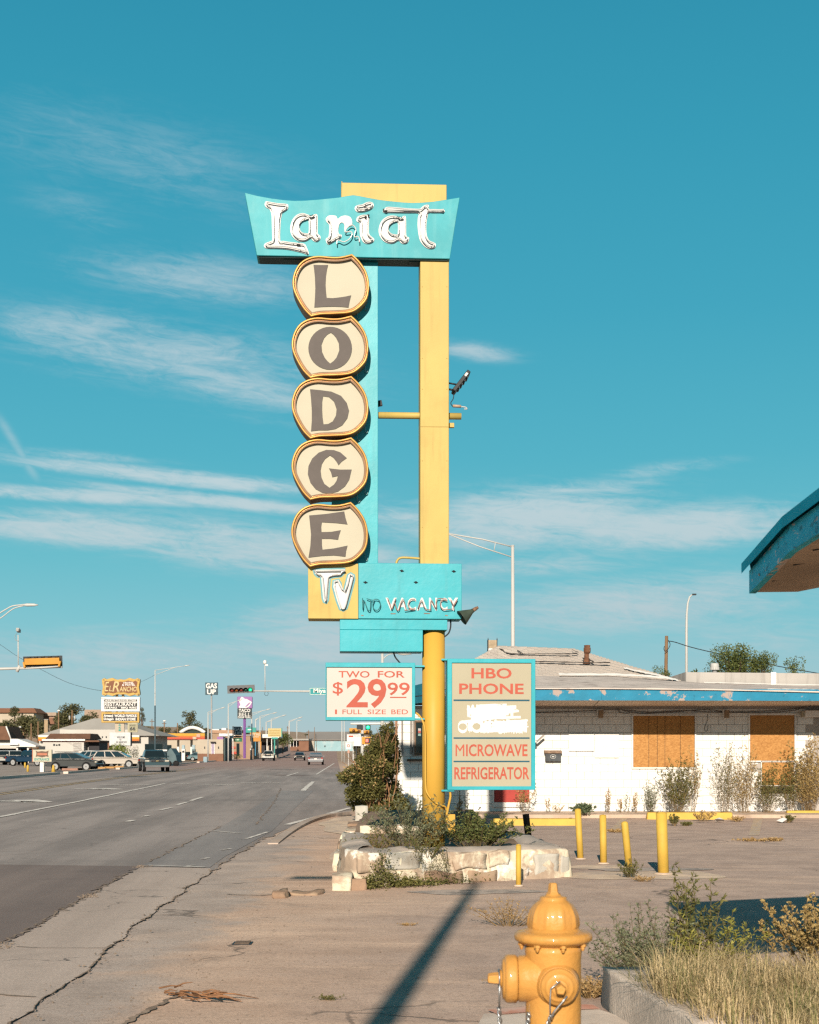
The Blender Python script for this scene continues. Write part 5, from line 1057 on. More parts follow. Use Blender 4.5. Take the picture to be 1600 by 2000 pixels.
# ------------------------------------------------------------------ canopy corner at the right edge
can = thing('canopy_roof', 'peeling turquoise canopy roof corner at the right edge against the sky', 'canopy', (5.0, 6.0, 0))
M_PEEL = pm('peeling_blue_paint', (0.03, 0.46, 0.62), 0.6, 0.14, 6.0, 0.9, 26.0, k_=1.0, spec=.1, vs=(1, .3, 1), dirt=[((0.02, 0.15, 0.2), 20.0, 0.56, 0.62, 0.7), ((0.55, 0.40, 0.34), 7.0, 0.55, 0.59, 0.95), ((0.75, 0.62, 0.55), 24.0, 0.63, 0.66, 0.9)])
M_FLASH = pm('dark_blue_flashing', (0.01, 0.36, 0.50), 0.7, 0.12, 2.0, 0.15, 6.0, k_=.9, spec=0.05)
M_SOFF = pm('brown_soffit_wood', (0.42, 0.31, 0.23), 0.85, 0.18, 2.0, 0.3, 12.0, k_=1.0, dirt=[((0.18, 0.11, 0.07), 5.0, 0.6, 0.75, 0.6)])
CT = Vector((2.03, 8.50, 2.545))
fl_ = [(2.03, 8.50, 2.545), (1.96, 7.35, 2.63), (1.90, 6.4, 2.62), (1.90, 5.0, 2.62)]
def canz(p, dz): return (p[0], p[1], p[2] + dz)
mb = MB()
for i in range(3):
    a, b = fl_[i], fl_[i + 1]; mb.add([a, b, canz(b, .135), canz(a, .135), (a[0] + .04, a[1], a[2]), (b[0] + .04, b[1], b[2]), (b[0] + .04, b[1], b[2] + .135), (a[0] + .04, a[1], a[2] + .135)], [(0, 1, 2, 3), (4, 7, 6, 5), (0, 4, 5, 1), (3, 2, 6, 7), (0, 3, 7, 4), (1, 5, 6, 2)])
mb.build('fascia_board', M_PEEL, can)
mb = MB(); mb.add([(1.9, 4.99, 2.60), (7.0, 4.99, 3.28), (7.0, 4.99, 3.52), (1.9, 4.99, 2.83), (1.9, 4.94, 2.60), (7.0, 4.94, 3.28), (7.0, 4.94, 3.52), (1.9, 4.94, 2.83)], [(0, 1, 2, 3), (4, 7, 6, 5), (0, 4, 5, 1), (3, 2, 6, 7), (0, 3, 7, 4), (1, 5, 6, 2)]); mb.build('fascia_board', M_PEEL, can)
mb = MB()
for i in range(3):
    a, b = fl_[i], fl_[i + 1]; o_ = -.035
    y0 = .05 if i == 0 else 0
    A0, B0 = (a[0] + o_, a[1] + y0, a[2] + .125), (b[0] + o_, b[1], b[2] + .125)
    mb.add([A0, B0, canz(B0, .06), canz(A0, .06), canz((a[0] + .3, a[1] + y0, a[2] + .125), .07), canz((b[0] + .3, b[1], b[2] + .125), .07)], [(0, 1, 2, 3), (3, 2, 5, 4)])
mb.build('flashing', M_FLASH, can)
zr = lambda x: 2.55 + .19 * max(0, x - 2.25)
mb = MB()
far = [(2.06, 8.48, 2.550), (2.32, 8.50, 2.555), (2.75, 8.50, 2.64), (4.2, 8.50, 2.90), (7.0, 8.50, 3.3)]
nearb = [(1.97, 7.36, 2.632), (2.32, 7.0, 2.66), (2.75, 6.5, 2.70), (4.2, 5.0, 2.95), (7.0, 5.0, 3.3)]
for i in range(4):
    n0 = .005
    mb.add([far[i], far[i + 1], nearb[i + 1], nearb[i]], [(0, 1, 2, 3)])
mb.add([nearb[0], nearb[1], nearb[2], nearb[3], nearb[4], (1.92, 5.0, 2.62), (1.92, 6.4, 2.622)], [(0, 1, 2, 6), (2, 3, 5, 6), (3, 4, 5)])
mb.build('soffit', M_SOFF, can)
mb = MB()
for i, t_ in enumerate((.25, .55, .8)):
    a = Vector(far[1]).lerp(Vector(nearb[1]), t_); b = Vector(far[3]).lerp(Vector(nearb[3]), t_); mb.tube([a + Vector((-.25, 0, -.004)), b + Vector((0, 0, -.004))], .006, 4)
mb.build('seam', M_DARK, can)
mb = MB()
tp_ = [canz(p, .19) for p in fl_[:1]] + [(1.97, 7.35, 2.82), (1.9, 6.4, 2.81), (1.9, 5.0, 2.81), (7, 5.0, 3.5), (7, 8.5, 3.5), (2.32, 8.5, 2.76)]
mb.add(tp_, [(0, 1, 2, 3, 4, 5, 6)]); mb.add([far[0], far[1], far[2], far[3], far[4], (7, 8.5, 3.5), (4.2, 8.5, 3.1), (2.32, 8.5, 2.76), canz(CT, .19)], [(0, 1, 7, 8), (1, 2, 3, 6, 7), (3, 4, 5, 6)]); mb.build('roof_sheet', M_FLASH, can)
mb = MB(); p = Vector((2.0, 8.15, 2.615)); mb.lathe([(.008, 0), (.008, .01), (0, .012)], 8, p + Vector((.01, 0, 0)), Matrix.Rotation(R(-90), 3, 'Y')); mb.build('bolt', M_GALV, can)
for y in (5.4, 7.6):
    mb = MB(); mb.box((6.2, y, 1.55), (.15, .15, 3.1)); mb.build('post', M_WHITE, can)
# the lamp standard behind the viewer whose long shadow lies over the lot
lp_ = thing('street_lamp', 'tall street lamp standing behind the viewer beside the gutter', 'street lamp', (-1.64, -5.0, 0)); mb = MB()
mb.tube([(-1.64, -5, -.1), (-1.64, -5, 9.3)], [.16, .055], 12); mb.build('pole', M_GALV, lp_)
mb = MB(); mb.tube([(-1.64, -5, 9.2), (-2.6, -5, 9.5), (-3.4, -5, 9.55)], .03, 8); mb.build('arm', M_GALV, lp_)
mb = MB(); mb.box((-3.75, -5, 9.56), (.6, .25, .12)); mb.build('lamp_head', M_GALV, lp_, .03)
# ------------------------------------------------------------------ the boarded up motel building
YW, YF = 36.0, 34.05
motel = thing('motel_building', 'boarded up white block motel with a blue fascia and patched grey roof', 'building', (5.0, 40.0, 0))
def W(px, py, Y=YW): return P(px, py, Y)
zb0 = .085; zt0 = 2.76
XL, XR = W(771, 0).x, 15.0
M_MORTJ = pm('painted_mortar', (0.62, 0.56, 0.51), 0.85, 0.08, 2.0, 0.3, 30.0)
mb = MB(); mb.mm((XL, YW, -.1), (XR, YW + .25, zt0)); mb.mm((XL, YW + .25, -.1), (XL + .25, YW + 9, zt0)); wall = mb.build('wall', M_MORTJ, motel)
mb = MB(); mb.mm((XL - .2, YW - 1.75, -.05), (XR, YW - .001, .085)); sw = mb.build('sidewalk', pm('tan_walk', (0.50, 0.38, 0.29), 0.92, 0.15, 1.5, 0.5, 40.0, k_=.82, dirt=[((0.3, 0.22, 0.16), 2.0, 0.5, 0.7, 0.7)]), None); sw['kind'] = 'structure'
# blocks
BM = []
for v in range(4):
    mb = MB(); hx, hz, d = .1972, .0971, .010; r = random.Random(v); j = lambda: r.uniform(-.0015, .0015)
    mb.add([(-hx, 0, -hz), (hx, 0, -hz), (hx, 0, hz), (-hx, 0, hz), (-hx + .004, -d + j(), -hz + .004), (hx - .004, -d + j(), -hz + .004), (hx - .004, -d + j(), hz - .004), (-hx + .004, -d + j(), hz - .004)],
           [(4, 5, 6, 7), (0, 1, 5, 4), (1, 2, 6, 5), (2, 3, 7, 6), (3, 0, 4, 7)])
    me = bpy.data.meshes.new('block'); me.from_pydata(mb.v, [], mb.f); me.materials.append(M_WALL); BM.append(me)
org = ORG[motel.name]
wins = [(1230, 1362, 1393, 1503), (1460, 1555, 1392, 1536), (1488, 1552, 1480, 1549), (960, 1040, 1446, 1572), (800, 830, 1408, 1478)]
r = random.Random(3)
def blk(x, z, wscale=1.0):
    o = bpy.data.objects.new('block', r.choice(BM)); col.objects.link(o); o.parent = wall; o.location = (x - org[0], YW - .0005 - org[1], z - org[2]); o.scale = (wscale, 1, 1)
nb = 0
for row in range(13):
    z = zb0 + .1 + row * .2
    x = XL + (.0 if row % 2 == 0 else -.2)
    while x < 10.0:
        x0, x1 = max(x, XL), x + .4; cx = (x0 + x1) / 2; ws = (x1 - x0) / .4
        px, py = 800 + cx * F / YW, HZ - (z - H) * F / YW
        hid = any(a + 16 < px < b - 16 and c + 8 < py < d - 8 for a, b, c, d in wins)
        if ws > .2 and not hid and nb < 300: blk(cx, z, ws); nb += 1
        x += .4
# eaves
M_FASC = pm('blue_fascia_paint', (0.018, 0.30, 0.50), 0.55, 0.08, 3.0, 0.4, 12.0, dirt=[((0.62, 0.46, 0.38), 2.8, 0.575, 0.61, 0.9), ((0.01, 0.12, 0.2), 8.0, 0.60, 0.68, 0.6)], streak=None)
M_FASC_SHADED = pm('shaded_fascia_paint', (0.02, 0.26, 0.36), 0.55, 0.08, 3.0)  # darker fascia colour: shade on the side return is put into the paint
M_SOF2 = pm('tan_soffit', (0.60, 0.49, 0.39), 0.8, 0.08, 1.5, k_=.9, dirt=[((0.36, 0.27, 0.2), 2.0, 0.58, 0.75, 0.5)])
zfb, zft, zsw = 1.6 + 100 * YF / F, 1.6 + 122.5 * YF / F, 2.745
xs = [W(846, 0, YF).x, 1.9, 4.6, 7.5, 10.2, 13.0, XR + .2]
for i in range(len(xs) - 1):
    mb = MB(); a, b = xs[i] + .002, xs[i + 1] - .002; dz = lambda x: -.012 * max(0, x - 6) / 4
    mb.add([(a, YF, zfb + dz(a)), (b, YF, zfb + dz(b)), (b, YF, zft + dz(b)), (a, YF, zft + dz(a)), (a, YF + .04, zfb + dz(a)), (b, YF + .04, zfb + dz(b)), (b, YF + .04, zft + dz(b)), (a, YF + .04, zft + dz(a))],
           [(0, 1, 2, 3), (4, 7, 6, 5), (0, 4, 5, 1), (3, 2, 6, 7), (0, 3, 7, 4), (1, 5, 6, 2)])
    mb.build('fascia_board', M_FASC, motel)
a, b = Vector((xs[0], YF, 0)), Vector((W(742, 0, 38).x, 38, 0))
mb = MB(); mb.add([(a.x, a.y, zfb - .02), (b.x, b.y, zfb - .06), (b.x, b.y, zft + .02), (a.x, a.y, zft + .20), (a.x + .04, a.y + .03, zfb - .02), (b.x + .04, b.y, zfb - .06), (b.x + .04, b.y, zft + .02), (a.x + .04, a.y + .03, zft + .20)],
       [(0, 3, 2, 1), (4, 5, 6, 7), (0, 1, 5, 4), (3, 7, 6, 2), (0, 4, 7, 3), (1, 2, 6, 5)]); mb.build('fascia_board', M_FASC_SHADED, motel)
mb = MB(); mb.add([(a.x - .02, a.y + .05, zft - .12), (b.x - .02, b.y, zft - .12), (b.x - .02, b.y, zft - .14), (a.x - .02, a.y + .05, zft - .14)], [(0, 1, 2, 3)]); mb.build('seam', M_DARK, motel)
pc = [xs[0], 2.2, 4.65, 7.1, 9.3, 11.5, XR + .1]; sk = [0, -.1, -.15, .55, .75, .9, 0]
for i in range(len(pc) - 1):
    mb = MB(); c1, c2 = pc[i] + .012, pc[i + 1] - .012; s1, s2 = sk[i] * .6, sk[i + 1] * .6
    mb.add([(c1 + s1, YF + .04, zfb + .01), (c2 + s2, YF + .04, zfb + .01), (c2, YW + .02, zsw), (c1, YW + .02, zsw), (c1 + s1, YF + .04, zfb + .03), (c2 + s2, YF + .04, zfb + .03), (c2, YW + .02, zsw + .03), (c1, YW + .02, zsw + .03)], [(0, 1, 2, 3), (4, 7, 6, 5), (0, 4, 5, 1), (1, 5, 6, 2), (2, 6, 7, 3), (3, 7, 4, 0)])
    mb.build('soffit_panel', M_SOF2, motel)
mb = MB(); mb.add([(xs[0], YF + .05, zfb + .035), (b.x + .05, 38, zfb), (XL - .1, YW + 2, zsw + .04), (XL, YW, zsw + .04), (xs[0] + .3, YW, zsw + .04)], [(0, 1, 2, 3, 4)]); mb.build('soffit_panel', M_SOF2, motel)
# roof
M_ROOF = pm('rolled_roofing', (0.46, 0.40, 0.36), 0.95, 0.12, 1.2, 0.8, 30.0, k_=.95, dirt=[((0.22, 0.18, 0.16), 2.6, 0.52, 0.7, 0.8), ((0.45, 0.41, 0.37), 1.1, 0.55, 0.7, 0.6)], streak=None)
M_SHING = pm('faded_shingle', (0.46, 0.40, 0.35), 0.95, 0.14, 5.0, 0.5, 60.0, k_=.88, dirt=[((0.54, 0.49, 0.43), 1.0, 0.45, 0.65, 0.7), ((0.28, 0.23, 0.19), 9.0, 0.62, 0.76, 0.7)])
M_SEAL = pm('white_roof_sealant', (0.80, 0.77, 0.72), 0.8, 0.06, 3.0, 0.4, 20.0, k_=.85)
M_FELT = pm('torn_felt', (0.10, 0.075, 0.06), 0.95, 0.3, 9.0, 0.6, 30.0)
E = [P(846, 1345, YF), P(1200, 1345.2, YF), P(1400, 1347.5, YF), P(1600, 1352, YF)]; E.append(E[-1] + (E[-1] - E[-2]) * 2)
Bk = [P(846, 1321, 38), P(1200, 1322, 38), P(1400, 1337, 38.5), P(1600, 1341, 38.5)]; Bk.append(Bk[-1] + (Bk[-1] - Bk[-2]) * 2)
ns = 10; mb = MB(); vs = []
pts_e = []; pts_b = []
for i in range(4):
    for k in range(ns): pts_e.append(E[i].lerp(E[i + 1], k / ns)); pts_b.append(Bk[i].lerp(Bk[i + 1], k / ns))
m = len(pts_e); nd = 8
for j in range(nd + 1):
    for i in range(m):
        p = pts_e[i].lerp(pts_b[i], j / nd); vs.append((p.x, p.y - (.05 if j == 0 else 0), p.z + .02 + .025 * mnoise.noise(Vector((p.x * 1.3, p.y * 3, 1)))))
mb.add(vs, [(j * m + i, j * m + i + 1, (j + 1) * m + i + 1, (j + 1) * m + i) for j in range(nd) for i in range(m - 1)], 0, True)
mb.add([v for v in vs[:m]] + [(p.x, p.y - .05, p.z - .01) for p in pts_e], [(i + 1, i, m + i, m + i + 1) for i in range(m - 1)]); lowr = mb.build('roof_slope', M_ROOF, motel, fix=False)
RL, RR = P(975, 1265, 42.5), P(1118, 1267.5, 42.5); CL, CR = P(868, 1320, 38.1), P(1330, 1331, 38.1)
BL, BR = Vector((CL.x, 47, CL.z)), Vector((CR.x + .5, 47, CR.z))
mb = MB(); mb.add([RL, RR, CR, CL, BL, BR], [(3, 2, 1, 0), (2, 5, 1), (4, 3, 0), (5, 4, 0, 1)]); hip = mb.build('hip_roof', M_SHING, motel)
# shingles on the facing slope
slope = (RL + RR) / 2 - (CL + CR) / 2; sl_d = Vector((0, slope.y, slope.z)); SLn = sl_d.length; sd = sl_d.normalized(); nrm = Vector((0, -sd.z, sd.y))
rows = 30; sh = []; r = random.Random(8)
for j in range(rows):
    f = j / rows; x0 = CL.x + (RL.x - CL.x) * f; x1 = CR.x + (RR.x - CR.x) * f; y = CL.y + sl_d.y * f; z0 = CL.z + sl_d.z * f; zr_ = CR.z + ((RR.z) - CR.z) * f
    x = x0 - (.0 if j % 2 else .15)
    while x < x1:
        a, b = max(x, x0), min(x + .292, x1)
        if b - a > .05:
            t = (a + b) / 2 - x0; z = z0 + (zr_ - z0) * t / (x1 - x0)
            torn = abs(f - .83) < .022 and r.random() < .8 or abs(f - .55) < .02 and x > P(1040, 0, 40).x and r.random() < .85 and x < P(1190, 0, 40).x
            torn = False
            if not torn: sh.append((a, b, y, z, r.uniform(.010, .022), r.uniform(-.012, .012)))
        x += .30
smesh = {}
def shingle_mesh(w):
    k = round(w, 2)
    if k not in smesh:
        L = SLn / rows * 1.12; me = bpy.data.meshes.new('shingle'); u = sd * L; n = nrm
        v = [Vector((-k / 2, 0, 0)), Vector((k / 2, 0, 0)), Vector((k / 2, 0, 0)) + u, Vector((-k / 2, 0, 0)) + u]
        vv = [tuple(q + n * .012) for q in v[:2]] + [tuple(q + n * .002) for q in v[2:]] + [tuple(q) for q in v]
        me.from_pydata(vv, [], [(0, 1, 2, 3), (4, 5, 1, 0), (5, 6, 2, 1), (7, 4, 0, 3)]); me.materials.append(M_SHING); smesh[k] = me
    return smesh[k]
vis = [s for s in sh if 800 + ((s[0] + s[1]) / 2) * F / s[2] > 1035]; rest = [s for s in sh if s not in vis]
r = random.Random(5); keep = vis[:300]; rest += vis[300:]
for a, b, y, z, lift, js in keep:
    o = bpy.data.objects.new('shingle', shingle_mesh(b - a)); col.objects.link(o); o.parent = hip; o.location = ((a + b) / 2 - org[0], y - org[1] + js * .5, z - org[2] + .004 + lift * .3)
mb = MB()
for a, b, y, z, lift, js in rest:
    L = SLn / rows * 1.12; p = Vector((a, y, z + .004)); q = Vector((b, y, z + .004)); mb.add([p + nrm * .012, q + nrm * .012, q + sd * L + nrm * .002, p + sd * L + nrm * .002, p, q], [(0, 1, 2, 3), (4, 5, 1, 0)])
mb.build('roof_covering', M_SHING, hip, kind='stuff', fix=False)
def onslope(px, py):
    d = Vector(((px - 800) / F, 1, (HZ - py) / F)); o = Vector((0, 0, H)); return o + d * ((CL + nrm * .022 - o).dot(nrm) / d.dot(nrm))
def rstrip(name, pts, hw, mat, parent, seed, n=30, amp=.45):
    r = random.Random(seed); mb = MB(); q = smooth_loop([tuple(p) for p in pts], max(2, n // len(pts)), False); up, dn = [], []
    for p in q:
        p = Vector(p); up.append(p + sd * hw * (1 + r.uniform(-amp, amp))); dn.append(p - sd * hw * (1 + r.uniform(-amp, amp)))
    k = len(q); mb.add(up + dn, [(i, i + 1, k + i + 1, k + i) for i in range(k - 1)]); return mb.build(name, mat, parent, fix=False)
rstrip('torn_felt', [onslope(982, 1270), onslope(990, 1275), onslope(1010, 1277), onslope(1060, 1277), onslope(1110, 1277), onslope(1128, 1276)], .07, M_FELT, hip, 1)
rstrip('torn_felt', [onslope(1045, 1292), onslope(1100, 1293), onslope(1160, 1294), onslope(1192, 1294)], .07, M_FELT, hip, 2)
rstrip('torn_felt', [onslope(1010, 1270), onslope(1018, 1274), onslope(1022, 1277)], .09, M_FELT, hip, 3); rstrip('torn_felt', [onslope(1117, 1268), onslope(1124, 1272), onslope(1130, 1274)], .06, M_FELT, hip, 4)
rstrip('torn_felt', [onslope(1138, 1286), onslope(1148, 1288), onslope(1160, 1292)], .13, M_FELT, hip, 5); rstrip('torn_felt', [onslope(976, 1267), onslope(984, 1270)], .12, M_FELT, hip, 7)
rstrip('sealant', [P(1092, 1320, 37.9) + nrm * .05, P(1150, 1320.5, 37.9) + nrm * .05, P(1220, 1321.5, 37.9) + nrm * .05, P(1290, 1326, 37.9) + nrm * .05, P(1322, 1331, 37.9) + nrm * .05], .13, M_SEAL, motel, 6)
rstrip('sealant', [P(1219, 1306, 39.4) + nrm * .03, P(1240, 1311, 39.1) + nrm * .03, P(1275, 1318, 38.6) + nrm * .03, P(1325, 1331, 38.1) + nrm * .03], .12, M_SEAL, motel, 8)
# flat roofed wing with white parapet
M_PARA = pm('white_parapet', (0.62, 0.58, 0.54), 0.85, 0.06, 1.0, 0.3, 20.0, streak=((0.34, 0.31, 0.29), 0.8, 5.0))
mb = MB(); a, b = P(1340, 1337, 38.6), P(1600, 1341, 38.6)
h1 = P(1340, 1312.5, 38.6).z; h2 = P(1600, 1314.5, 38.6).z
mb.add([(a.x, 38.6, a.z - .3), (16, 38.6, b.z - .3), (16, 38.6, h2 - .05), (a.x, 38.6, h1), (a.x, 39.2, a.z - .3), (16, 39.2, b.z - .3), (16, 39.2, h2 - .05), (a.x, 39.2, h1), (a.x - .35, 40.3, a.z), (a.x - .35, 40.3, h1 - .12)], [(0, 1, 2, 3), (5, 4, 7, 6), (3, 2, 6, 7), (1, 5, 6, 2), (0, 3, 9, 8)])
par = mb.build('parapet', M_PARA, motel, .03, 2)
mb = MB(); p = P(1506, 1340, 38.58); q = P(1516, 1313, 38.58); mb.mm((p.x, 38.57, p.z), (q.x, 38.599, q.z)); mb.build('sealant', M_SEAL, par)
rstrip('sealant', [P(1375, 1336, 38.5) + nrm * .05, P(1450, 1338, 38.45) + nrm * .05, P(1530, 1340, 38.45) + nrm * .05, P(1610, 1341, 38.4) + nrm * .05], .06, M_SEAL, motel, 9)
rstrip('sealant', [P(1500, 1348.5, 34.6) + nrm * .03, P(1560, 1349, 34.5) + nrm * .03, P(1610, 1350, 34.5) + nrm * .03], .07, M_SEAL, motel, 10)
# vents
tv_ = thing('turbine_vent', 'round galvanised roof vent on the white parapet', 'vent', P(1396, 1313, 39.4)); o_ = P(1396, 1316, 39.4)
mb = MB(); mb.lathe([(.07, 0), (.07, .10), (.09, .11), (.12, .16), (.12, .24), (.105, .29), (.0, .30)], 20, o_); mb.build('cowl', M_GALV, tv_)
mb = MB()
for i in range(14):
    a = i * 6.283 / 14; mb.box(o_ + Vector((.118 * math.cos(a), .118 * math.sin(a), .14)), (.02, .05, .07), a)
mb.build('blade', M_GALV, tv_)
fl_p = thing('flue_pipe', 'rusty hooded flue pipe on the right slope of the hip roof', 'flue', onslope(1146, 1287)); o_ = onslope(1146, 1290)
M_RUST = pm('rusty_flue', (0.24, 0.11, 0.06), 0.85, 0.3, 9.0, 0.4, 30.0, dirt=[((0.5, 0.42, 0.34), 7.0, 0.55, 0.7, 0.7)])
mb = MB(); mb.lathe([(.11, -.1), (.085, .0), (.07, .05), (.065, .22)], 14, o_); mb.build('pipe', M_RUST, fl_p)
mb = MB(); mb.lathe([(.085, .2), (.10, .26), (.10, .36), (.075, .38), (.095, .41), (.085, .43), (0, .44)], 14, o_ + Vector((.015, 0, 0))); mb.build('hood', M_RUST, fl_p)
ch = thing('vent_stack', 'square white metal vent stack with torn dark corners at the left of the hip roof', 'vent', P(962, 1275, 42.8)); a, b = P(953.5, 1276, 42.8), P(971, 1250, 42.8)
mb = MB(); mb.mm((a.x, 42.8, a.z - .3), (b.x, 43.1, a.z + .15)); mb.build('base', M_WHITE, ch)
mb = MB(); mb.mm((a.x + .005, 42.805, a.z + .15), (b.x - .005, 43.1, b.z)); mb.build('stack', pm('stained_tan', (0.55, 0.42, 0.28), 0.7, 0.2, 6.0), ch)
mb = MB()
for x in (a.x, b.x): mb.mm((x - .012, 42.79, a.z - .1), (x + .012, 43.1, b.z + .01)); mb.add([(x - .02, 42.79, b.z), (x + .02, 42.79, b.z), (x, 42.79, b.z + .08), (x, 43.1, b.z)], [(0, 1, 2), (0, 2, 3), (1, 3, 2)])
mb.build('corner_flashing', M_DARK, ch)
# openings
def osb():
    m = bpy.data.materials.new('strand_board'); m.use_nodes = True; k = NT(m.node_tree); b_ = m.node_tree.nodes['Principled BSDF']; tc = k.n.new('ShaderNodeTexCoord').outputs['Object']
    vo = k.n.new('ShaderNodeTexVoronoi'); vo.inputs['Scale'].default_value = 26.0; k.l.new(k.mapping(tc, (1, 1, 1.8), rot=(0, .5, 0)), vo.inputs['Vector'])
    rr = k.sep(vo.outputs['Color'])[0]; n = k.noise(tc, 5.0, 6.0, 0.65)
    c = k.mix(rr, lin((0.26, 0.112, 0.022)), lin((0.37, 0.182, 0.050))); c = k.mix(k.math('MULTIPLY', k.step(n, .5, .75), .5), c, lin((0.19, 0.075, 0.016)))
    k.put(b_.inputs['Base Color'], c); b_.inputs['Roughness'].default_value = .8; return m
M_OSB = osb()
def opening(x0, y0, x1, y1, planks, fr=3.2, y=YW):
    f_ = MB(); a, b = W(x0, y1), W(x1, y0); t = fr / 77.2
    f_.prism([[(a.x - t, a.z - t), (b.x + t, a.z - t), (b.x + t, b.z + t), (a.x - t, b.z + t)], [(a.x, a.z), (a.x, b.z), (b.x, b.z), (b.x, a.z)]], XZ(y), -.055, .02); w_ = f_.build('window_frame', M_WHITE, motel, .006, 1)
    mb = MB(); mb.mm((a.x, y - .0145, a.z), (b.x, y - .0098, b.z)); mb.build('backing', M_DARK, w_)
    e = [x0] + planks + [x1]
    for i in range(len(e) - 1):
        p, q = W(e[i], y1), W(e[i + 1], y0); mb = MB(); mb.mm((p.x + .005, y - .035 + .003 * (i % 2), p.z), (q.x - .005, y - .0155, q.z)); mb.build('plank', M_OSB, w_)
    return w_
opening(1236.5, 1398, 1356.5, 1498.5, [1267, 1283.5, 1298.5, 1328.5])
opening(1464.5, 1397, 1551, 1485.5, []); opening(1487.5, 1487.5, 1549.5, 1533.5, [], 2.0)
mb = MB(); a, b = W(1488, 1549), W(1546, 1536.5); mb.mm((a.x, YW - .05, a.z), (b.x, YW - .001, b.z)); mb.build('vent_hole', pm('dull_olive_panel', (0.10, 0.10, 0.07), 0.7), motel)
for x0, x1, y0, y1 in ((1110.5, 1160.5, 1433, 1467), (1161.5, 1208.5, 1434, 1480)):
    a, b = W(x0, y1), W(x1, y0); mb = MB(); mb.mm((a.x, YW - .05, a.z), (b.x, YW - .0155, b.z)); mb.build('cover_plate', M_WHITE, motel, .004, 1)
a, b = W(965, 1567), W(1034, 1450); mb = MB(); mb.mm((a.x, YW - .035, a.z), (b.x, YW - .0155, b.z)); rp = mb.build('red_panel', pm('red_board', (0.55, 0.07, 0.055), 0.6, 0.08, 3.0), motel, .004, 1)
t = .04; mb = MB(); mb.prism([[(a.x - t, a.z - .12), (b.x + t, a.z - .12), (b.x + t, b.z + t), (a.x - t, b.z + t)], [(a.x, a.z), (a.x, b.z), (b.x, b.z), (b.x, a.z)]], XZ(YW), -.06, .0); mb.build('frame', M_WHITE, rp)
# office end: dark window, posts and sill
a, b = W(812.5, 1471), W(860, 1411); mb = MB(); mb.mm((a.x, YW - .03, a.z), (b.x, YW - .016, b.z)); ow = mb.build('office_window', M_GLASS, motel)
mb = MB(); t = .05; mb.prism([[(a.x - t, a.z - t), (b.x + t, a.z - t), (b.x + t, b.z + t), (a.x - t, b.z + t)], [(a.x, a.z), (a.x, b.z), (b.x, b.z), (b.x, a.z)]], XZ(YW), -.07, .0); mb.build('frame', M_WOOD, ow)
for yy, c in ((1425, (0.55, 0.5, 0.5)), (1429.5, (0.5, 0.12, 0.1)), (1435, (0.3, 0.45, 0.42))):
    p = W(819.5, yy); mb = MB(); mb.mm((p.x - .035, YW - .034, p.z - .03), (p.x + .035, YW - .031, p.z + .03)); mb.build('sticker', pm('sticker_%d' % yy, c, .5), ow)
a, b = W(795, 1486.5), W(860, 1482.5); mb = MB(); mb.mm((a.x, YW - .12, a.z), (b.x, YW - .013, b.z)); mb.build('sill', M_WOOD, motel, .004, 1)
M_GREYB = pm('grey_weathered_board', (0.42, 0.38, 0.35), 0.85, 0.15, 4.0, streak=((0.25, 0.2, 0.17), .6, 20.0))
for x0, x1, y1 in ((784, 787, 1474), (801, 804.5, 1472), (806, 809.5, 1476)):
    a, b = W(x0, y1), W(x1, 1396); mb = MB(); mb.mm((a.x, YW - .09, a.z), (b.x, YW - .0145, b.z)); mb.build('board', M_GREYB, motel)
a, b = W(772, 1560), W(776, 1398); mb = MB(); mb.mm((a.x, YW - .10, a.z), (b.x, YW - .014, b.z)); mb.build('corner_board', pm('pinkish_board', (0.46, 0.24, 0.15), .85, .15, 4.0), motel)
# services along the eave
mb = MB(); z = W(0, 1393).z
mb.tube([(XL + 1.0, YW - .04, z), (XR, YW - .04, z)], .013, 6); mb.build('conduit', M_WHITE, motel)
mb = MB()
for pts in ([(1040, 1392), (1130, 1389), (1205, 1386), (1270, 1391), (1335, 1388), (1395, 1391), (1460, 1390), (1520, 1387), (1570, 1382)], [(1210, 1386), (1250, 1393), (1310, 1391), (1380, 1386), (1420, 1391), (1500, 1392), (1560, 1386)], [(1205, 1383), (1212, 1392), (1230, 1393)]):
    mb.tube(smooth_loop([(W(x, y).x, YW - .05, W(x, y).z) for x, y in pts], 5, False), .010, 5)
mb.tube(smooth_loop([(W(x, y).x, YW - .03, W(x, y).z) for x, y in ((1381, 1392), (1382, 1405), (1377, 1418), (1376, 1426), (1381, 1427), (1383, 1415))], 4, False), .006, 4)
mb.build('cable', pm('grey_cable', (0.22, 0.2, 0.19), .7), motel)
for x0, lab in ((1165, 'small square wall lamp left of the large boarded window'), (1410, 'small square wall lamp between the two boarded windows')):
    a, b = W(x0, 1401), W(x0 + 10.5, 1385.5); t = thing('wall_lamp', lab, 'lamp', Vector(((a.x + b.x) / 2, YW - .02, a.z)), 0, 'wall lamps under the motel eave')
    mb = MB(); mb.mm((a.x, YW - .14, a.z + .03), (b.x, YW - .015, b.z)); mb.build('housing', M_WHITE, t, .008, 1)
    mb = MB(); mb.mm((a.x + .03, YW - .19, a.z - .02), (b.x + .015, YW - .141, b.z - .03)); mb.build('lens', pm('amber_lens', (0.42, 0.27, 0.15), 0.35), t, .006, 1)
a, b = W(1567, 1401), W(1640, 1388); t = thing('duct_box', 'white boxed duct under the eave at the right edge', 'duct', Vector((a.x, YW - .1, a.z))); mb = MB(); mb.mm((a.x, YW - .3, a.z), (b.x, YW - .015, b.z)); mb.build('case', M_WHITE, t, .01, 1); mb = MB(); mb.mm((a.x - .05, YW - .22, a.z + .02), (a.x, YW - .05, b.z - .02)); mb.build('end_cap', M_CREAM, t)
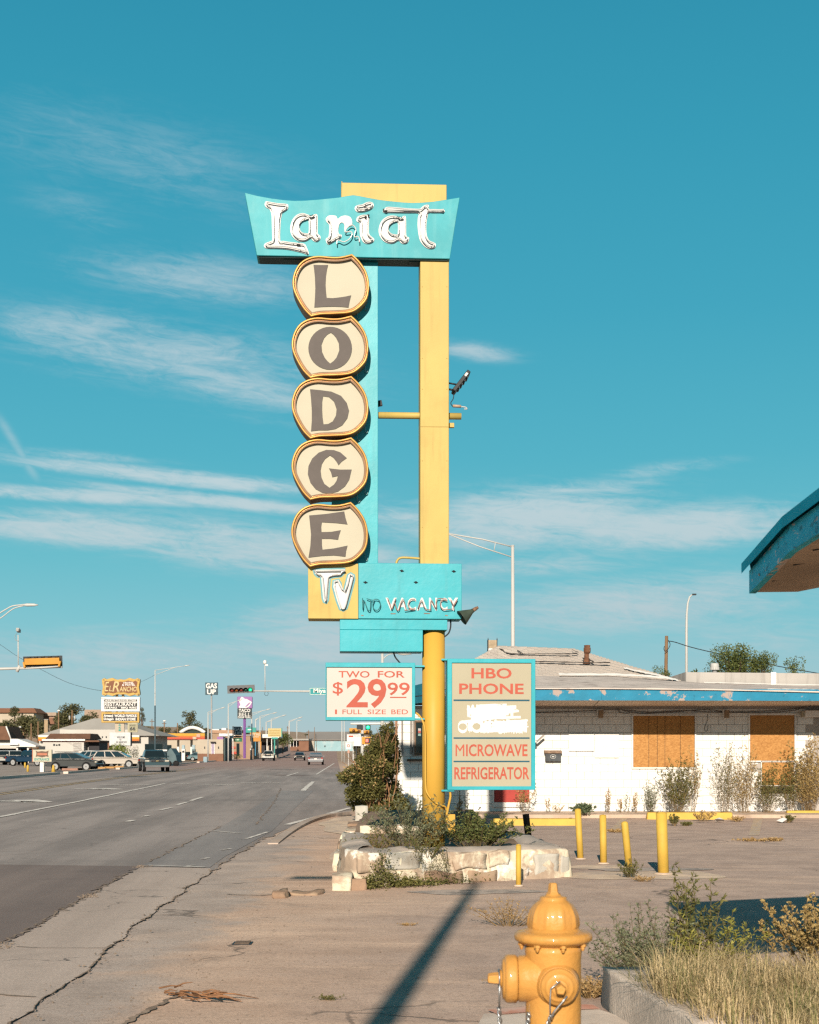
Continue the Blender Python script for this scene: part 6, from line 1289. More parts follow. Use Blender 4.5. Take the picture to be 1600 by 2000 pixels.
a, b = W(1063, 1487), W(1096, 1467); t = thing('mailbox', 'dark metal letter box with a rusty lid on the white wall', 'mailbox', Vector(((a.x + b.x) / 2, YW - .02, a.z)))
mb = MB(); mb.mm((a.x + .02, YW - .13, a.z), (b.x - .01, YW - .015, b.z - .03)); mb.build('box', pm('slate_metal', (0.085, 0.095, 0.105), .5, .2, 8.0), t, .008, 1)
mb = MB(); mb.box(((a.x + b.x) / 2, YW - .085, b.z - .02), (b.x - a.x + .02, .16, .05), tilt=(R(12), 0)); mb.build('lid', pm('rusty_lid', (0.40, 0.27, 0.19), .8, .3, 12.0), t, .008, 1)
mb = MB(); c = ((a.x + b.x) / 2 - .0, YW - .132, (a.z + b.z) / 2 - .01); mb.tube([(c[0] + .07 * math.cos(q), c[1], c[2] + .05 * math.sin(q)) for q in [i * .449 for i in range(14)]], .008, 4, True); mb.box((c[0], c[1], c[2]), (.06, .004, .03)); mb.build('emblem', M_GALV, t)
p = W(1046, 1444); t = thing('wall_bracket', 'small broken grey bracket jutting from the wall behind the amenities board', 'bracket', p); mb = MB(); mb.box((p.x + .10, YW - .25, p.z + .02), (.24, .06, .045), tilt=(0, R(-42))); mb.build('arm', M_GREYB, t); mb = MB(); mb.box((p.x - .01, YW - .12, p.z - .12), (.04, .2, .08)); mb.build('base', M_DARK, t)
# yellow parking blocks
def stop(x0, x1, y0, y1, label, rz=0.0):
    Y = H * F / (y1 - HZ); a, b = (x0 - 800) / F * Y, (x1 - 800) / F * Y; h = (y1 - y0) * Y / F * .82; t = thing('parking_block', label, 'parking block', ((a + b) / 2, Y, 0), rz, 'yellow parking blocks along the motel walk', org=(0, 0, 0)); w = (b - a) / 2
    mb = MB(); mb.add([(-w, -.02, 0), (w, -.02, 0), (w, .22, 0), (-w, .22, 0), (-w + .02, 0.02, h), (w - .02, 0.02, h), (w - .02, .18, h), (-w + .02, .18, h)], [(0, 1, 5, 4), (1, 2, 6, 5), (2, 3, 7, 6), (3, 0, 4, 7), (4, 5, 6, 7)]); mb.build('beam', M_BOLL, t, .015, 1)
    mb = MB()
    for s in (-.75, .75): mb.lathe([(.03, h), (.03, h + .012), (0, h + .014)], 8, (w * s, .1, 0))
    mb.build('pin', M_DARK, t)
stop(962, 1137, 1596, 1612.5, 'yellow timber parking block behind the planter'); stop(1264, 1432, 1584, 1600.5, 'yellow timber parking block below the large boarded window', R(-1.2)); stop(1537, 1680, 1581, 1594.5, 'yellow timber parking block cut by the right edge')
# weeds along the wall
def wallweed(px, ybase, h, rad, stems, lm, sm, label, seed, Y=35.3, **k):
    p = P(px, ybase, Y); k.setdefault('stemr', .003); return plant(k.pop('name', 'wall_weed'), label, 'weed', (p.x, Y, max(.0, .085)), h, rad, stems, lm, sm, seed=seed, flat=.5, **k)
wallweed(1326, 1585, 1.55, .62, 48, L_OLIVE, M_DRYSTEM, 'bushy green weed with brown tips below the large boarded window', 41, LL=.05, LW=.016, twigs=10, lpt=9, up=.7, tw=.26)
wallweed(1352, 1585, 1.75, .20, 12, L_GOLD, M_DRYSTEM, 'tall golden stalks rising in front of the large boarded window', 42, LL=.04, LW=.014, twigs=14, lpt=6, up=.9, bare=.4, tw=.14)
wallweed(1272, 1586, .95, .22, 22, L_SAGE, M_STEM, 'pale grey weed at the left edge of the bushy green weed', 43, LL=.04, LW=.012, twigs=8, lpt=7, tw=.22)
wallweed(1418, 1586, 1.95, .42, 24, L_OLIVE, M_DRYSTEM, 'tall airy yellow green weed left of the narrow boarded window', 44, LL=.045, LW=.013, twigs=12, lpt=6, up=.8, bare=.15, tw=.24)
wallweed(1455, 1588, 1.9, .46, 30, L_GOLD, M_DRYSTEM, 'tall golden brown weed before the left side of the narrow boarded window', 45, LL=.045, LW=.015, twigs=12, lpt=7, up=.75, bare=.15, tw=.24)
wallweed(1500, 1588, 1.5, .50, 32, L_OLIVE, M_DRYSTEM, 'green brown weed below the narrow boarded window', 46, LL=.05, LW=.016, twigs=10, lpt=8, up=.6, tw=.24)
wallweed(1580, 1588, 2.0, .55, 66, L_GOLD, M_DRYSTEM, 'dense rusty weed mass at the right edge against the wall', 47, LL=.05, LW=.017, twigs=12, lpt=9, up=.8, tw=.22)
wallweed(1548, 1588, 1.7, .34, 22, L_OLIVE, M_DRYSTEM, 'green weed beside the right side of the narrow boarded window', 48, LL=.05, LW=.015, twigs=11, lpt=8, up=.8, tw=.22)
for i, (px, h) in enumerate(((1187, .62), (1213, .42), (1226, .62), (1243, .55))):
    wallweed(px, 1582, h, .10 if i != 2 else .05, 7 if i != 2 else 3, L_DRY if i != 2 else L_OLIVE, M_DRYSTEM, ('pair of brown seed stalks against the blank white wall', 'short brown seed stalk beside the tall green spike', 'thin green spike weed against the white wall', 'forked pale weed right of the green spike')[i], 50 + i, LL=.03, LW=.012, twigs=14, lpt=6, up=.9, bare=.3, tw=.12)
wallweed(1023, 1585, .95, .30, 14, L_GOLD, M_DRYSTEM, 'golden weed in front of the red panel', 55, LL=.045, LW=.016, twigs=9, lpt=6, up=.8, bare=.3, tw=.2)
wallweed(1069, 1584, .45, .10, 5, L_DRY, M_DRYSTEM, 'small tan stalk weed below the letter box', 56, LL=.03, LW=.012, twigs=10, lpt=6, bare=.3, tw=.18)
wallweed(1088, 1586, .22, .2, 12, L_DRY, M_DRYSTEM, 'low straw tuft on the walk below the letter box', 57, LL=.04, LW=.01, twigs=5, lpt=5)
wallweed(1142, 1586, .30, .42, 40, leafmat('blue_green_leaf', (0.07, 0.10, 0.055), (0.15, 0.18, 0.10)), M_STEM, 'low grey green spreading plant behind the slim bollard', 58, Y=34.2, LL=.07, LW=.022, twigs=6, lpt=9, up=.2)
for i, (px, py, h, rad, lm, lb) in enumerate(((1318, 1613, .30, .16, L_OLIVE, 'small green weed on the lot behind the thick bollard'), (1340, 1613, .10, .14, L_OLIVE, 'tiny weed right of the weed behind the thick bollard'), (1375, 1604, .28, .32, L_DRY, 'straw weed at the front of the middle parking block'), (1438, 1605, .14, .22, L_DRY, 'low brown weed off the right end of the middle parking block'),
        (1540, 1607, .2, .2, L_OLIVE, 'weed beside the white crumpled litter'), (1206, 1626, .06, .22, L_DRY, 'flat brown weed on the faded bay line'), (1478, 1643, .05, .5, L_DRY, 'flat scatter of dead leaves on the open lot'), (1515, 1643, .05, .16, L_DRY, 'small dead leaf clump on the open lot'))):
    plant('lot_weed', lb, 'weed', G(px, py), h, rad, 16, lm, M_DRYSTEM, .05, .014, 6, 6, .5, seed=70 + i, flat=.4)

# ------------------------------------------------------------------ big shrub at the building corner
def blobs_leaf(mb, cs, n, L, Wd, r, up=0.0):
    tot = sum(c[3] for c in cs)
    for c in cs:
        for i in range(int(n * c[3] / tot)):
            d = Vector((r.gauss(0, 1), r.gauss(0, 1), r.gauss(0, 1))).normalized(); rad = r.random() ** .42
            p = Vector((c[0] + d.x * c[4] * rad, c[1] + d.y * c[4] * rad, c[2] + d.z * c[5] * rad)); leaf(mb, p, d + Vector((r.gauss(0, .9), r.gauss(0, .9), r.gauss(0, .7) + up)), L * r.uniform(.6, 1.3), Wd * r.uniform(.7, 1.3), r)
r = random.Random(91)
shrub = thing('large_shrub', 'big olive green shrub with bare orange twigs at the motel corner', 'shrub', (-1.0, 32.0, .2))
YS_ = 32.0
def sp(px, py, dy=0): p = P(px, py, YS_ + dy); return p
cs = []
for px, py, w_, h_ in ((700, 1512, 26, 17), (730, 1500, 30, 22), (757, 1495, 24, 22), (718, 1540, 30, 22), (752, 1545, 30, 26), (705, 1565, 26, 16), (775, 1572, 22, 20), (752, 1578, 26, 16), (728, 1470, 16, 14), (745, 1462, 22, 16), (762, 1450, 14, 20), (752, 1430, 9, 14), (678, 1520, 14, 10), (668, 1515, 9, 7), (690, 1548, 14, 12), (788, 1585, 12, 12), (735, 1445, 9, 10), (765, 1420, 5, 9), (775, 1475, 7, 14), (710, 1485, 14, 10)):
    p = sp(px, py, r.uniform(-.5, .6)); k = YS_ / F; cs.append((p.x, p.y, p.z, w_ * h_ * 1.0, w_ * k * 1.1, h_ * k * 1.1))
mb = MB(); blobs_leaf(mb, cs, 19000, .07, .032, r); mb.build('foliage', leafmat('shrub_leaf', (0.060, 0.065, 0.016), (0.15, 0.13, 0.04), 2.0), shrub, fix=False)
mb = MB()
for i in range(34):
    a = sp(r.uniform(715, 765), 1588, r.uniform(-.3, .4)); c = r.choice(cs); e = Vector((c[0] + r.uniform(-1, 1) * c[4], c[1], c[2] + c[5] * r.uniform(0, 1.6))); m_ = a.lerp(e, .5) + Vector((r.gauss(0, .15), r.gauss(0, .1), .2)); mb.tube([a.lerp(m_, t).lerp(m_.lerp(e, t), t) for t in (0, .25, .5, .75, 1)], [.018, .014, .011, .008, .004], 4)
for px0, py0, px1, py1 in ((715, 1530, 668, 1488), (712, 1520, 672, 1472), (705, 1535, 690, 1485), (748, 1520, 748, 1450), (772, 1540, 776, 1470), (745, 1460, 735, 1422), (770, 1500, 772, 1440), (700, 1525, 682, 1470), (765, 1450, 780, 1410), (728, 1520, 728, 1480)):
    a, e = sp(px0, py0, r.uniform(-.6, .1)), sp(px1, py1, r.uniform(-.6, .1)); mb.tube([a, a.lerp(e, .5) + Vector((.03, 0, .02)), e], [.014, .010, .004], 4)
mb.build('branch', pm('orange_twig', (0.42, 0.22, 0.11), .85, .25, 6.0), shrub, fix=False)
mb = MB(); blobs_leaf(mb, [(sp(715, 1512, -.9).x, 31.1, sp(0, 1512, -.9).z, 1, .35, .3), (sp(690, 1500, -.7).x, 31.3, sp(0, 1500).z, 1, .3, .25), (sp(738, 1495, -.9).x, 31.1, sp(0, 1495).z, 1, .2, .2)], 90, .07, .03, r); mb.build('dry_leaf', L_DRY, shrub, fix=False, kind='stuff')
# litter-white pier beside: low round weed under shrub
plant('weed_bush', 'small green tuft at the foot of the pale pier', 'weed', (P(728, 1595, 28).x, 28.0, .33), .3, .28, 24, L_OLIVE, M_STEM, .04, .014, 6, 7, .3, seed=93)
# ------------------------------------------------------------------ trees
def tree(label, px, ybase, ytop, Y, wpx, seed, lm=L_FIR, n=1500, lumps=None, trunk_px=3, group=None, name='tree', LLk=1.0, fill=.42, squash=1.0, spiky=False):
    r = random.Random(seed); b = P(px, ybase, Y); k = Y / F; top = P(px, ytop, Y).z; h = top - b.z
    t = thing(name, label, 'tree', b, 0, group); w_ = wpx * k / 2
    mb = MB(); tr = [b + Vector((0, 0, -.3)), b + Vector((w_ * .08, 0, h * .3)), b + Vector((-w_ * .05, 0, h * .6)), b + Vector((0, 0, h * .85))]; tw = trunk_px * k / 2; mb.tube(tr, [tw, tw * .8, tw * .5, tw * .2], 6)
    cs = []; m_ = lumps or 11
    for i in range(m_):
        a = r.uniform(0, 6.283); q = r.random() ** .5 * w_ * .72; z = b.z + h * r.uniform(.38, .86); f = 1 - .5 * max(0, (z - b.z) / h - .55) / .4
        s = w_ * r.uniform(.28, .48); c = Vector((b.x + math.cos(a) * q * f, b.y + math.sin(a) * q * .7 * f, z))
        if spiky: s *= .6; c.z = b.z + h * r.uniform(.72, .99) - s * 1.3
        cs.append((c.x, c.y, c.z, s * s, s, s * (.75 if not spiky else 1.9) * squash)); st = tr[1].lerp(tr[2], r.random()); mb.tube([st, st.lerp(c, .6) + Vector((0, 0, -.05 * h)), c], [tw * .4, tw * .25, tw * .1], 4)
    mb.build('trunk', M_WOOD, t, fix=False)
    cr = MB(); L = max(.05, w_ * .085) * LLk; blobs_leaf(cr, cs, n, L * 1.6, L, r); cr.build('crown', lm, t, fix=False); return t
def hbush(label, px, ybase, ytop, Y, wpx, seed, lm, n=1200, name='bush', cat='bush'):
    r = random.Random(seed); k = Y / F; b = P(px, ybase, Y); h = (ybase - ytop) * k; w_ = wpx * k / 2; t = thing(name, label, cat, b)
    cs = [(b.x, b.y, b.z + h * .5, 3, w_, h * .5)] + [(b.x + r.uniform(-.5, .5) * w_, b.y - w_ * .2, b.z + h * r.uniform(.4, .65), 1, w_ * .5, h * .36) for i in range(4)]
    mb = MB(); blobs_leaf(mb, cs, n, max(.05, w_ * .12), max(.03, w_ * .07), r); mb.build('foliage', lm, t, fix=False)
    mb = MB(); mb.tube([b + Vector((0, 0, -.1)), b + Vector((0, 0, h * .6))], [.06, .03], 5); mb.build('stem', M_WOOD, t); return t
L_ELM = leafmat('elm_leaf', (0.055, 0.060, 0.026), (0.115, 0.105, 0.045), .6)
L_BACK = leafmat('poplar_leaf', (0.055, 0.075, 0.02), (0.14, 0.155, 0.045), 1.2)
tree('dark green leafy tree rising behind the white parapet right of the roof vent', 1432, 1420, 1258, 52, 124, 1, L_BACK, 8000, 44, 5, LLk=.42, spiky=True)
tree('round green tree next to the tall tree behind the parapet', 1488, 1420, 1271, 52, 72, 2, L_BACK, 4200, 24, 5, LLk=.62, spiky=True)
tree('thin sparse sapling behind the parapet near the right edge', 1551, 1420, 1282, 52, 56, 3, L_BACK, 700, 12, 3, LLk=.8, spiky=True)
tree('small leafy tree at the foot of the wooden utility pole', 1293, 1420, 1297, 60, 56, 4, L_BACK, 1100, 12, 4, LLk=.7, spiky=True)
tree('few dark leaves poking over the parapet at its left end', 1356, 1420, 1304, 55, 22, 5, L_BACK, 110, 4, 2, LLk=1.2, spiky=True)
for a in (('broad dark tree on the hill behind the little brown roofed shop', 136, 1452, 1373, 290, 64, 11), ('low dark tree right of the broad hill tree', 172, 1450, 1389, 300, 46, 12), ('dark scrubby tree below the brown roofed hill house', 46, 1470, 1392, 270, 72, 13), ('small dark tree on the crest at the far left', 28, 1410, 1376, 330, 24, 14), ('green scrub tree behind the two telegraph poles', 72, 1462, 1402, 268, 48, 15), ('grey green scrub tree at the left edge', 6, 1468, 1402, 265, 46, 16),
          ('tall rounded tree behind the fuel station canopy', 371, 1475, 1380, 300, 46, 17), ('low dark tree left of the tall rounded tree', 350, 1470, 1411, 310, 30, 18), ('dark tree right of the tall rounded tree', 396, 1475, 1414, 310, 34, 19), ('low dark tree between the pylon sign and the lamp post', 322, 1468, 1414, 320, 34, 20), ('narrow dark tree partly hidden by the white pylon panel', 277, 1450, 1373, 290, 18, 21), ('dark low tree at the right of the pylon sign', 290, 1462, 1412, 300, 26, 22),
          ('green tree behind the dark fence down the street', 552, 1470, 1428, 330, 38, 23), ('small dark tree behind the purple sign post', 485, 1470, 1410, 330, 14, 24), ('tiny dark tree right of the green panel sign', 503, 1470, 1421, 340, 8, 25), ('small tree left of the far grey roof', 599, 1464, 1430, 430, 14, 26), ('dark tree behind the signal heads under the price board', 722, 1492, 1418, 125, 22, 27), ('green tree far behind the large shrub', 700, 1492, 1448, 150, 24, 28), ('low tree on the hill right of the broad hill tree', 110, 1452, 1412, 285, 30, 29)):
    tree(a[0], a[1], a[2], a[3], a[4], a[5], a[6], L_ELM if a[6] != 23 else leafmat('bright_tree_leaf', (0.05, 0.075, 0.02), (0.11, 0.125, 0.035)), 2000, 16, group='trees along the far side of the street' if a[6] < 27 else None)
tree('yellow green leafy branch by the motel corner under the price board', 762, 1500, 1412, 44, 14, 30, leafmat('yellow_green_leaf', (0.22, 0.24, 0.02), (0.38, 0.36, 0.05)), 380, 6, 2, LLk=.9)
hbush('clipped round bright green hedge below the white marquee', 233, 1494, 1452, 147.5, 46, 1, leafmat('hedge_leaf', (0.10, 0.14, 0.015), (0.20, 0.23, 0.035)), 2600, 'hedge'); hbush('darker round hedge right of the clipped bright hedge', 261, 1492, 1455, 154, 26, 2, leafmat('dark_hedge_leaf', (0.025, 0.04, 0.012), (0.06, 0.08, 0.02)), 900, 'hedge')
hbush('low dark hedge below the small green fuel sign', 463, 1484, 1471, 245, 24, 3, leafmat('dark_hedge_leaf', (0.025, 0.04, 0.012), (0.06, 0.08, 0.02)), 500, 'hedge')

# ------------------------------------------------------------------ buildings over the road
M_TAN = pm('tan_stucco', (0.50, 0.34, 0.23), .85, .06, .4); M_CREAMW = pm('cream_stucco', (0.68, 0.58, 0.46), .85, .05, .4); M_WHITEW = pm('white_stucco', (0.76, 0.72, 0.66), .8, .05, .3)
M_BROWNR = pm('brown_shingle_roof', (0.23, 0.12, 0.075), .9, .15, 1.0); M_GREYR = pm('pale_grey_roof', (0.50, 0.47, 0.43), .85, .06, .3); M_BRICKW = pm('brick_wall', (0.33, 0.17, 0.11), .9, .1, .6)
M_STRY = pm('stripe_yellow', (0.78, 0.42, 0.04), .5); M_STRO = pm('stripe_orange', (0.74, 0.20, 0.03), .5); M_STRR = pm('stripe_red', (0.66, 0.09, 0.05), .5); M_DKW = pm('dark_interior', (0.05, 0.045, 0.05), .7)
M_PURP = pm('purple_paint', (0.22, 0.075, 0.34), .5, .05, 1.0); M_PURPP = pm('light_purple', (0.42, 0.20, 0.50), .5, .05, 1.0); M_TEALS = pm('teal_sign', (0.06, 0.42, 0.36), .5, .05, 1.0); M_ORS = pm('orange_sign', (0.74, 0.33, 0.06), .5, .05, 1.0); M_SLATE = pm('slate_blue_sign', (0.055, 0.11, 0.14), .5, .05, 1.0)
def PX(mb, x0, y0, x1, y1, Y, depth, mi=0):
    a, b = P(x0, y1, Y), P(x1, y0, Y); mb.mm((a.x, Y, a.z), (b.x, Y + depth, b.z), mi); return mb
def bld(name, label, px, yb, Y): p = P(px, yb, Y); return thing(name, label, 'building', p)
def part(t, name, mat, x0, y0, x1, y1, Y, depth, bev=0): return PX(MB(), x0, y0, x1, y1, Y, depth).build(name, mat, t, bev, 1)
# little white shop with a brown mansard
Y = 178; t = bld('small_shop', 'small white shop with a brown mansard roof behind the parked cars', 130, 1493, Y)
part(t, 'wall', M_WHITEW, 84, 1447, 164, 1494, Y, 8); part(t, 'side_wing', M_WHITEW, 158, 1446, 176, 1494, Y + 1.5, 6.5)
def frust(t, name, mat, bx, by, tx, ty, Y, d):
    mb = MB(); k = (bx[1] - bx[0]); a, b = P(bx[0], by, Y), P(bx[1], by, Y); c, e = P(tx[0], ty, Y), P(tx[1], ty, Y); mb.add([(a.x, Y, a.z), (b.x, Y, b.z), (b.x, Y + d, b.z), (a.x, Y + d, a.z), (c.x, Y + d * .2, c.z), (e.x, Y + d * .2, e.z), (e.x, Y + d * .8, e.z), (c.x, Y + d * .8, c.z)], [(0, 1, 5, 4), (1, 2, 6, 5), (2, 3, 7, 6), (3, 0, 4, 7), (4, 5, 6, 7)]); return mb.build(name, mat, t)
part(t, 'eave', M_WHITE, 82, 1443.5, 166, 1447, Y - .4, 9); part(t, 'trim', M_STRR, 83, 1447.1, 165, 1448.6, Y - .15, .2)
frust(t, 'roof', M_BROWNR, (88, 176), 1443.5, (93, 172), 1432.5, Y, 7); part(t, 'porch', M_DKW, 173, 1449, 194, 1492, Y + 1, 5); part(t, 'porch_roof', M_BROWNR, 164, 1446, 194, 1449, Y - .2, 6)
w_ = part(t, 'window', pm('pale_blind', (0.5, 0.46, 0.42), .5), 143.5, 1451, 158.5, 1468, Y - .06, .05)
for q in (1455, 1459, 1463): part(w_, 'blind_slat', M_WHITE, 144, q, 158, q + .7, Y - .09, .02)
part(w_, 'frame', M_WHITE, 142.5, 1468, 159.5, 1469.5, Y - .1, .1)
for i in range(3): part(t, 'wall_sconce', M_DARK, 104 + i * 5, 1454 + abs(1 - i) * -1, 107.5 + i * 5, 1456.5, Y - .06, .05)
# large grey hip roof building with striped fascia
Y = 205; t = bld('station_store', 'long pale building with a wide grey hipped roof and striped fascia', 185, 1490, Y)
part(t, 'wall', M_WHITEW, 77, 1436, 290, 1491, Y, 16)
frust(t, 'roof', M_GREYR, (70, 312), 1437, (172, 200), 1402, Y - .5, 18)
for x0, x1 in ((75, 96), (248, 272)):
    part(t, 'fascia', M_WHITE, x0, 1436, x1, 1439.5, Y - .8, .4); part(t, 'fascia', M_STRY, x0, 1439.5, x1, 1443.2, Y - .85, .4); part(t, 'fascia', M_STRO, x0, 1443.2, x1, 1447, Y - .9, .4)
part(t, 'parapet', M_WHITEW, 117, 1425, 252, 1449, Y - 1.4, .5); frust(t, 'parapet_step', M_WHITEW, (117, 132), 1425, (117, 121), 1424, Y - 1.4, .5)
for i in range(5): part(t, 'vent_slit', M_DARK, 184 + i * 7.5, 1438, 186 + i * 7.5, 1441, Y - 1.5, .1)
part(t, 'brick_base', M_BRICKW, 196, 1451, 213, 1492, Y - 1.6, 1); part(t, 'shop_window', M_GLASS, 283, 1453, 318, 1480, Y - .3, .2)
part(t, 'roof_flag', M_TEALS, 219, 1413, 226, 1421, Y + 3, .4)
# fuel station canopy and pumps
Y = 245; t = thing('fuel_canopy', 'fuel station canopy with yellow and red striped fascia', 'canopy', P(335, 1486, Y))
for i, (m_, y0, y1) in enumerate(((M_DARK, 1430.8, 1432.2), (M_STRY, 1432.2, 1437.2), (M_STRO, 1437.2, 1440.6), (M_STRR, 1440.6, 1444))): part(t, 'fascia', m_, 275, y0, 400, y1, Y - .02 * i, 9)
part(t, 'soffit', M_WHITE, 277, 1444, 398, 1445, Y + .2, 8.5)
for x in (346, 372, 318): part(t, 'post', M_WHITE, x, 1444, x + 4, 1487, Y + 3, .4)
for x in (313, 380): part(t, 'logo_panel', pm('pale_logo_panel', (0.74, 0.55, 0.4), .5), x - 3.5, 1439, x + 3.5, 1444, Y - .12, .08)
e_ = part(t, 'emblem_panel', pm('pale_emblem_panel', (0.74, 0.45, 0.34), .5), 384, 1433.5, 391, 1440, Y - .14, .1)
for i, x in enumerate((358, 378)):
    p = P(x, 1486.5, Y - 2); q = thing('fuel_pump', ('white fuel pump under the striped canopy', 'darker fuel pump at the right end of the striped canopy')[i], 'pump', p, 0, 'fuel pumps under the canopy')
    part(q, 'cabinet', M_WHITE if i == 0 else pm('teal_grey', (0.2, 0.28, 0.3), .5), x - 3.4, 1463, x + 3.4, 1487, Y - 2, .8, .06); part(q, 'screen', M_DARK, x - 2, 1466, x + 2, 1470, Y - 2.06, .05); part(q, 'sign_head', pm('pale_blue_panel', (0.45, 0.6, 0.66), .4), x - 2.6, 1455, x + 2.6, 1463, Y - 1.8, .5)
    mb = MB(); a = P(x + 3.6, 1472, Y - 1.8); mb.tube(smooth_loop([tuple(a), (a.x + .25, a.y, a.z - .6), (a.x + .1, a.y, a.z - 1.0), (a.x, a.y, a.z - .3)], 3, False), .04, 5); mb.build('hose', M_BLACK, q)
t = bld('station_kiosk', 'beige fuel station store with a white arched gable behind the canopy', 372, 1486, 262); Y = 262
part(t, 'wall', M_CREAMW, 300, 1443, 402, 1486, Y, 8); arc = [(352, 1432)] + [(352 + i * 5.2, 1432 - 10 * math.sin(min(1, i / 4.5) * 1.57) * (1 - .9 * max(0, (i - 4.5) / 4.5) ** 2)) for i in range(10)] + [(400, 1432)]
mb = MB(); mb.prism([(P(x, y, Y).x, P(x, y, Y).z) for x, y in arc], XZ(Y), -.4, 6, 0); mb.build('gable', pm('dark_green_roof', (0.05, 0.07, 0.06), .7), t)
mb = MB(); mb.tube([P(x, y - 1, Y - .6) for x, y in arc[1:]], .35, 6); mb.build('gable_trim', M_WHITE, t)
part(t, 'brick_base', M_BRICKW, 340, 1474, 402, 1486, Y - .2, .15); part(t, 'window', M_GLASS, 310, 1455, 335, 1478, Y - .1, .05)
# beige taco restaurant
Y = 235; t = bld('taco_restaurant', 'beige stucco restaurant with a purple trimmed doorway', 412, 1487, Y)
part(t, 'wall', M_CREAMW, 386, 1444, 436, 1487, Y, 9); part(t, 'brick_base', M_BRICKW, 386, 1472, 436.3, 1487.5, Y - .1, .1); part(t, 'purple_parapet', M_PURPP, 424, 1439, 436, 1444, Y + .2, 3); part(t, 'side_wall', pm('dark_teal_wall', (0.10, 0.14, 0.14), .8), 436.2, 1441, 440, 1486, Y + .5, 9)
d_ = part(t, 'door', pm('lilac_door', (0.5, 0.42, 0.56), .5), 413, 1452, 418.5, 1472, Y - .1, .08); part(d_, 'frame', M_WHITE, 412, 1450.5, 413, 1473, Y - .16, .12); part(d_, 'frame', M_WHITE, 418.5, 1450.5, 419.6, 1473, Y - .16, .12)
part(t, 'awning', M_DKW, 411, 1448.5, 421, 1450.3, Y - .6, .6)
for x in (399, 426): part(t, 'wall_lamp', M_DARK, x, 1458, x + 1.6, 1462, Y - .15, .12)
Y = 285; t = bld('long_tan_store', 'long tan flat roofed store with white roof units behind the restaurants', 445, 1480, Y)
part(t, 'wall', M_TAN, 410, 1432, 478, 1482, Y, 14); part(t, 'parapet', pm('salmon_parapet', (0.58, 0.36, 0.24), .8), 410, 1426, 470, 1432, Y - .2, 14); part(t, 'roof_unit', M_WHITE, 433, 1422, 442, 1431, Y + 2, 3); part(t, 'roof_unit', M_WHITE, 414, 1424, 428, 1428, Y + 2, 3); part(t, 'cornice', M_WHITE, 428, 1432.5, 460, 1438, Y - .3, .3); part(t, 'shopfront', M_GLASS, 462, 1452, 468, 1476, Y - .1, .08); part(t, 'red_band', M_STRR, 446, 1458, 460, 1462, Y - .15, .1); part(t, 'red_band', M_STRR, 448, 1468, 462, 1473, Y - .15, .1)
Y = 275; t = bld('tan_corner_shop', 'tall tan shop block behind the purple sign post', 482, 1482, Y); part(t, 'wall', M_TAN, 468, 1437, 495, 1483, Y, 8); part(t, 'cornice', M_GREYR, 467, 1434.5, 496, 1437, Y - .2, 8.4); part(t, 'door', M_GLASS, 493, 1448, 498, 1462, Y - .1, 2)
Y = 300; t = bld('white_drive_in', 'white drive in building with a flat canopy on posts behind the orange sign', 520, 1480, Y); part(t, 'roof_slab', M_WHITE, 500, 1434, 545, 1441, Y - 2, 9); part(t, 'wall', M_CREAMW, 505, 1441, 540, 1481, Y + 2, 5)
for x in (502, 521, 530): part(t, 'post', M_WHITE, x, 1441, x + 1.4, 1481, Y - 1.5, .3)
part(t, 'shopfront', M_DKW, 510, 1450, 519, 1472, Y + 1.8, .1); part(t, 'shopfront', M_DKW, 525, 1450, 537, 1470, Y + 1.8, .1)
for x in (488, 498.5): pass
t = thing('board_fence', 'dark weathered fence along the far side of the street', 'fence', P(548, 1474, 310))
for i in range(12):
    mb = MB(); a = Vector((P(537, 1475, 285).x, 285, P(537, 1475, 285).z)); b = Vector((P(562, 1467, 372).x, 372, P(562, 1467, 372).z)); p = a.lerp(b, i / 12); q = a.lerp(b, (i + .93) / 12); mb.add([(p.x, p.y, p.z), (q.x, q.y, q.z), (q.x, q.y, q.z + 1.25), (p.x, p.y, p.z + 1.25), (p.x + .1, p.y, p.z), (q.x + .1, q.y, q.z), (q.x + .1, q.y, q.z + 1.25), (p.x + .1, p.y, p.z + 1.25)], [(0, 1, 2, 3), (7, 6, 5, 4), (3, 2, 6, 7), (0, 3, 7, 4), (1, 5, 6, 2)]); mb.build('board', pm('dark_fence', (0.075, 0.075, 0.085), .85, .3, 1.0), t)
# far end of the street
Y = 425; t = bld('mural_hall', 'long low hall with a pale blue cloud mural at the end of the street', 640, 1465, Y)
M_MURAL = pm('cloud_mural', (0.42, 0.66, 0.72), .7, .12, .12, dirt=[((0.75, 0.78, 0.78), .16, .45, .62, .9)])
part(t, 'wall', M_MURAL, 613, 1444, 690, 1467, Y, 10); mb = MB(); a, b = P(598, 1444.5, Y - .6), P(700, 1444.5, Y - .6); c, d = P(598, 1429, Y + 9), P(700, 1429, Y + 9); mb.add([a, b, d, c, a + Vector((0, .1, -.25)), b + Vector((0, .1, -.25)), d + Vector((0, 6, -4)), c + Vector((0, 6, -4))], [(0, 1, 2, 3), (4, 5, 1, 0), (3, 2, 6, 7), (0, 3, 7, 4), (1, 5, 6, 2)]); mb.build('roof', pm('grey_sheet_roof', (0.42, 0.38, 0.35), .8, .06, .2), t)
part(t, 'plain_wall', M_CREAMW, 601, 1444, 613, 1466, Y - .2, 9); part(t, 'roundel', M_DARK, 633.5, 1456, 636, 1459, Y - .06, .05)
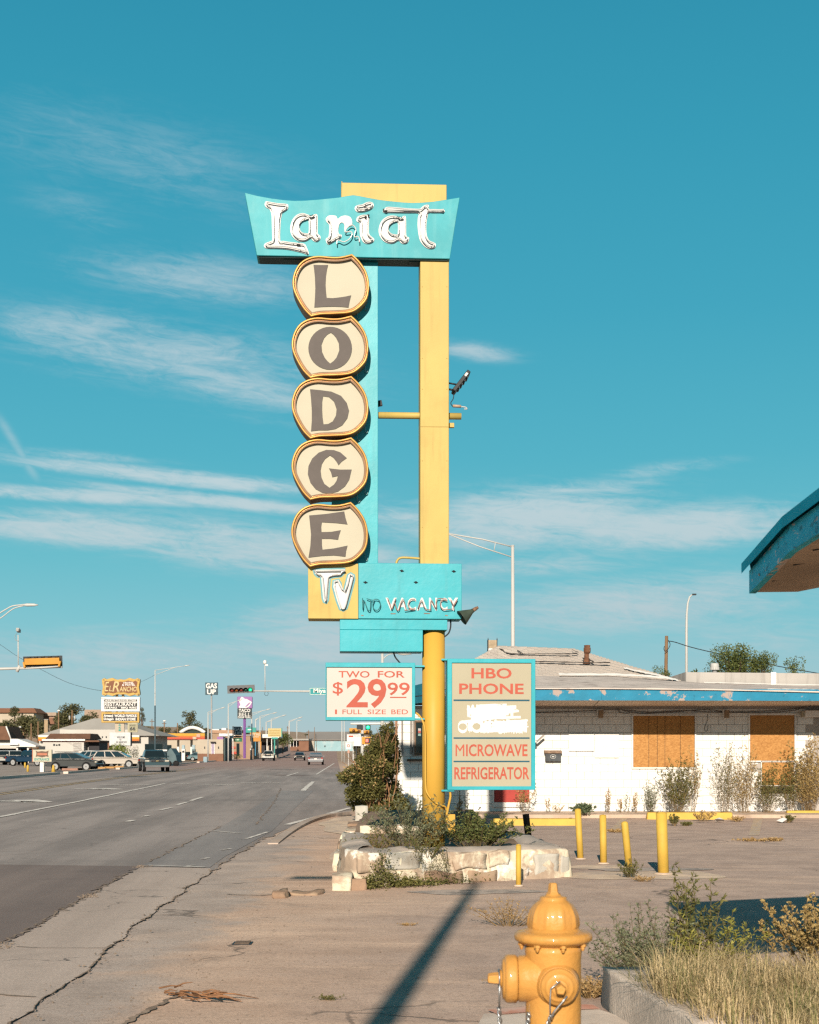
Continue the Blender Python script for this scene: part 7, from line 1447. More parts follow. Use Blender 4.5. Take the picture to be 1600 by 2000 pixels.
Y = 415; t = bld('brick_block', 'low brown brick building left of the mural hall', 580, 1466, Y); part(t, 'wall', M_BRICKW, 584, 1445, 603, 1466.5, Y, 8); part(t, 'roof_slab', M_GREYR, 566, 1443, 603, 1446, Y - .5, 9); part(t, 'carport', M_DKW, 567, 1447, 584, 1458, Y + 3, 4); part(t, 'low_wall', M_BRICKW, 567, 1458, 584, 1466, Y + .2, .4)
for x in (567, 573, 579): part(t, 'post', M_WHITE, x, 1446, x + .8, 1459, Y, .3)
# houses on the hill
Y = 335; t = bld('hill_house', 'brown roofed house on the crest at the far left', 30, 1408, Y); part(t, 'wall', M_CREAMW, -20, 1391, 66, 1412, Y, 9); frust(t, 'roof', pm('red_brown_roof', (0.36, 0.17, 0.10), .85), (-30, 72), 1392, (-22, 62), 1382.5, Y - .6, 10)
for x in (22, 42, 68): part(t, 'window', M_GLASS, x, 1394, x + 3, 1400, Y - .08, .05)
Y = 345; t = bld('hill_house', 'long tan flat topped house in the middle of the hill', 130, 1414, Y); part(t, 'wall', pm('salmon_wall', (0.50, 0.34, 0.25), .85), 76, 1398, 108, 1416, Y, 8); part(t, 'roof', pm('tan_roof', (0.55, 0.42, 0.32), .85), 74, 1391.5, 110, 1398, Y - .6, 9); part(t, 'wall', pm('tan_wall_far', (0.52, 0.38, 0.29), .85), 165, 1386, 205, 1412, Y + 6, 8); part(t, 'porch', M_BRICKW, 92, 1402, 106, 1414, Y - .5, .4)
t = thing('brick_chimney', 'square tan chimney standing in the scrub on the hill', 'chimney', P(90, 1438, 240)); part(t, 'stack', pm('tan_chimney', (0.55, 0.40, 0.25), .85), 86.5, 1406, 93.5, 1440, 240, .6); part(t, 'cap', M_GREYR, 86, 1404.5, 94, 1406, 239.9, .8)
Y = 205; t = bld('brown_roof_shed', 'brown roofed building with a white carport canopy at the left edge', 10, 1492, Y); mb = MB(); a = [P(x, y, Y) for x, y in ((-60, 1445), (22, 1445), (12, 1418.5), (-60, 1416))]; q = [v + Vector((0, 7, 0)) for v in a]; mb.add(a + q, [(0, 1, 2, 3), (1, 5, 6, 2), (2, 6, 7, 3), (4, 7, 6, 5)]); mb.build('roof', M_BROWNR, t)
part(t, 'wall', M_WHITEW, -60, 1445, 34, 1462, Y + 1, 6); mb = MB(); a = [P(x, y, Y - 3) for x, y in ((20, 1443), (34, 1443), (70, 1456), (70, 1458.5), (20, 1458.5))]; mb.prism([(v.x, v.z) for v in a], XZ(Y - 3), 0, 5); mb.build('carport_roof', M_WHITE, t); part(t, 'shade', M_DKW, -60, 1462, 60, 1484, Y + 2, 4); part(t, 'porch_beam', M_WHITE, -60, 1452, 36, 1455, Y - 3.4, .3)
for x in (32, 53): part(t, 'post', M_WHITE, x, 1456, x + 3, 1492, Y - 2.6, .3)
mb = MB(); mb.tube([P(12, 1418.5, Y - .1), P(22, 1445, Y - .1)], .12, 4); mb.build('barge_trim', M_WHITE, t)

# ------------------------------------------------------------------ signs over the road
def tx(s, x0, y0, x1, y1, Y, mat, par, bold=.015, d=.02, shear=0): return text('lettering', s, XZ(Y), (P(x0, y1, Y).x, P(x0, y1, Y).z, P(x1, y0, Y).x, P(x1, y0, Y).z), mat, par, d=d, bold=bold, shear=shear)
Y = 152.0; t = thing('hotel_pylon', 'tall hotel pylon with a brown scroll board above white and gold panels', 'sign', P(234, 1496, Y))
M_CREML = pm('cream_letter', (0.80, 0.62, 0.30), .5); M_BRN = pm('brown_scroll', (0.30, 0.12, 0.06), .6, .1, 2.0); M_GLD = pm('gold_scroll_edge', (0.72, 0.46, 0.12), .5)
for x0, x1 in ((226, 230), (238, 242)): part(t, 'post', M_CREAMW, x0, 1356, x1, 1497, Y + .35, .3)
part(t, 'pylon_plate', M_CREAMW, 225, 1411, 243, 1431, Y + .2, .2)
for i in range(3): tx('66.'[i], 231.5, 1414 + i * 5, 236.5, 1418 + i * 5, Y + .2, M_TEALS, t, d=.03)
half = [(199.5, 1327), (204, 1324.5), (209, 1327), (214, 1325.5), (220, 1324), (227, 1327), (232, 1327.5), (236, 1326.5)]
topc = half + [(473 - x, y) for x, y in reversed(half[:-1])]; sc_ = topc + [(273, 1334), (271.5, 1342), (273, 1350)] + [(x, 2683.4 - y) for x, y in reversed(topc)] + [(200, 1350), (201.5, 1342), (200, 1334)]
mb = MB(); mb.prism([(P(x, y, Y).x, P(x, y, Y).z) for x, y in sc_], XZ(Y), -.1, .5); scr = mb.build('scroll_board', M_GLD, t)
mb = MB(); inn = [(236.5 + (x - 236.5) * .87, 1341.7 + (y - 1341.7) * .70) for x, y in sc_]; mb.prism([(P(x, y, Y).x, P(x, y, Y).z) for x, y in inn], XZ(Y), -.15, -.09); mb.build('inner_panel', M_BRN, scr)
tx('E', 204.5, 1332, 213.5, 1350, Y - .15, M_CREML, scr, .0, shear=.2); tx('L', 213, 1339.5, 219.5, 1350, Y - .15, M_CREML, scr, .0, shear=.2); tx('R', 219.5, 1331, 233, 1351, Y - .15, M_CREML, scr, .01, shear=.25); tx('ANCHO', 233.5, 1341, 267.5, 1350.5, Y - .15, M_CREML, scr, .02, shear=.15)
tx('HOTEL', 241.5, 1332, 262, 1335.5, Y - .15, M_WHITE, scr, .03); tx('& MOTEL', 238.5, 1336, 264.5, 1339.5, Y - .15, M_WHITE, scr, .03)
for x, y in ((203, 1328), (270, 1328), (203, 1356), (270, 1356)): part(scr, 'boss', M_DARK, x - .8, y - .8, x + .8, y + .8, Y - .14, .05)
f_ = part(t, 'white_cabinet', M_WHITE, 197.5, 1361.5, 273, 1389.5, Y - .05, .5, .03); M_DKS = pm('dark_sign_field', (0.05, 0.05, 0.055), .6)
part(f_, 'dark_band', M_DKS, 203, 1366, 268, 1370, Y - .08, .025); part(f_, 'dark_band', M_DKS, 203, 1372, 268, 1379.2, Y - .08, .025); part(f_, 'dark_band', M_DKS, 204, 1379.6, 267, 1385, Y - .08, .025)
tx('HOME OF THE MOVIE STARS', 205, 1366.6, 266, 1369.4, Y - .08, M_WHITE, f_, .03); tx('RESTAURANT', 204.3, 1372.4, 266.6, 1379, Y - .08, M_WHITE, f_, .015); tx('STEAKS * BBQ RIBS', 205, 1380.2, 266, 1384.6, Y - .08, M_WHITE, f_, .03)
f_ = part(t, 'gold_cabinet', M_GLD, 198, 1391, 272, 1411.5, Y - .05, .5, .03); part(f_, 'dark_band', M_DKS, 202, 1394.5, 268, 1408, Y - .08, .025); tx('Armand', 202.8, 1395, 221, 1400.5, Y - .08, M_WHITE, f_, .04); tx("Ortega's", 202.8, 1401.5, 222, 1408, Y - .08, M_WHITE, f_, .04); tx('WORLD FAMOUS', 223.5, 1395.3, 267, 1400.6, Y - .08, M_WHITE, f_, .04); tx('INDIAN STORE', 226, 1402, 265, 1407.3, Y - .08, M_WHITE, f_, .04)
f_ = part(t, 'route_board', pm('pale_olive_board', (0.58, 0.53, 0.36), .5), 249.5, 1412, 269, 1430, Y, .2); part(f_, 'inner_field', pm('olive_board', (0.45, 0.42, 0.28), .5), 252, 1414, 266.5, 1428, Y - .03, .02); tx('66', 254, 1419.5, 264.5, 1426.5, Y - .03, M_DKS, f_, .03); tx('ROUTE', 254, 1415.5, 264.5, 1418, Y - .03, M_DKS, f_, .01)
f_ = part(t, 'marquee', pm('white_marquee', (0.82, 0.82, 0.82), .4), 213.5, 1430.5, 255, 1456.5, Y - .1, .6, .03); part(f_, 'edge', M_DKS, 254.2, 1430, 256, 1457, Y - .05, .6); tx('WELCOME', 228.5, 1438, 244, 1442, Y - .1, M_DKS, f_, .02); tx('TO', 233.5, 1443.5, 237, 1446, Y - .1, M_DKS, f_, .02); tx('EL RANCHO', 227.5, 1447.5, 248, 1451.5, Y - .1, M_DKS, f_, .02)
Y = 111.0; t = thing('entrance_sign', 'cream hotel entrance sign on a white post by the kerb', 'sign', P(82, 1508, Y)); part(t, 'post', M_WHITE, 78, 1487, 85.5, 1508.5, Y + .1, .3); f_ = part(t, 'board', M_CREAM, 64, 1464, 101, 1488, Y, .3, .02); part(f_, 'edge', pm('coral_edge', (0.6, 0.2, 0.1), .6), 62.8, 1463, 64.2, 1488, Y + .02, .25)
mb = MB(); q = [(70, 1466), (74, 1468), (82, 1467), (90, 1468), (95, 1466), (93.5, 1473), (95, 1478), (90, 1477), (82, 1479), (74, 1477), (70, 1478), (71.5, 1472)]; mb.prism([(P(x, y, Y).x, P(x, y, Y).z) for x, y in q], XZ(Y), -.03, -.005); mb.build('emblem', pm('brown_emblem', (0.22, 0.13, 0.09), .6), f_); part(f_, 'emblem_stripe', pm('coral_stripe', (0.66, 0.25, 0.15), .6), 73, 1471, 92, 1475, Y - .05, .015)
tx('ENTRANCE', 67.5, 1480.5, 96.5, 1485.5, Y, M_TEALS, f_, .02); part(t, 'crest', M_DARK, 76, 1457.5, 87.5, 1464, Y + .05, .15)
for x, y, lb in ((49, 1500, 'short yellow bollard left of the entrance sign post'), (54.5, 1507.5, 'yellow bollard just left of the cream entrance sign'), (104.5, 1508, 'yellow cone shaped bollard right of the entrance sign')):
    p = P(x, y, H * F / (y - HZ)); q = thing('bollard', lb, 'bollard', p, 0, 'yellow bollards at the hotel entrance'); mb = MB(); mb.lathe([(.10, 0), (.09, .48), (.05, .54), (0, .55)] if x < 100 else [(.17, 0), (.08, .5), (.05, .56), (0, .57)], 12, p); mb.build('post', M_BOLL, q)
Y = 235.0; t = thing('fuel_price_pylon', 'tall pole sign reading GAS UP in white on slate blue', 'sign', P(413, 1487, Y)); part(t, 'pole', pm('dull_grey_pole', (0.42, 0.42, 0.42), .6), 411.8, 1356, 414.4, 1488, Y + .3, .25); f_ = part(t, 'panel', M_SLATE, 401, 1333, 425.2, 1357, Y, .5); tx('GAS', 402.3, 1334.5, 424, 1344.6, Y, M_WHITE, f_, .03); tx('UP', 404.5, 1346.5, 422, 1356, Y, M_WHITE, f_, .03)
Y = 252.0; t = thing('fuel_price_sign', 'shorter GAS UP sign with green and brown price panels', 'sign', P(456, 1484, Y)); part(t, 'post', M_GALV, 454.2, 1418, 456.2, 1484, Y + .2, .2); f_ = part(t, 'panel', M_SLATE, 457, 1420, 472.5, 1435.6, Y, .4); part(f_, 'frame', M_WHITE, 456, 1419, 473, 1420, Y - .02, .4); tx('GAS', 458, 1421, 471.6, 1427.2, Y, M_WHITE, f_, .02); tx('UP', 459.2, 1428.8, 470.5, 1434.9, Y, M_WHITE, f_, .02); part(t, 'price_panel', M_BRN, 457, 1437, 472.5, 1440, Y, .4); f_ = part(t, 'price_panel', pm('green_panel', (0.02, 0.22, 0.10), .5), 457, 1441, 472.5, 1448.6, Y, .4); tx('139', 460.5, 1443.5, 467.5, 1446, Y, M_WHITE, f_, .03); f_ = part(t, 'side_panel', M_WHITE, 446.5, 1436.5, 455, 1448, Y, .3); mb = MB(); mb.prism([(P(x, y, Y).x, P(x, y, Y).z) for x, y in ((447.5, 1447), (448.8, 1439), (450.2, 1443), (451.5, 1438), (454, 1446), (453, 1446.5), (451.6, 1441), (450.4, 1446), (449, 1442.5), (448.6, 1447))], XZ(Y), -.05, -.005); mb.build('emblem', M_DKS, f_)
Y = 250.0; t = thing('taco_pole_sign', 'purple bell restaurant sign reading TACO BELL DRIVE THRU on a purple pole', 'sign', P(478, 1480, Y)); part(t, 'pole', M_PURP, 475.2, 1400, 480, 1481, Y + .3, .4); f_ = part(t, 'panel', M_PURPP, 463.5, 1360.5, 493, 1383.5, Y, .6, .08); part(t, 'lower_panel', pm('charcoal_panel', (0.035, 0.05, 0.055), .5), 463.8, 1383.6, 491.5, 1403.3, Y, .6)
bell = [(471.5, 1361.5), (474.5, 1361.8), (478, 1364.8), (482, 1365.5), (486.5, 1368), (490.5, 1370), (491.5, 1372.5), (489, 1377), (484, 1381.5), (478, 1383), (472, 1382.6), (467.5, 1382), (467.2, 1380), (470, 1376.5), (468, 1371.5), (468.5, 1367), (470.5, 1363.5)]
hole = [(489, 1371.8), (485.5, 1373.5), (480.5, 1378.5), (479.3, 1381.3), (481.5, 1380.7), (486, 1377), (488.8, 1373.6)]
mb = MB(); mb.prism([[(P(x, y, Y).x, P(x, y, Y).z) for x, y in smooth_loop(l, 3)] for l in (bell, hole)], XZ(Y), -.05, -.005); mb.build('bell_emblem', M_WHITE, f_)
tx('TACO', 466.5, 1384.3, 489, 1390.8, Y, M_WHITE, t, .02); tx('BELL', 467, 1392.0, 489.5, 1398.6, Y, M_WHITE, t, -.005); tx('DRIVE THRU', 465, 1399.4, 490.5, 1402.6, Y, M_WHITE, t, .02)
Y = 275.0; t = thing('orange_shop_sign', 'orange shop sign with pale lettering on two posts', 'sign', P(498, 1482, Y)); f_ = part(t, 'panel', M_ORS, 489, 1430.5, 509.5, 1448, Y, .5); tx('STRE', 491.5, 1432, 508.5, 1437, Y, M_CREAM, f_, .04); part(f_, 'pale_line', M_CREAM, 492, 1438.6, 506, 1440, Y - .04, .03); part(t, 'post', M_ORS, 508, 1448, 510.5, 1470, Y + .1, .3); part(t, 'post', pm('bright_blue_post', (0.06, 0.30, 0.50), .5), 498, 1448, 499.6, 1476, Y + .1, .3)
Y = 290.0; t = thing('yellow_motel_sign', 'pale yellow sign edged in teal on a teal pole', 'sign', P(536, 1477, Y)); part(t, 'pole', M_TEALS, 535.2, 1440, 537.6, 1477, Y + .2, .3); f_ = part(t, 'panel', pm('pale_yellow_panel', (0.74, 0.60, 0.28), .5), 523.5, 1422.5, 549.5, 1439, Y, .5); part(f_, 'edge', M_TEALS, 549.5, 1422, 551, 1439.5, Y - .02, .5); part(t, 'lower_panel', M_TEALS, 530.5, 1440, 543, 1443.5, Y, .4)
for q in (1426, 1430.5, 1435): part(f_, 'faded_line', pm('faded_ochre', (0.6, 0.42, 0.15), .5), 526, q, 547, q + 2, Y - .03, .02)
Y = 270.0; t = thing('green_panel_sign', 'green and white striped panel sign behind the purple post', 'sign', P(490, 1480, Y)); f_ = part(t, 'panel', M_TEALS, 480.5, 1421, 500, 1431, Y + 8, .4); part(f_, 'pale_stripe', M_WHITE, 484, 1424, 492, 1426, Y + 7.95, .04); part(t, 'post', M_GALV, 489.5, 1431, 490.5, 1481, Y + 8.1, .2)

# ------------------------------------------------------------------ street lamps
def lamp(px, ytop, xe, ye, ybase, label, dk=1.0, truss=True, base_dark=None, Y=None):
    Y = Y or H * F / (ybase - HZ); b = P(px, ybase, Y); b.z = gz(b.x, Y); top = P(px, ytop, Y); e = P(xe, ye, Y); k = Y / F; t = thing('street_lamp', label, 'street lamp', b, 0, 'street lamps along the road'); w_ = 1.5 * k * dk
    mb = MB(); mb.tube([b, b.lerp(top, .5), top], [w_, w_ * .85, w_ * .65], 8); mb.build('pole', M_GALV, t)
    if base_dark: mb = MB(); q = P(px, base_dark, Y); mb.tube([b, q], [w_ * 1.06, w_ * .98], 8); mb.build('painted_base', pm('slate_pole_paint', (0.10, 0.16, 0.19), .5), t)
    mb = MB(); mid_ = top.lerp(e, .62); mb.tube([top, mid_, e], [w_ * .42, w_ * .36, w_ * .3], 6)
    if truss: dn = top + Vector((0, 0, -(top.z - b.z) * .035 - .15)); mb.tube([dn, dn.lerp(mid_, .6), mid_], w_ * .34, 6)
    mb.build('arm', M_GALV, t); d = (e - mid_).normalized()
    mb = MB(); h = e - d * 0.1; L = max(.55, 9 * k); mb.tube([h - d * L * .55, h - d * L * .2, h + d * L * .45], [w_ * .5, w_ * .85, w_ * .4], 8); mb.build('lamp_head', pm('pale_lamp_head', (0.74, 0.73, 0.70), .4), t); return t
for i, a in enumerate(((303, 1309, 368, 1299.5, 1497, 'lamp post with a dark painted lower half beside the white car'), (406.5, 1391, 437, 1382, 1488, 'lamp post just left of the tall GAS UP pole'), (446, 1375, 470, 1367, 1489, 'lamp post whose arm ends in front of the purple sign'), (492, 1393, 526, 1385, 1485, 'lamp post right of the purple sign pole'), (508, 1399, 538, 1392, 1483, 'lamp post behind the orange sign'), (530, 1404, 556, 1397, 1481, 'lamp post left of the pale yellow sign'), (520, 1410, 528, 1408, 1478, 'thin lamp post between the two signs'), (565, 1408, 588, 1401, 1477, 'lamp post right of the green tree'), (499.5, 1406, 503, 1404, 1480, 'slender pole left of the orange sign'))):
    lamp(*a[:5], a[5], base_dark=1378 if i == 0 else None, truss=(i not in (6, 8)))
lamp(580, 1408, 586, 1407, 1476, 'thin distant lamp post left of the brick building', .6, False)
lamp(668, 1400, 664, 1385, 1487, 'pale lamp post seen below the left end of the price board', .9, False); lamp(672.5, 1400, 690, 1390, 1489, 'second pale lamp post seen below the left end of the price board', .7, False)
Y = 68.0; t = thing('street_lamp', 'tall twin pipe street lamp rising behind the motel roof next to the yellow column', 'street lamp', Vector((P(1002.5, 0, Y).x, Y, 0)), 0, 'street lamps along the road'); mb = MB(); b = Vector((P(1002.5, 0, Y).x, Y, 0)); top = P(1001.5, 1066, Y); mb.tube([b, top], [.13, .075], 12); mb.build('pole', M_GALV, t)
mb = MB(); e = P(872, 1041.5, Y); mb.tube([top + Vector((0, 0, -.05)), top.lerp(e, .45) + Vector((0, 0, .04)), e], .032, 8); dn = top + Vector((0, 0, -.55)); mb.tube([dn, dn.lerp(e, .5) + Vector((0, 0, -.06)), e], .028, 8); c1 = top.lerp(e, .26); mb.tube([c1, dn.lerp(e, .28)], .02, 6); mb.build('arm', M_GALV, t); mb = MB(); mb.tube([top + Vector((0, 0, -.02)), top + Vector((0, 0, .03))], .085, 12); mb.build('cap', M_GALV, t)
Y = 90.0; t = thing('street_lamp', 'slim curved top street lamp behind the white parapet', 'street lamp', Vector((P(1341, 0, Y).x, Y, 0)), 0, 'street lamps along the road'); b = Vector((P(1341, 0, Y).x, Y, 0)); mb = MB(); mb.tube([b, P(1341, 1230, Y)] + [P(x, y, Y) for x, y in ((1341.5, 1200), (1343.5, 1178), (1347, 1166), (1352, 1161.5))], [.10, .08, .07, .06, .05, .045], 10); mb.build('pole', M_GALV, t); mb = MB(); q = P(1356, 1161, Y); mb.box(q, (.26, .2, .09)); mb.build('lamp_head', M_DARK, t, .02)

# ------------------------------------------------------------------ signals
M_SIGY = pm('signal_yellow', (0.74, 0.34, 0.03), .45, .08, 2.0)
Y = 75.0; t = thing('traffic_signal', 'signal arm at the left edge with the yellow back of a horizontal signal head', 'traffic signal', Vector((P(-110, 0, Y).x, Y, 0)))
b = Vector((P(-110, 0, Y).x, Y, 0)); mb = MB(); mb.tube([b, Vector((b.x, Y, P(0, 1200, Y).z))], [.16, .10], 12); mb.build('pole', M_GALV, t)
mb = MB(); mb.tube([P(-110, 1309, Y), P(0, 1306.3, Y), P(122, 1303, Y)], [.11, .075, .045], 10); mb.build('mast_arm', M_GALV, t)
mb = MB(); mb.tube(smooth_loop([tuple(P(x, y, Y)) for x, y in ((-110, 1262), (-50, 1226), (-10, 1203), (12, 1190), (25, 1183.5), (45, 1181.2))], 4, False), .035, 8); mb.tube(smooth_loop([tuple(P(x, y, Y)) for x, y in ((-110, 1280), (-50, 1238), (0, 1208), (16, 1196), (28, 1188), (46, 1183))], 4, False), .03, 8); mb.build('lamp_arm', M_GALV, t)
mb = MB(); a, c = P(44, 1181.5, Y), P(75, 1181.5, Y); mb.tube([a, a.lerp(c, .3), a.lerp(c, .75), c], [.05, .085, .075, .02], 10); mb.build('lamp_head', pm('pale_lamp_head', (0.74, 0.73, 0.70), .4), t)
mb = MB(); mb.tube([P(36, 1307, Y), P(35.5, 1240, Y)], .032, 8); mb.tube([P(33, 1312, Y), P(39, 1300, Y)], .09, 8); mb.build('camera_mast', M_GALV, t)
mb = MB(); q = P(36, 1231, Y); mb.box(q, (.17, .34, .15), tilt=(R(-15), 0)); mb.box(q + Vector((.01, -.2, -.02)), (.12, .06, .1)); mb.tube(smooth_loop([tuple(P(x, y, Y - .05)) for x, y in ((33, 1237), (29, 1243), (31, 1250), (36, 1252))], 3, False), .012, 5); mb.build('detection_camera', pm('grey_camera', (0.42, 0.42, 0.41), .4), t)
hd = MB(); cx = P(83.5, 1292, Y); A_ = R(-1.6); hd.box(cx + Vector((0, .04, 0)), (2.06, .04, .58), tilt=(0, A_)); hd_o = hd.build('backplate', M_DARK, t)
mb = MB(); mb.box(cx + Vector((0, -.08, 0)), (1.84, .20, .34), tilt=(0, A_)); mb.build('signal_body', M_SIGY, t, .02)
for i in range(5):
    mb = MB(); o_ = cx + Vector((-.72 + i * .36, .06, (-.72 + i * .36) * .028)); mb.lathe([(.16, 0), (.16, .3), (.15, .3), (.15, 0.0)], 14, o_, Matrix.Rotation(R(-90), 3, 'X')); mb.build('visor', M_DARK, t)
    mb = MB(); mb.box(o_ + Vector((0, -.01, .24)), (.2, .3, .05)); mb.box(o_ + Vector((0, -.06, -.27)), (.2, .2, .05)); mb.build('louvre', M_DARK, t)
for s in (-1, 1): mb = MB(); mb.box(cx + Vector((.93 * s, -.1, -.16 + .03 * s)), (.10, .22, .30), tilt=(0, R(14) * s)); mb.build('bracket', M_SIGY, t, .01, 1)
mb = MB(); mb.tube([P(46, 1306, Y - .1), P(118, 1301.5, Y - .1)], .05, 8); mb.build('clamp_tube', M_GALV, t)
Y = 110.0; t = thing('traffic_signal', 'signal mast arm over the street with a five lamp head showing green', 'traffic signal', Vector((P(747, 0, Y).x, Y, 0)))
b = Vector((P(747, 0, Y).x, Y, 0)); mb = MB(); mb.tube([b, P(747, 1272, Y)], [.17, .10], 12); mb.build('pole', M_GALV, t)
mb = MB(); mb.tube([P(747, 1351, Y), P(640, 1350.5, Y), P(496, 1349.5, Y)], [.12, .09, .05], 10); mb.build('mast_arm', M_GALV, t)
mb = MB(); mb.tube(smooth_loop([tuple(P(x, y, Y)) for x, y in ((747, 1288), (758, 1279), (770, 1276.5), (780, 1276))], 3, False), .035, 8); mb.build('lamp_arm', M_GALV, t); mb = MB(); a, c = P(778, 1277, Y - .1), P(804, 1277, Y - .1); mb.tube([a, a.lerp(c, .4), c], [.06, .13, .05], 10); mb.build('lamp_head', pm('pale_lamp_head', (0.74, 0.73, 0.70), .4), t)
mb = MB(); mb.tube([P(518, 1352, Y), P(517.5, 1296, Y)], .035, 8); mb.build('camera_mast', M_GALV, t); mb = MB(); mb.lathe([(.11, 0), (.13, .1), (.13, .22), (.07, .3), (0, .31)], 12, P(517.5, 1297, Y)); mb.box(P(521, 1299, Y), (.2, .1, .12)); mb.build('detection_camera', M_WHITE, t)
mb = MB(); mb.tube(smooth_loop([tuple(P(x, y, Y)) for x, y in ((518, 1351), (517, 1356), (521, 1359), (524, 1356), (523, 1351))], 3, False), .015, 5); mb.build('cable_loop', M_DARK, t)
cx = P(470.8, 1346, Y); A_ = R(-2.0); mb = MB(); mb.box(cx + Vector((0, .03, 0)), (2.12, .03, .62), tilt=(0, A_)); mb.build('backplate', pm('grey_backplate', (0.17, 0.17, 0.18), .5), t)
mb = MB(); mb.box(cx + Vector((0, .15, -.05)), (1.86, .2, .36), tilt=(0, A_)); mb.build('signal_body', M_SIGY, t)
LC = [pm('dull_red_lens', (0.22, 0.025, 0.02), .3), pm('dull_amber_lens', (0.30, 0.09, 0.015), .3), pm('dull_red_lens', (0.22, 0.025, 0.02), .3), pm('dull_green_lens', (0.01, 0.07, 0.05), .3), litmat('lit_green', (0.0, 0.55, 0.25), .75)]
for i in range(5):
    o_ = cx + Vector((-.70 + i * .355, .01, -.06 + (-.70 + i * .355) * .035))
    mb = MB(); mb.lathe([(.14, .004), (.10, .022), (0, .03)], 16, o_, Matrix.Rotation(R(90), 3, 'X')); mb.build('lens', LC[i], t)
    mb = MB()
    n_ = 14; vs = []
    for q in range(n_ + 1):
        a = -.7 + (3.14 + 1.4) * q / n_; vs += [o_ + Vector((.165 * math.cos(a), 0, .165 * math.sin(a))), o_ + Vector((.165 * math.cos(a), -.28, .165 * math.sin(a) - .02))]
    mb.add(vs, [(2 * q, 2 * q + 2, 2 * q + 3, 2 * q + 1) for q in range(n_)]); mb.lathe([(.13, 0.001), (.175, 0.001)], 16, o_, Matrix.Rotation(R(90), 3, 'X'), caps=False); mb.build('visor', M_DARK, t, fix=False)
sg = thing('street_name_sign', 'teal street name sign hung on the signal arm, partly hidden by the price board', 'sign', P(632, 1358, Y - .15)); a, c = P(604.5, 1357.5, Y - .15), P(672, 1343, Y - .15); mb = MB(); mb.mm((a.x, Y - .15, a.z), (c.x, Y - .11, c.z)); f_ = mb.build('plate', pm('street_sign_teal', (0.02, 0.36, 0.38), .45), sg)
mb = MB(); mb.prism([[(a.x + .03, a.z + .03), (c.x - .03, a.z + .03), (c.x - .03, c.z - .03), (a.x + .03, c.z - .03)], [(a.x + .06, a.z + .06), (a.x + .06, c.z - .06), (c.x - .06, c.z - .06), (c.x - .06, a.z + .06)]], XZ(Y - .15), -.008, -.002); mb.build('border', M_WHITE, f_); tx('Miya', 612.5, 1345, 636.5, 1355.5, Y - .15, M_WHITE, f_, .02, d=.01)
mb = MB()
for x in (620, 655): mb.tube([P(x, 1343, Y - .13), P(x, 1351, Y)], .02, 5)
mb.build('hanger', M_GALV, sg)
Y = 118.0; t = thing('signal_post', 'signal post under the price board with a green lamp and a red hand lamp', 'traffic signal', Vector((P(708, 0, Y).x, Y, 0))); b = Vector((P(708, 0, Y).x, Y, 0)); mb = MB(); mb.tube([b, P(708, 1414, Y)], [.17, .12], 12); mb.build('pole', M_GALV, t)
for x, y, w_, h_, m_, nm in ((719, 1421, .42, .42, M_DARK, 'signal_head'), (703, 1420, .5, .4, M_DARK, 'signal_head'), (690, 1427, .62, .42, M_SIGY, 'side_head'), (700, 1428.5, .42, .3, M_SIGY, 'side_head'), (716, 1430.5, .45, .36, M_SIGY, 'side_head'), (716, 1446.5, .75, .62, M_SIGY, 'pedestrian_head')):
    mb = MB(); mb.box(P(x, y, Y - .1 - .012 * (x % 3)), (w_, .3, h_)); o_ = mb.build(nm, m_, t, .03)
    if m_ is M_SIGY and nm == 'side_head': mb = MB(); mb.lathe([(.12, 0), (0, .02)], 12, P(x + 1, y, Y - .29), Matrix.Rotation(R(90), 3, 'X')); mb.build('visor', M_BRN, o_)
mb = MB(); mb.lathe([(.17, 0), (.12, .03), (0, .04)], 16, P(719, 1421, Y - .3), Matrix.Rotation(R(90), 3, 'X')); mb.build('lens', LC[4], t)
mb = MB(); mb.box(P(718.5, 1446.5, Y - .3), (.42, .05, .42)); mb.build('screen', M_DARK, t); mb = MB(); mb.box(P(717, 1446.5, Y - .35), (.22, .04, .26)); mb.build('red_hand', litmat('lit_red', (0.75, 0.10, 0.08), .5), t, .05)
mb = MB(); mb.tube([P(685, 1413.6, Y), P(764, 1413, Y)], .09, 8); mb.build('mast_arm', M_WHITE, t)
Y = 150.0; t = thing('motor_inn_sign', 'white board sign with a red heading behind the signal post', 'sign', P(696, 1492, Y)); f_ = part(t, 'board', M_WHITE, 678, 1434.5, 706, 1448.5, Y, .3); part(f_, 'red_heading', M_STRR, 681, 1436.5, 690, 1439.5, Y - .04, .03); part(f_, 'pale_heading', pm('lilac_line', (0.6, 0.4, 0.5), .5), 691, 1436.5, 704, 1438, Y - .04, .03); part(t, 'board', M_WHITE, 691, 1438.5, 730, 1457, Y - .6, .3); part(t, 'post', M_GALV, 689, 1448, 691, 1493, Y + .1, .2); part(t, 'post', M_DARK, 695, 1457, 697, 1493, Y - .4, .2)
Y = 160.0; t = thing('small_road_sign', 'small white road sign with a red ring near the pale lamp posts', 'sign', P(681, 1495, Y)); f_ = part(t, 'plate', M_WHITE, 676, 1451, 685.5, 1463, Y, .05); mb = MB(); mb.tube([P(680.7 + 2.4 * math.cos(a), 1456.5 + 2.4 * math.sin(a), Y - .03) for a in [i * .5236 for i in range(12)]], .03, 4, True); mb.build('ring', M_STRR, f_); part(t, 'post', M_GALV, 680.3, 1463, 681.3, 1496, Y + .06, .06); part(t, 'lower_plate', pm('orange_plate', (0.7, 0.4, 0.3), .5), 679, 1465, 683, 1471, Y, .05)

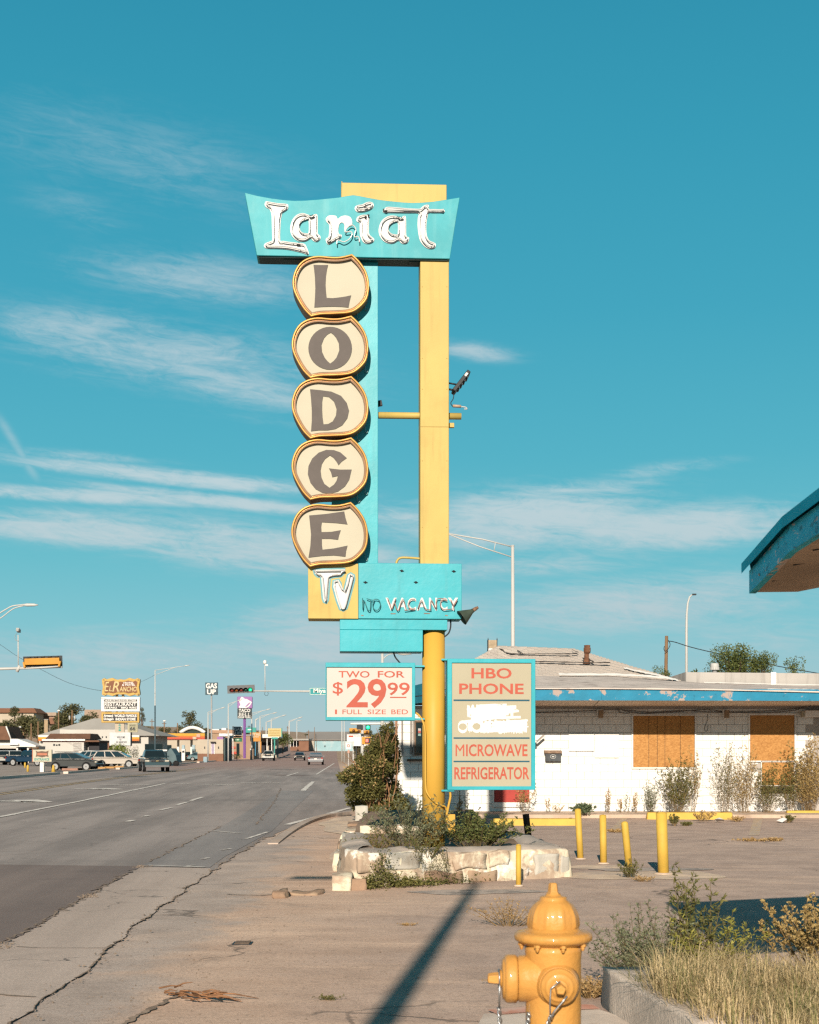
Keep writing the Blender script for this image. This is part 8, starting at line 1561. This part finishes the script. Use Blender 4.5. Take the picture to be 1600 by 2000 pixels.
# ------------------------------------------------------------------ utility poles and wires
def upole(label, px, ytop, ybase, Y, w=1.6, tx_=0, lampb=False, tanks=False, lean=0):
    b = P(px - lean, ybase, Y); tp = P(px, ytop, Y); t = thing('utility_pole', label, 'utility pole', b, 0, 'wooden utility poles'); mb = MB(); k = Y / F; mb.tube([b + Vector((0, 0, -.2)), tp], [w * k, w * k * .8], 7); mb.build('pole', pm('pole_timber', (0.30, 0.18, 0.10), .85, .2, .8), t)
    if tx_: mb = MB(); z = tp.z - .5; mb.box((tp.x, tp.y, z), (tx_ * k, .12, .12)); mb.build('crossarm', M_WOOD, t)
    if tanks:
        for s in (-1, 1): mb = MB(); mb.lathe([(1.5 * k, -4 * k), (1.7 * k, 0), (1.5 * k, 4 * k), (0, 4.4 * k)], 10, P(px + 5 * s, (ytop + 15), Y)); mb.build('transformer', pm('pale_transformer', (0.62, 0.62, 0.6), .4), t)
    if lampb: mb = MB(); mb.box(P(px + .5, ytop, Y), (5 * k, .4, 2.4 * k)); mb.build('lamp_head', M_WHITE, t, .1)
    return t
upole('brown wooden utility pole leaning behind the motel roof', 1302, 1242, 1420, 75, 4, 0, lean=3.5)
upole('wooden pole topped with a white lamp on the hill', 114.5, 1388, 1440, 255, 1.6, lampb=True); upole('wooden pole with two pale transformers above the grey roof', 141, 1387, 1430, 255, 1.6, tanks=True)
upole('wooden pole left of the small shop behind the scrub', 61, 1413, 1468, 230, 1.5); upole('second wooden pole left of the small shop', 74.5, 1409, 1468, 225, 1.5); upole('reddish leaning pole with a small lamp at the left', 39, 1420, 1462, 215, 1.4, lampb=True, lean=3); upole('short reddish pole with a pale box at the left', 46, 1430, 1462, 215, 1.6)
upole('utility pole with transformers behind the fuel canopy', 321, 1408, 1460, 270, 1.3, 8, True); upole('wooden pole right of the transformer pole', 347, 1412, 1460, 270, 1.3); upole('thin pole with crossarm left of the dark lamp base', 297, 1404, 1462, 280, 1.0, 10)
upole('thin distant pole with a crossarm left of the brick building', 562, 1418, 1466, 400, .8, 4); upole('thin dark pole in front of the mural hall', 614.5, 1420, 1470, 380, .6); upole('distant pole with a crossarm by the small tree', 603, 1426, 1466, 420, .7, 6)
upole('short leaning pole stub in front of the mural hall', 617, 1433, 1470, 382, .5, lean=-2); upole('thin pole behind the drive in', 513, 1420, 1480, 320, .5)
def wire(label, pts, Y, rad):
    t = thing('overhead_wire', label, 'wire', P(*pts[0], Y)); mb = MB(); mb.tube(smooth_loop([tuple(P(x, y, Y)) for x, y in pts], 6, False), rad, 4); mb.build('strand', M_DARK, t)
wire('thin wire sagging from the left edge to the hotel pylon', [(-60, 1225), (0, 1259), (36, 1283), (85, 1310), (130, 1332), (170, 1344), (198, 1349)], 150, .017)
wire('thin wire from the hotel pylon to the first lamp post', [(275, 1332), (290, 1325), (303, 1318)], 150, .012)
wire('wire from the leaning wooden pole across the treetops to the right edge', [(1304, 1252), (1318, 1254), (1350, 1264), (1400, 1276), (1470, 1291), (1540, 1305), (1610, 1317)], 75, .022)
wire('loose tangle of wire hanging beside the top of the wooden pole', [(1305, 1250), (1309, 1258), (1306, 1266), (1300, 1272), (1297, 1268), (1298, 1262)], 74.7, .018)

# ------------------------------------------------------------------ vehicles
M_TYRE = pm('tyre', (0.025, 0.025, 0.026), .85, .15, 4.0); M_RIM = pm('alloy_rim', (0.50, 0.50, 0.50), .4, .05, 4.0)
M_TAIL = pm('tail_light_red', (0.45, 0.03, 0.02), .25); M_HEADL = pm('head_light', (0.72, 0.66, 0.55), .15); M_CHROME = pm('chrome_trim', (0.6, 0.6, 0.6), .2, .05, 3.0, metal=.7)
SHAPES = {
 'suv': (2.35, .93, [(-2.26, .36), (-2.35, .55), (-2.36, .78), (-2.3, 1.0), (-2.0, 1.04), (0, 1.06), (1.0, 1.05), (1.5, 1.02), (1.95, .95), (2.22, .84), (2.33, .68), (2.33, .38)], [(-2.28, 1.02), (-2.12, 1.35), (-1.92, 1.6), (-1.6, 1.69), (-1.0, 1.73), (-.3, 1.72), (.2, 1.65), (.65, 1.42), (1.3, 1.04)], 1.40, -1.36, .345),
 'sedan': (2.3, .90, [(-2.2, .34), (-2.3, .5), (-2.32, .7), (-2.24, .92), (-1.6, .98), (-.4, .97), (1.0, .95), (1.6, .88), (2.05, .78), (2.26, .62), (2.28, .36)], [(-1.95, .95), (-1.5, 1.22), (-1.1, 1.37), (-.6, 1.45), (-.1, 1.44), (.25, 1.36), (.75, 1.16), (1.2, .94)], 1.38, -1.38, .32),
 'wagon': (2.25, .90, [(-2.18, .33), (-2.26, .5), (-2.27, .72), (-2.2, .95), (-1.9, 1.0), (-.4, 1.0), (1.0, .99), (1.45, .95), (1.85, .87), (2.12, .75), (2.22, .6), (2.22, .36)], [(-2.16, .98), (-1.92, 1.24), (-1.66, 1.41), (-1.2, 1.49), (-.6, 1.52), (-.1, 1.51), (.25, 1.45), (.7, 1.26), (1.3, .98)], 1.36, -1.34, .335),
 'pickup': (2.8, .98, [(-2.75, .5), (-2.78, .9), (-2.75, 1.12), (-.7, 1.13), (1.0, 1.13), (2.55, 1.06), (2.75, .92), (2.78, .48)], [(-.72, 1.12), (-.60, 1.62), (-.35, 1.74), (.35, 1.74), (.6, 1.66), (1.15, 1.12)], 1.75, -1.65, .39)}
def car(name, label, cat, kind, loc, rz, paint, group=None, two=None, rackbar=False, scale=1.0):
    Lh, hw, low, gh, fx, rxx, wr = SHAPES[kind]; t = thing(name, label, cat, loc, rz, group, org=(0, 0, 0)); t.scale = (scale,) * 3
    zt_ = max(z for _, z in low); zb_ = gh[0][1]; ztop = max(z for _, z in gh)
    mb = MB(); half = []                                              # body: lofted across the width so the flanks are rounded
    for y, k in ((-hw + .05, .975), (-hw, 1.0), (hw, 1.0), (hw - .05, .975)): pass
    secs = [(-hw + .12, .93, .06), (-hw + .03, .985, .02), (-hw, 1.0, 0), (hw, 1.0, 0), (hw - .03, .985, .02), (hw - .12, .93, .06)]
    n = len(low); vs = []
    for y, kx, dz in [(-hw + .10, .99, .03), (-hw, 1.0, .12), (hw, 1.0, .12), (hw - .10, .99, .03)]:
        for x, z in low: vs.append((x * (kx if abs(x) > 1.9 else 1), y, z - (dz if z > .85 else 0) + (.06 if z < .5 and dz < .1 else 0)))
    mb.add(vs, [(s * n + i, s * n + (i + 1) % n, (s + 1) * n + (i + 1) % n, (s + 1) * n + i) for s in range(3) for i in range(n)] + [tuple(range(n)), tuple(reversed(range(3 * n, 4 * n)))]); body = mb.build('body', paint, t, .075, 3)
    tap = lambda z: hw - .10 - (z - zb_) * .30
    mb = MB(); m_ = len(gh); vs = [(x, -tap(z), z) for x, z in gh] + [(x, tap(z), z) for x, z in gh]; mb.add(vs, [(i, (i + 1) % m_, (i + 1) % m_ + m_, i + m_) for i in range(m_)] + [tuple(range(m_)), tuple(reversed(range(m_, 2 * m_)))]); mb.build('cabin', paint, t, .06, 3)
    gx0, gx1 = gh[0][0], gh[-1][0]; splits = [.0, .34, .64, 1.0] if kind in ('suv', 'wagon') else [0.0, .46, 1.0]
    def gy(z): return tap(z) + .006
    zl, zh = zb_ + .05, ztop - .12
    def xe(z, front):
        for i in range(m_ - 1):
            (xa, za), (xb, zb2) = gh[i], gh[i + 1]
            if front and zb2 < za and zb2 <= z <= za: return xa + (xb - xa) * (za - z) / (za - zb2)
            if not front and zb2 > za and za <= z <= zb2: return xa + (xb - xa) * (z - za) / (zb2 - za)
        return gx1 if front else gx0
    for s in (-1, 1):
        bl, br, tl, tr_ = xe(zl, False) + .10, xe(zl, True) - .12, xe(zh, False) + .08, xe(zh, True) - .08
        for i in range(len(splits) - 1):
            f0, f1 = splits[i] + (.018 if i else 0), splits[i + 1] - (.018 if i < len(splits) - 2 else 0); L_ = lambda a, b, f: a + (b - a) * f
            mb = MB(); mb.quad((L_(bl, br, f0), s * gy(zl), zl), (L_(bl, br, f1), s * gy(zl), zl), (L_(tl, tr_, f1), s * gy(zh), zh), (L_(tl, tr_, f0), s * gy(zh), zh)); mb.build('side_window', M_GLASS, t, fix=False)
    for front in (True, False):
        zl2, zh2 = zb_ + .04, ztop - .10; o_ = .012 if front else -.012; y0, y1 = tap(zl2) - .06, tap(zh2) - .06; mb = MB(); mb.quad((xe(zl2, front) + o_, -y0, zl2 + .008), (xe(zl2, front) + o_, y0, zl2 + .008), (xe(zh2, front) + o_, y1, zh2 + .012), (xe(zh2, front) + o_, -y1, zh2 + .012)); mb.build('windscreen' if front else 'rear_window', M_GLASS, t, fix=False)
    for x in (fx, rxx):
        for s in (-1, 1):
            mb = MB(); Mx_ = Matrix.Rotation(R(-90) * s, 3, 'X'); o_ = (x, s * (hw - .19), wr); mb.lathe([(wr * .62, .0), (wr * .95, .0), (wr, .03), (wr, .2), (wr * .95, .235), (wr * .72, .24)], 22, o_, Mx_, caps=False); w_ = mb.build('wheel', M_TYRE, t)
            mb = MB(); mb.lathe([(wr * .73, .238), (wr * .62, .232), (wr * .25, .222), (.06, .238), (0, .238)], 22, o_, Mx_); mb.build('rim', M_RIM, w_)
            mb = MB(); mb.lathe([(wr * 1.02, .2075), (wr * 1.16, .2075)], 22, (x, s * (hw - .20), wr + .02), Mx_, caps=False); mb.build('wheel_arch', M_BLACK, w_)
    fz = .72 if kind != 'pickup' else .86
    for s in (-1, 1):
        mb = MB(); mb.box((Lh - .10, s * (hw - .22), fz), (.18, .34, .15)); mb.build('headlight', M_HEADL, t, .03, 1); mb = MB(); mb.box((-Lh + .06, s * (hw - .14), zt_ - .2), (.12, .22, .22)); mb.build('tail_light', M_TAIL, t, .02, 1)
        mb = MB(); mb.box((gx1 - .25, s * (hw + .06), zb_ + .08), (.10, .18, .13)); mb.build('wing_mirror', paint, t, .03, 1)
    mb = MB(); mb.box((Lh - .03, 0, fz), (.08, hw * 1.05, .17)); mb.build('grille', M_BLACK if not two else M_CHROME, t, .02, 1)
    if two:
        for q in (-.035, .035): mb = MB(); mb.box((Lh + .015, 0, fz + q), (.03, hw * .98, .045)); mb.build('grille_bar', M_BLACK, t)
        mb = MB(); mb.box((Lh + .03, 0, fz), (.03, .2, .05)); mb.build('badge', pm('gold_badge', (0.7, 0.55, 0.25), .3), t)
    mb = MB(); mb.box((Lh - .03, 0, .45), (.16, hw * 1.9, .16)); mb.build('bumper', M_CHROME if two else M_BLACK, t, .03, 1); mb = MB(); mb.box((-Lh + .03, 0, .47), (.14, hw * 1.88, .17)); mb.build('bumper', M_BLACK if kind == 'pickup' else paint, t, .03, 1)
    mb = MB(); mb.box((-Lh - .035, 0, .72 if kind != 'pickup' else .6), (.02, .32, .16)); mb.build('number_plate', M_WHITE, t)
    if kind == 'pickup': mb = MB(); mb.box((-1.75, 0, 1.125), (1.8, hw * 1.6, .02)); mb.build('cargo_bed', M_BLACK, t)
    if rackbar:
        for s in (-1, 1): mb = MB(); mb.tube([(-1.5, s * .62, ztop + .05), (.1, s * .62, ztop + .05)], .025, 6); mb.build('roof_rail', M_DARK, t)
    return t
C_WH = pm('car_white', (0.72, 0.70, 0.66), .3, .02, 1.0, coat=.6); C_PEARL = pm('car_champagne', (0.66, 0.58, 0.50), .3, .02, 1.0, coat=.6); C_GREY = pm('car_graphite', (0.085, 0.09, 0.09), .3, .05, 1.0, coat=.6); C_NAVY = pm('car_navy', (0.012, 0.05, 0.10), .3, .05, 1.0, coat=.6); C_TEAL = pm('car_dark_teal', (0.055, 0.10, 0.115), .3, .05, 1.0, coat=.6); C_SILV = pm('car_silver', (0.50, 0.50, 0.52), .28, .03, 1.0, metal=.4, coat=.5); C_BLK = pm('car_black', (0.02, 0.02, 0.024), .25, .05, 1.0, coat=.6); C_BLUE = pm('car_pale_teal', (0.22, 0.36, 0.40), .35, .05, 1.0, coat=.5)
RD = R(93.1)
def at(px, py, dy=0):
    g_ = G(px, py); Y = g_.y
    for _ in range(6):
        z = gz((px - 800) / F * Y, Y); Y = (H - z) * F / (py - HZ)
    return Vector(((px - 800) / F * Y, Y, gz((px - 800) / F * Y, Y) + .012))
car('parked_car', 'dark graphite hatchback parked beside the entrance sign', 'car', 'wagon', at(146, 1505), R(-8), C_GREY, rackbar=True)
car('parked_car', 'champagne white estate parked below the hotel pylon', 'car', 'suv', at(229, 1499), R(-2), C_PEARL, rackbar=True)
car('pickup_truck', 'dark old pickup with a chrome grille coming up the street', 'pickup truck', 'pickup', at(300, 1507), RD + R(180) + R(13), C_TEAL, two=True)
car('moving_car', 'silver saloon driving away in the near lane', 'car', 'sedan', at(617, 1494), RD, C_SILV)
car('moving_car', 'small black sports car coming towards the viewer', 'car', 'sedan', at(585.5, 1485.5), RD + R(180), C_BLK)
car('moving_car', 'dark distant car at the top of the street', 'car', 'suv', at(651.5, 1475), RD, C_BLK)
car('pickup_truck', 'white pickup with yellow front lights coming down the middle of the street', 'pickup truck', 'pickup', at(525, 1486), RD + R(180), C_WH)
car('parked_car', 'white estate nose out in the hotel lot behind the graphite hatchback', 'car', 'suv', at(172, 1495), R(150), C_WH)
car('parked_car', 'white saloon in the hotel lot beside the champagne estate', 'car', 'sedan', at(196, 1497), R(160), C_WH)
car('pickup_truck', 'white pickup at the left edge facing the street', 'pickup truck', 'pickup', at(4, 1494), R(-60), C_WH); car('pickup_truck', 'white pickup next to the one at the left edge', 'pickup truck', 'pickup', at(28, 1494), R(-62), C_WH)
car('pickup_truck', 'dark navy pickup left of the entrance sign', 'pickup truck', 'pickup', at(60, 1496), R(-25), C_NAVY)
car('parked_car', 'pale teal car at the fuel pumps', 'car', 'sedan', at(392, 1486), R(10), C_BLUE)
for i, (x, y, c, k, lb) in enumerate(((500, 1481, C_WH, 'suv', 'white car parked beside the blue sign post'), (512, 1481.5, C_SILV, 'sedan', 'silver car parked left of the oncoming white pickup'), (455, 1481, C_WH, 'suv', 'white car parked behind the low dark hedge'), (483, 1482, C_WH, 'sedan', 'white car parked right of the purple sign pole'), (472, 1480, pm('car_red', (0.35, 0.06, 0.04), .35, coat=.5), 'sedan', 'red car parked left of the purple sign pole'))):
    car('parked_car', lb, 'car', k, at(x, y), RD + R(160 + 40 * i), c)
# covered trailer behind the old pickup
t = thing('utility_trailer', 'trailer under a grey blue sheet behind the old pickup', 'trailer', at(338, 1496)); g_ = at(338, 1496); Y = g_.y
mb = MB(); prof = [(P(x, y, Y).x, P(x, y, Y).z) for x, y in ((322, 1490), (326, 1474), (335, 1462), (338, 1461), (347, 1475), (350, 1490))]; mb.prism(prof, XZ(Y), -1.2, 2.2); mb.build('sheet', pm('grey_blue_sheet', (0.13, 0.20, 0.22), .6, .12, 1.0), t, .1)
mb = MB(); mb.mm((P(306, 0, Y).x, Y - .5, P(0, 1467, Y).z), (P(328, 0, Y).x, Y + .6, P(0, 1464, Y).z)); mb.build('plank_load', M_WHITE, t)
for x in (330, 344): mb = MB(); o_ = P(x, 1491, Y - 1.1); mb.lathe([(0, -.1), (.32, -.1), (.34, 0), (.32, .1), (0, .1)], 16, o_, Matrix.Rotation(R(90), 3, 'X')); mb.build('wheel', M_TYRE, t)
# orange kerb stones of the hotel lot
for i, (x, y) in enumerate(((137, 1504), (162, 1503.5), (176, 1502.5), (197, 1501), (214, 1500), (233, 1499), (254, 1497.5))):
    p = at(x, y + 1.2); q = thing('wheel_stop', ('pinkish concrete wheel stop below the graphite hatchback', 'short orange wheel stop by the rear wheel of the hatchback', 'orange wheel stop in front of the hatchback', 'orange wheel stop below the tail of the champagne estate', 'yellow wheel stop left of centre below the champagne estate', 'yellow wheel stop under the champagne estate doors', 'yellow wheel stop below the nose of the champagne estate')[i], 'wheel stop', p, 0, 'painted wheel stops of the hotel lot'); w_ = .55 if i not in (0,) else .8
    mb = MB(); mb.box(p + Vector((0, 0, .09)), (w_ * 1.7, .25, .2)); mb.build('block', pm('orange_stop_paint', (0.66, 0.36, 0.13), .8, .15, 1.0) if i else pm('pink_stop', (0.5, 0.27, 0.2), .85), q, .04, 1)
p = at(415, 1489); q = thing('meter_box', 'pale blue utility box at the foot of the tall GAS UP pole', 'utility box', at(401, 1489)); part(q, 'cabinet', pm('pale_blue_box', (0.40, 0.55, 0.62), .5), 397, 1478, 404.5, 1489.5, at(401, 1489).y, .8, .05); part(q, 'door', pm('pale_blue_door', (0.36, 0.5, 0.58), .5), 398.5, 1480, 403, 1488, at(401, 1489).y - .03, .03)
q = thing('parking_meter_post', 'short dark post on the pavement right of the purple pole', 'post', at(489.5, 1484)); part(q, 'post', M_DARK, 488.8, 1465, 490.4, 1484.5, at(489.5, 1484).y, .2); part(q, 'head', M_GALV, 488.2, 1462, 491, 1465, at(489.5, 1484).y, .25)
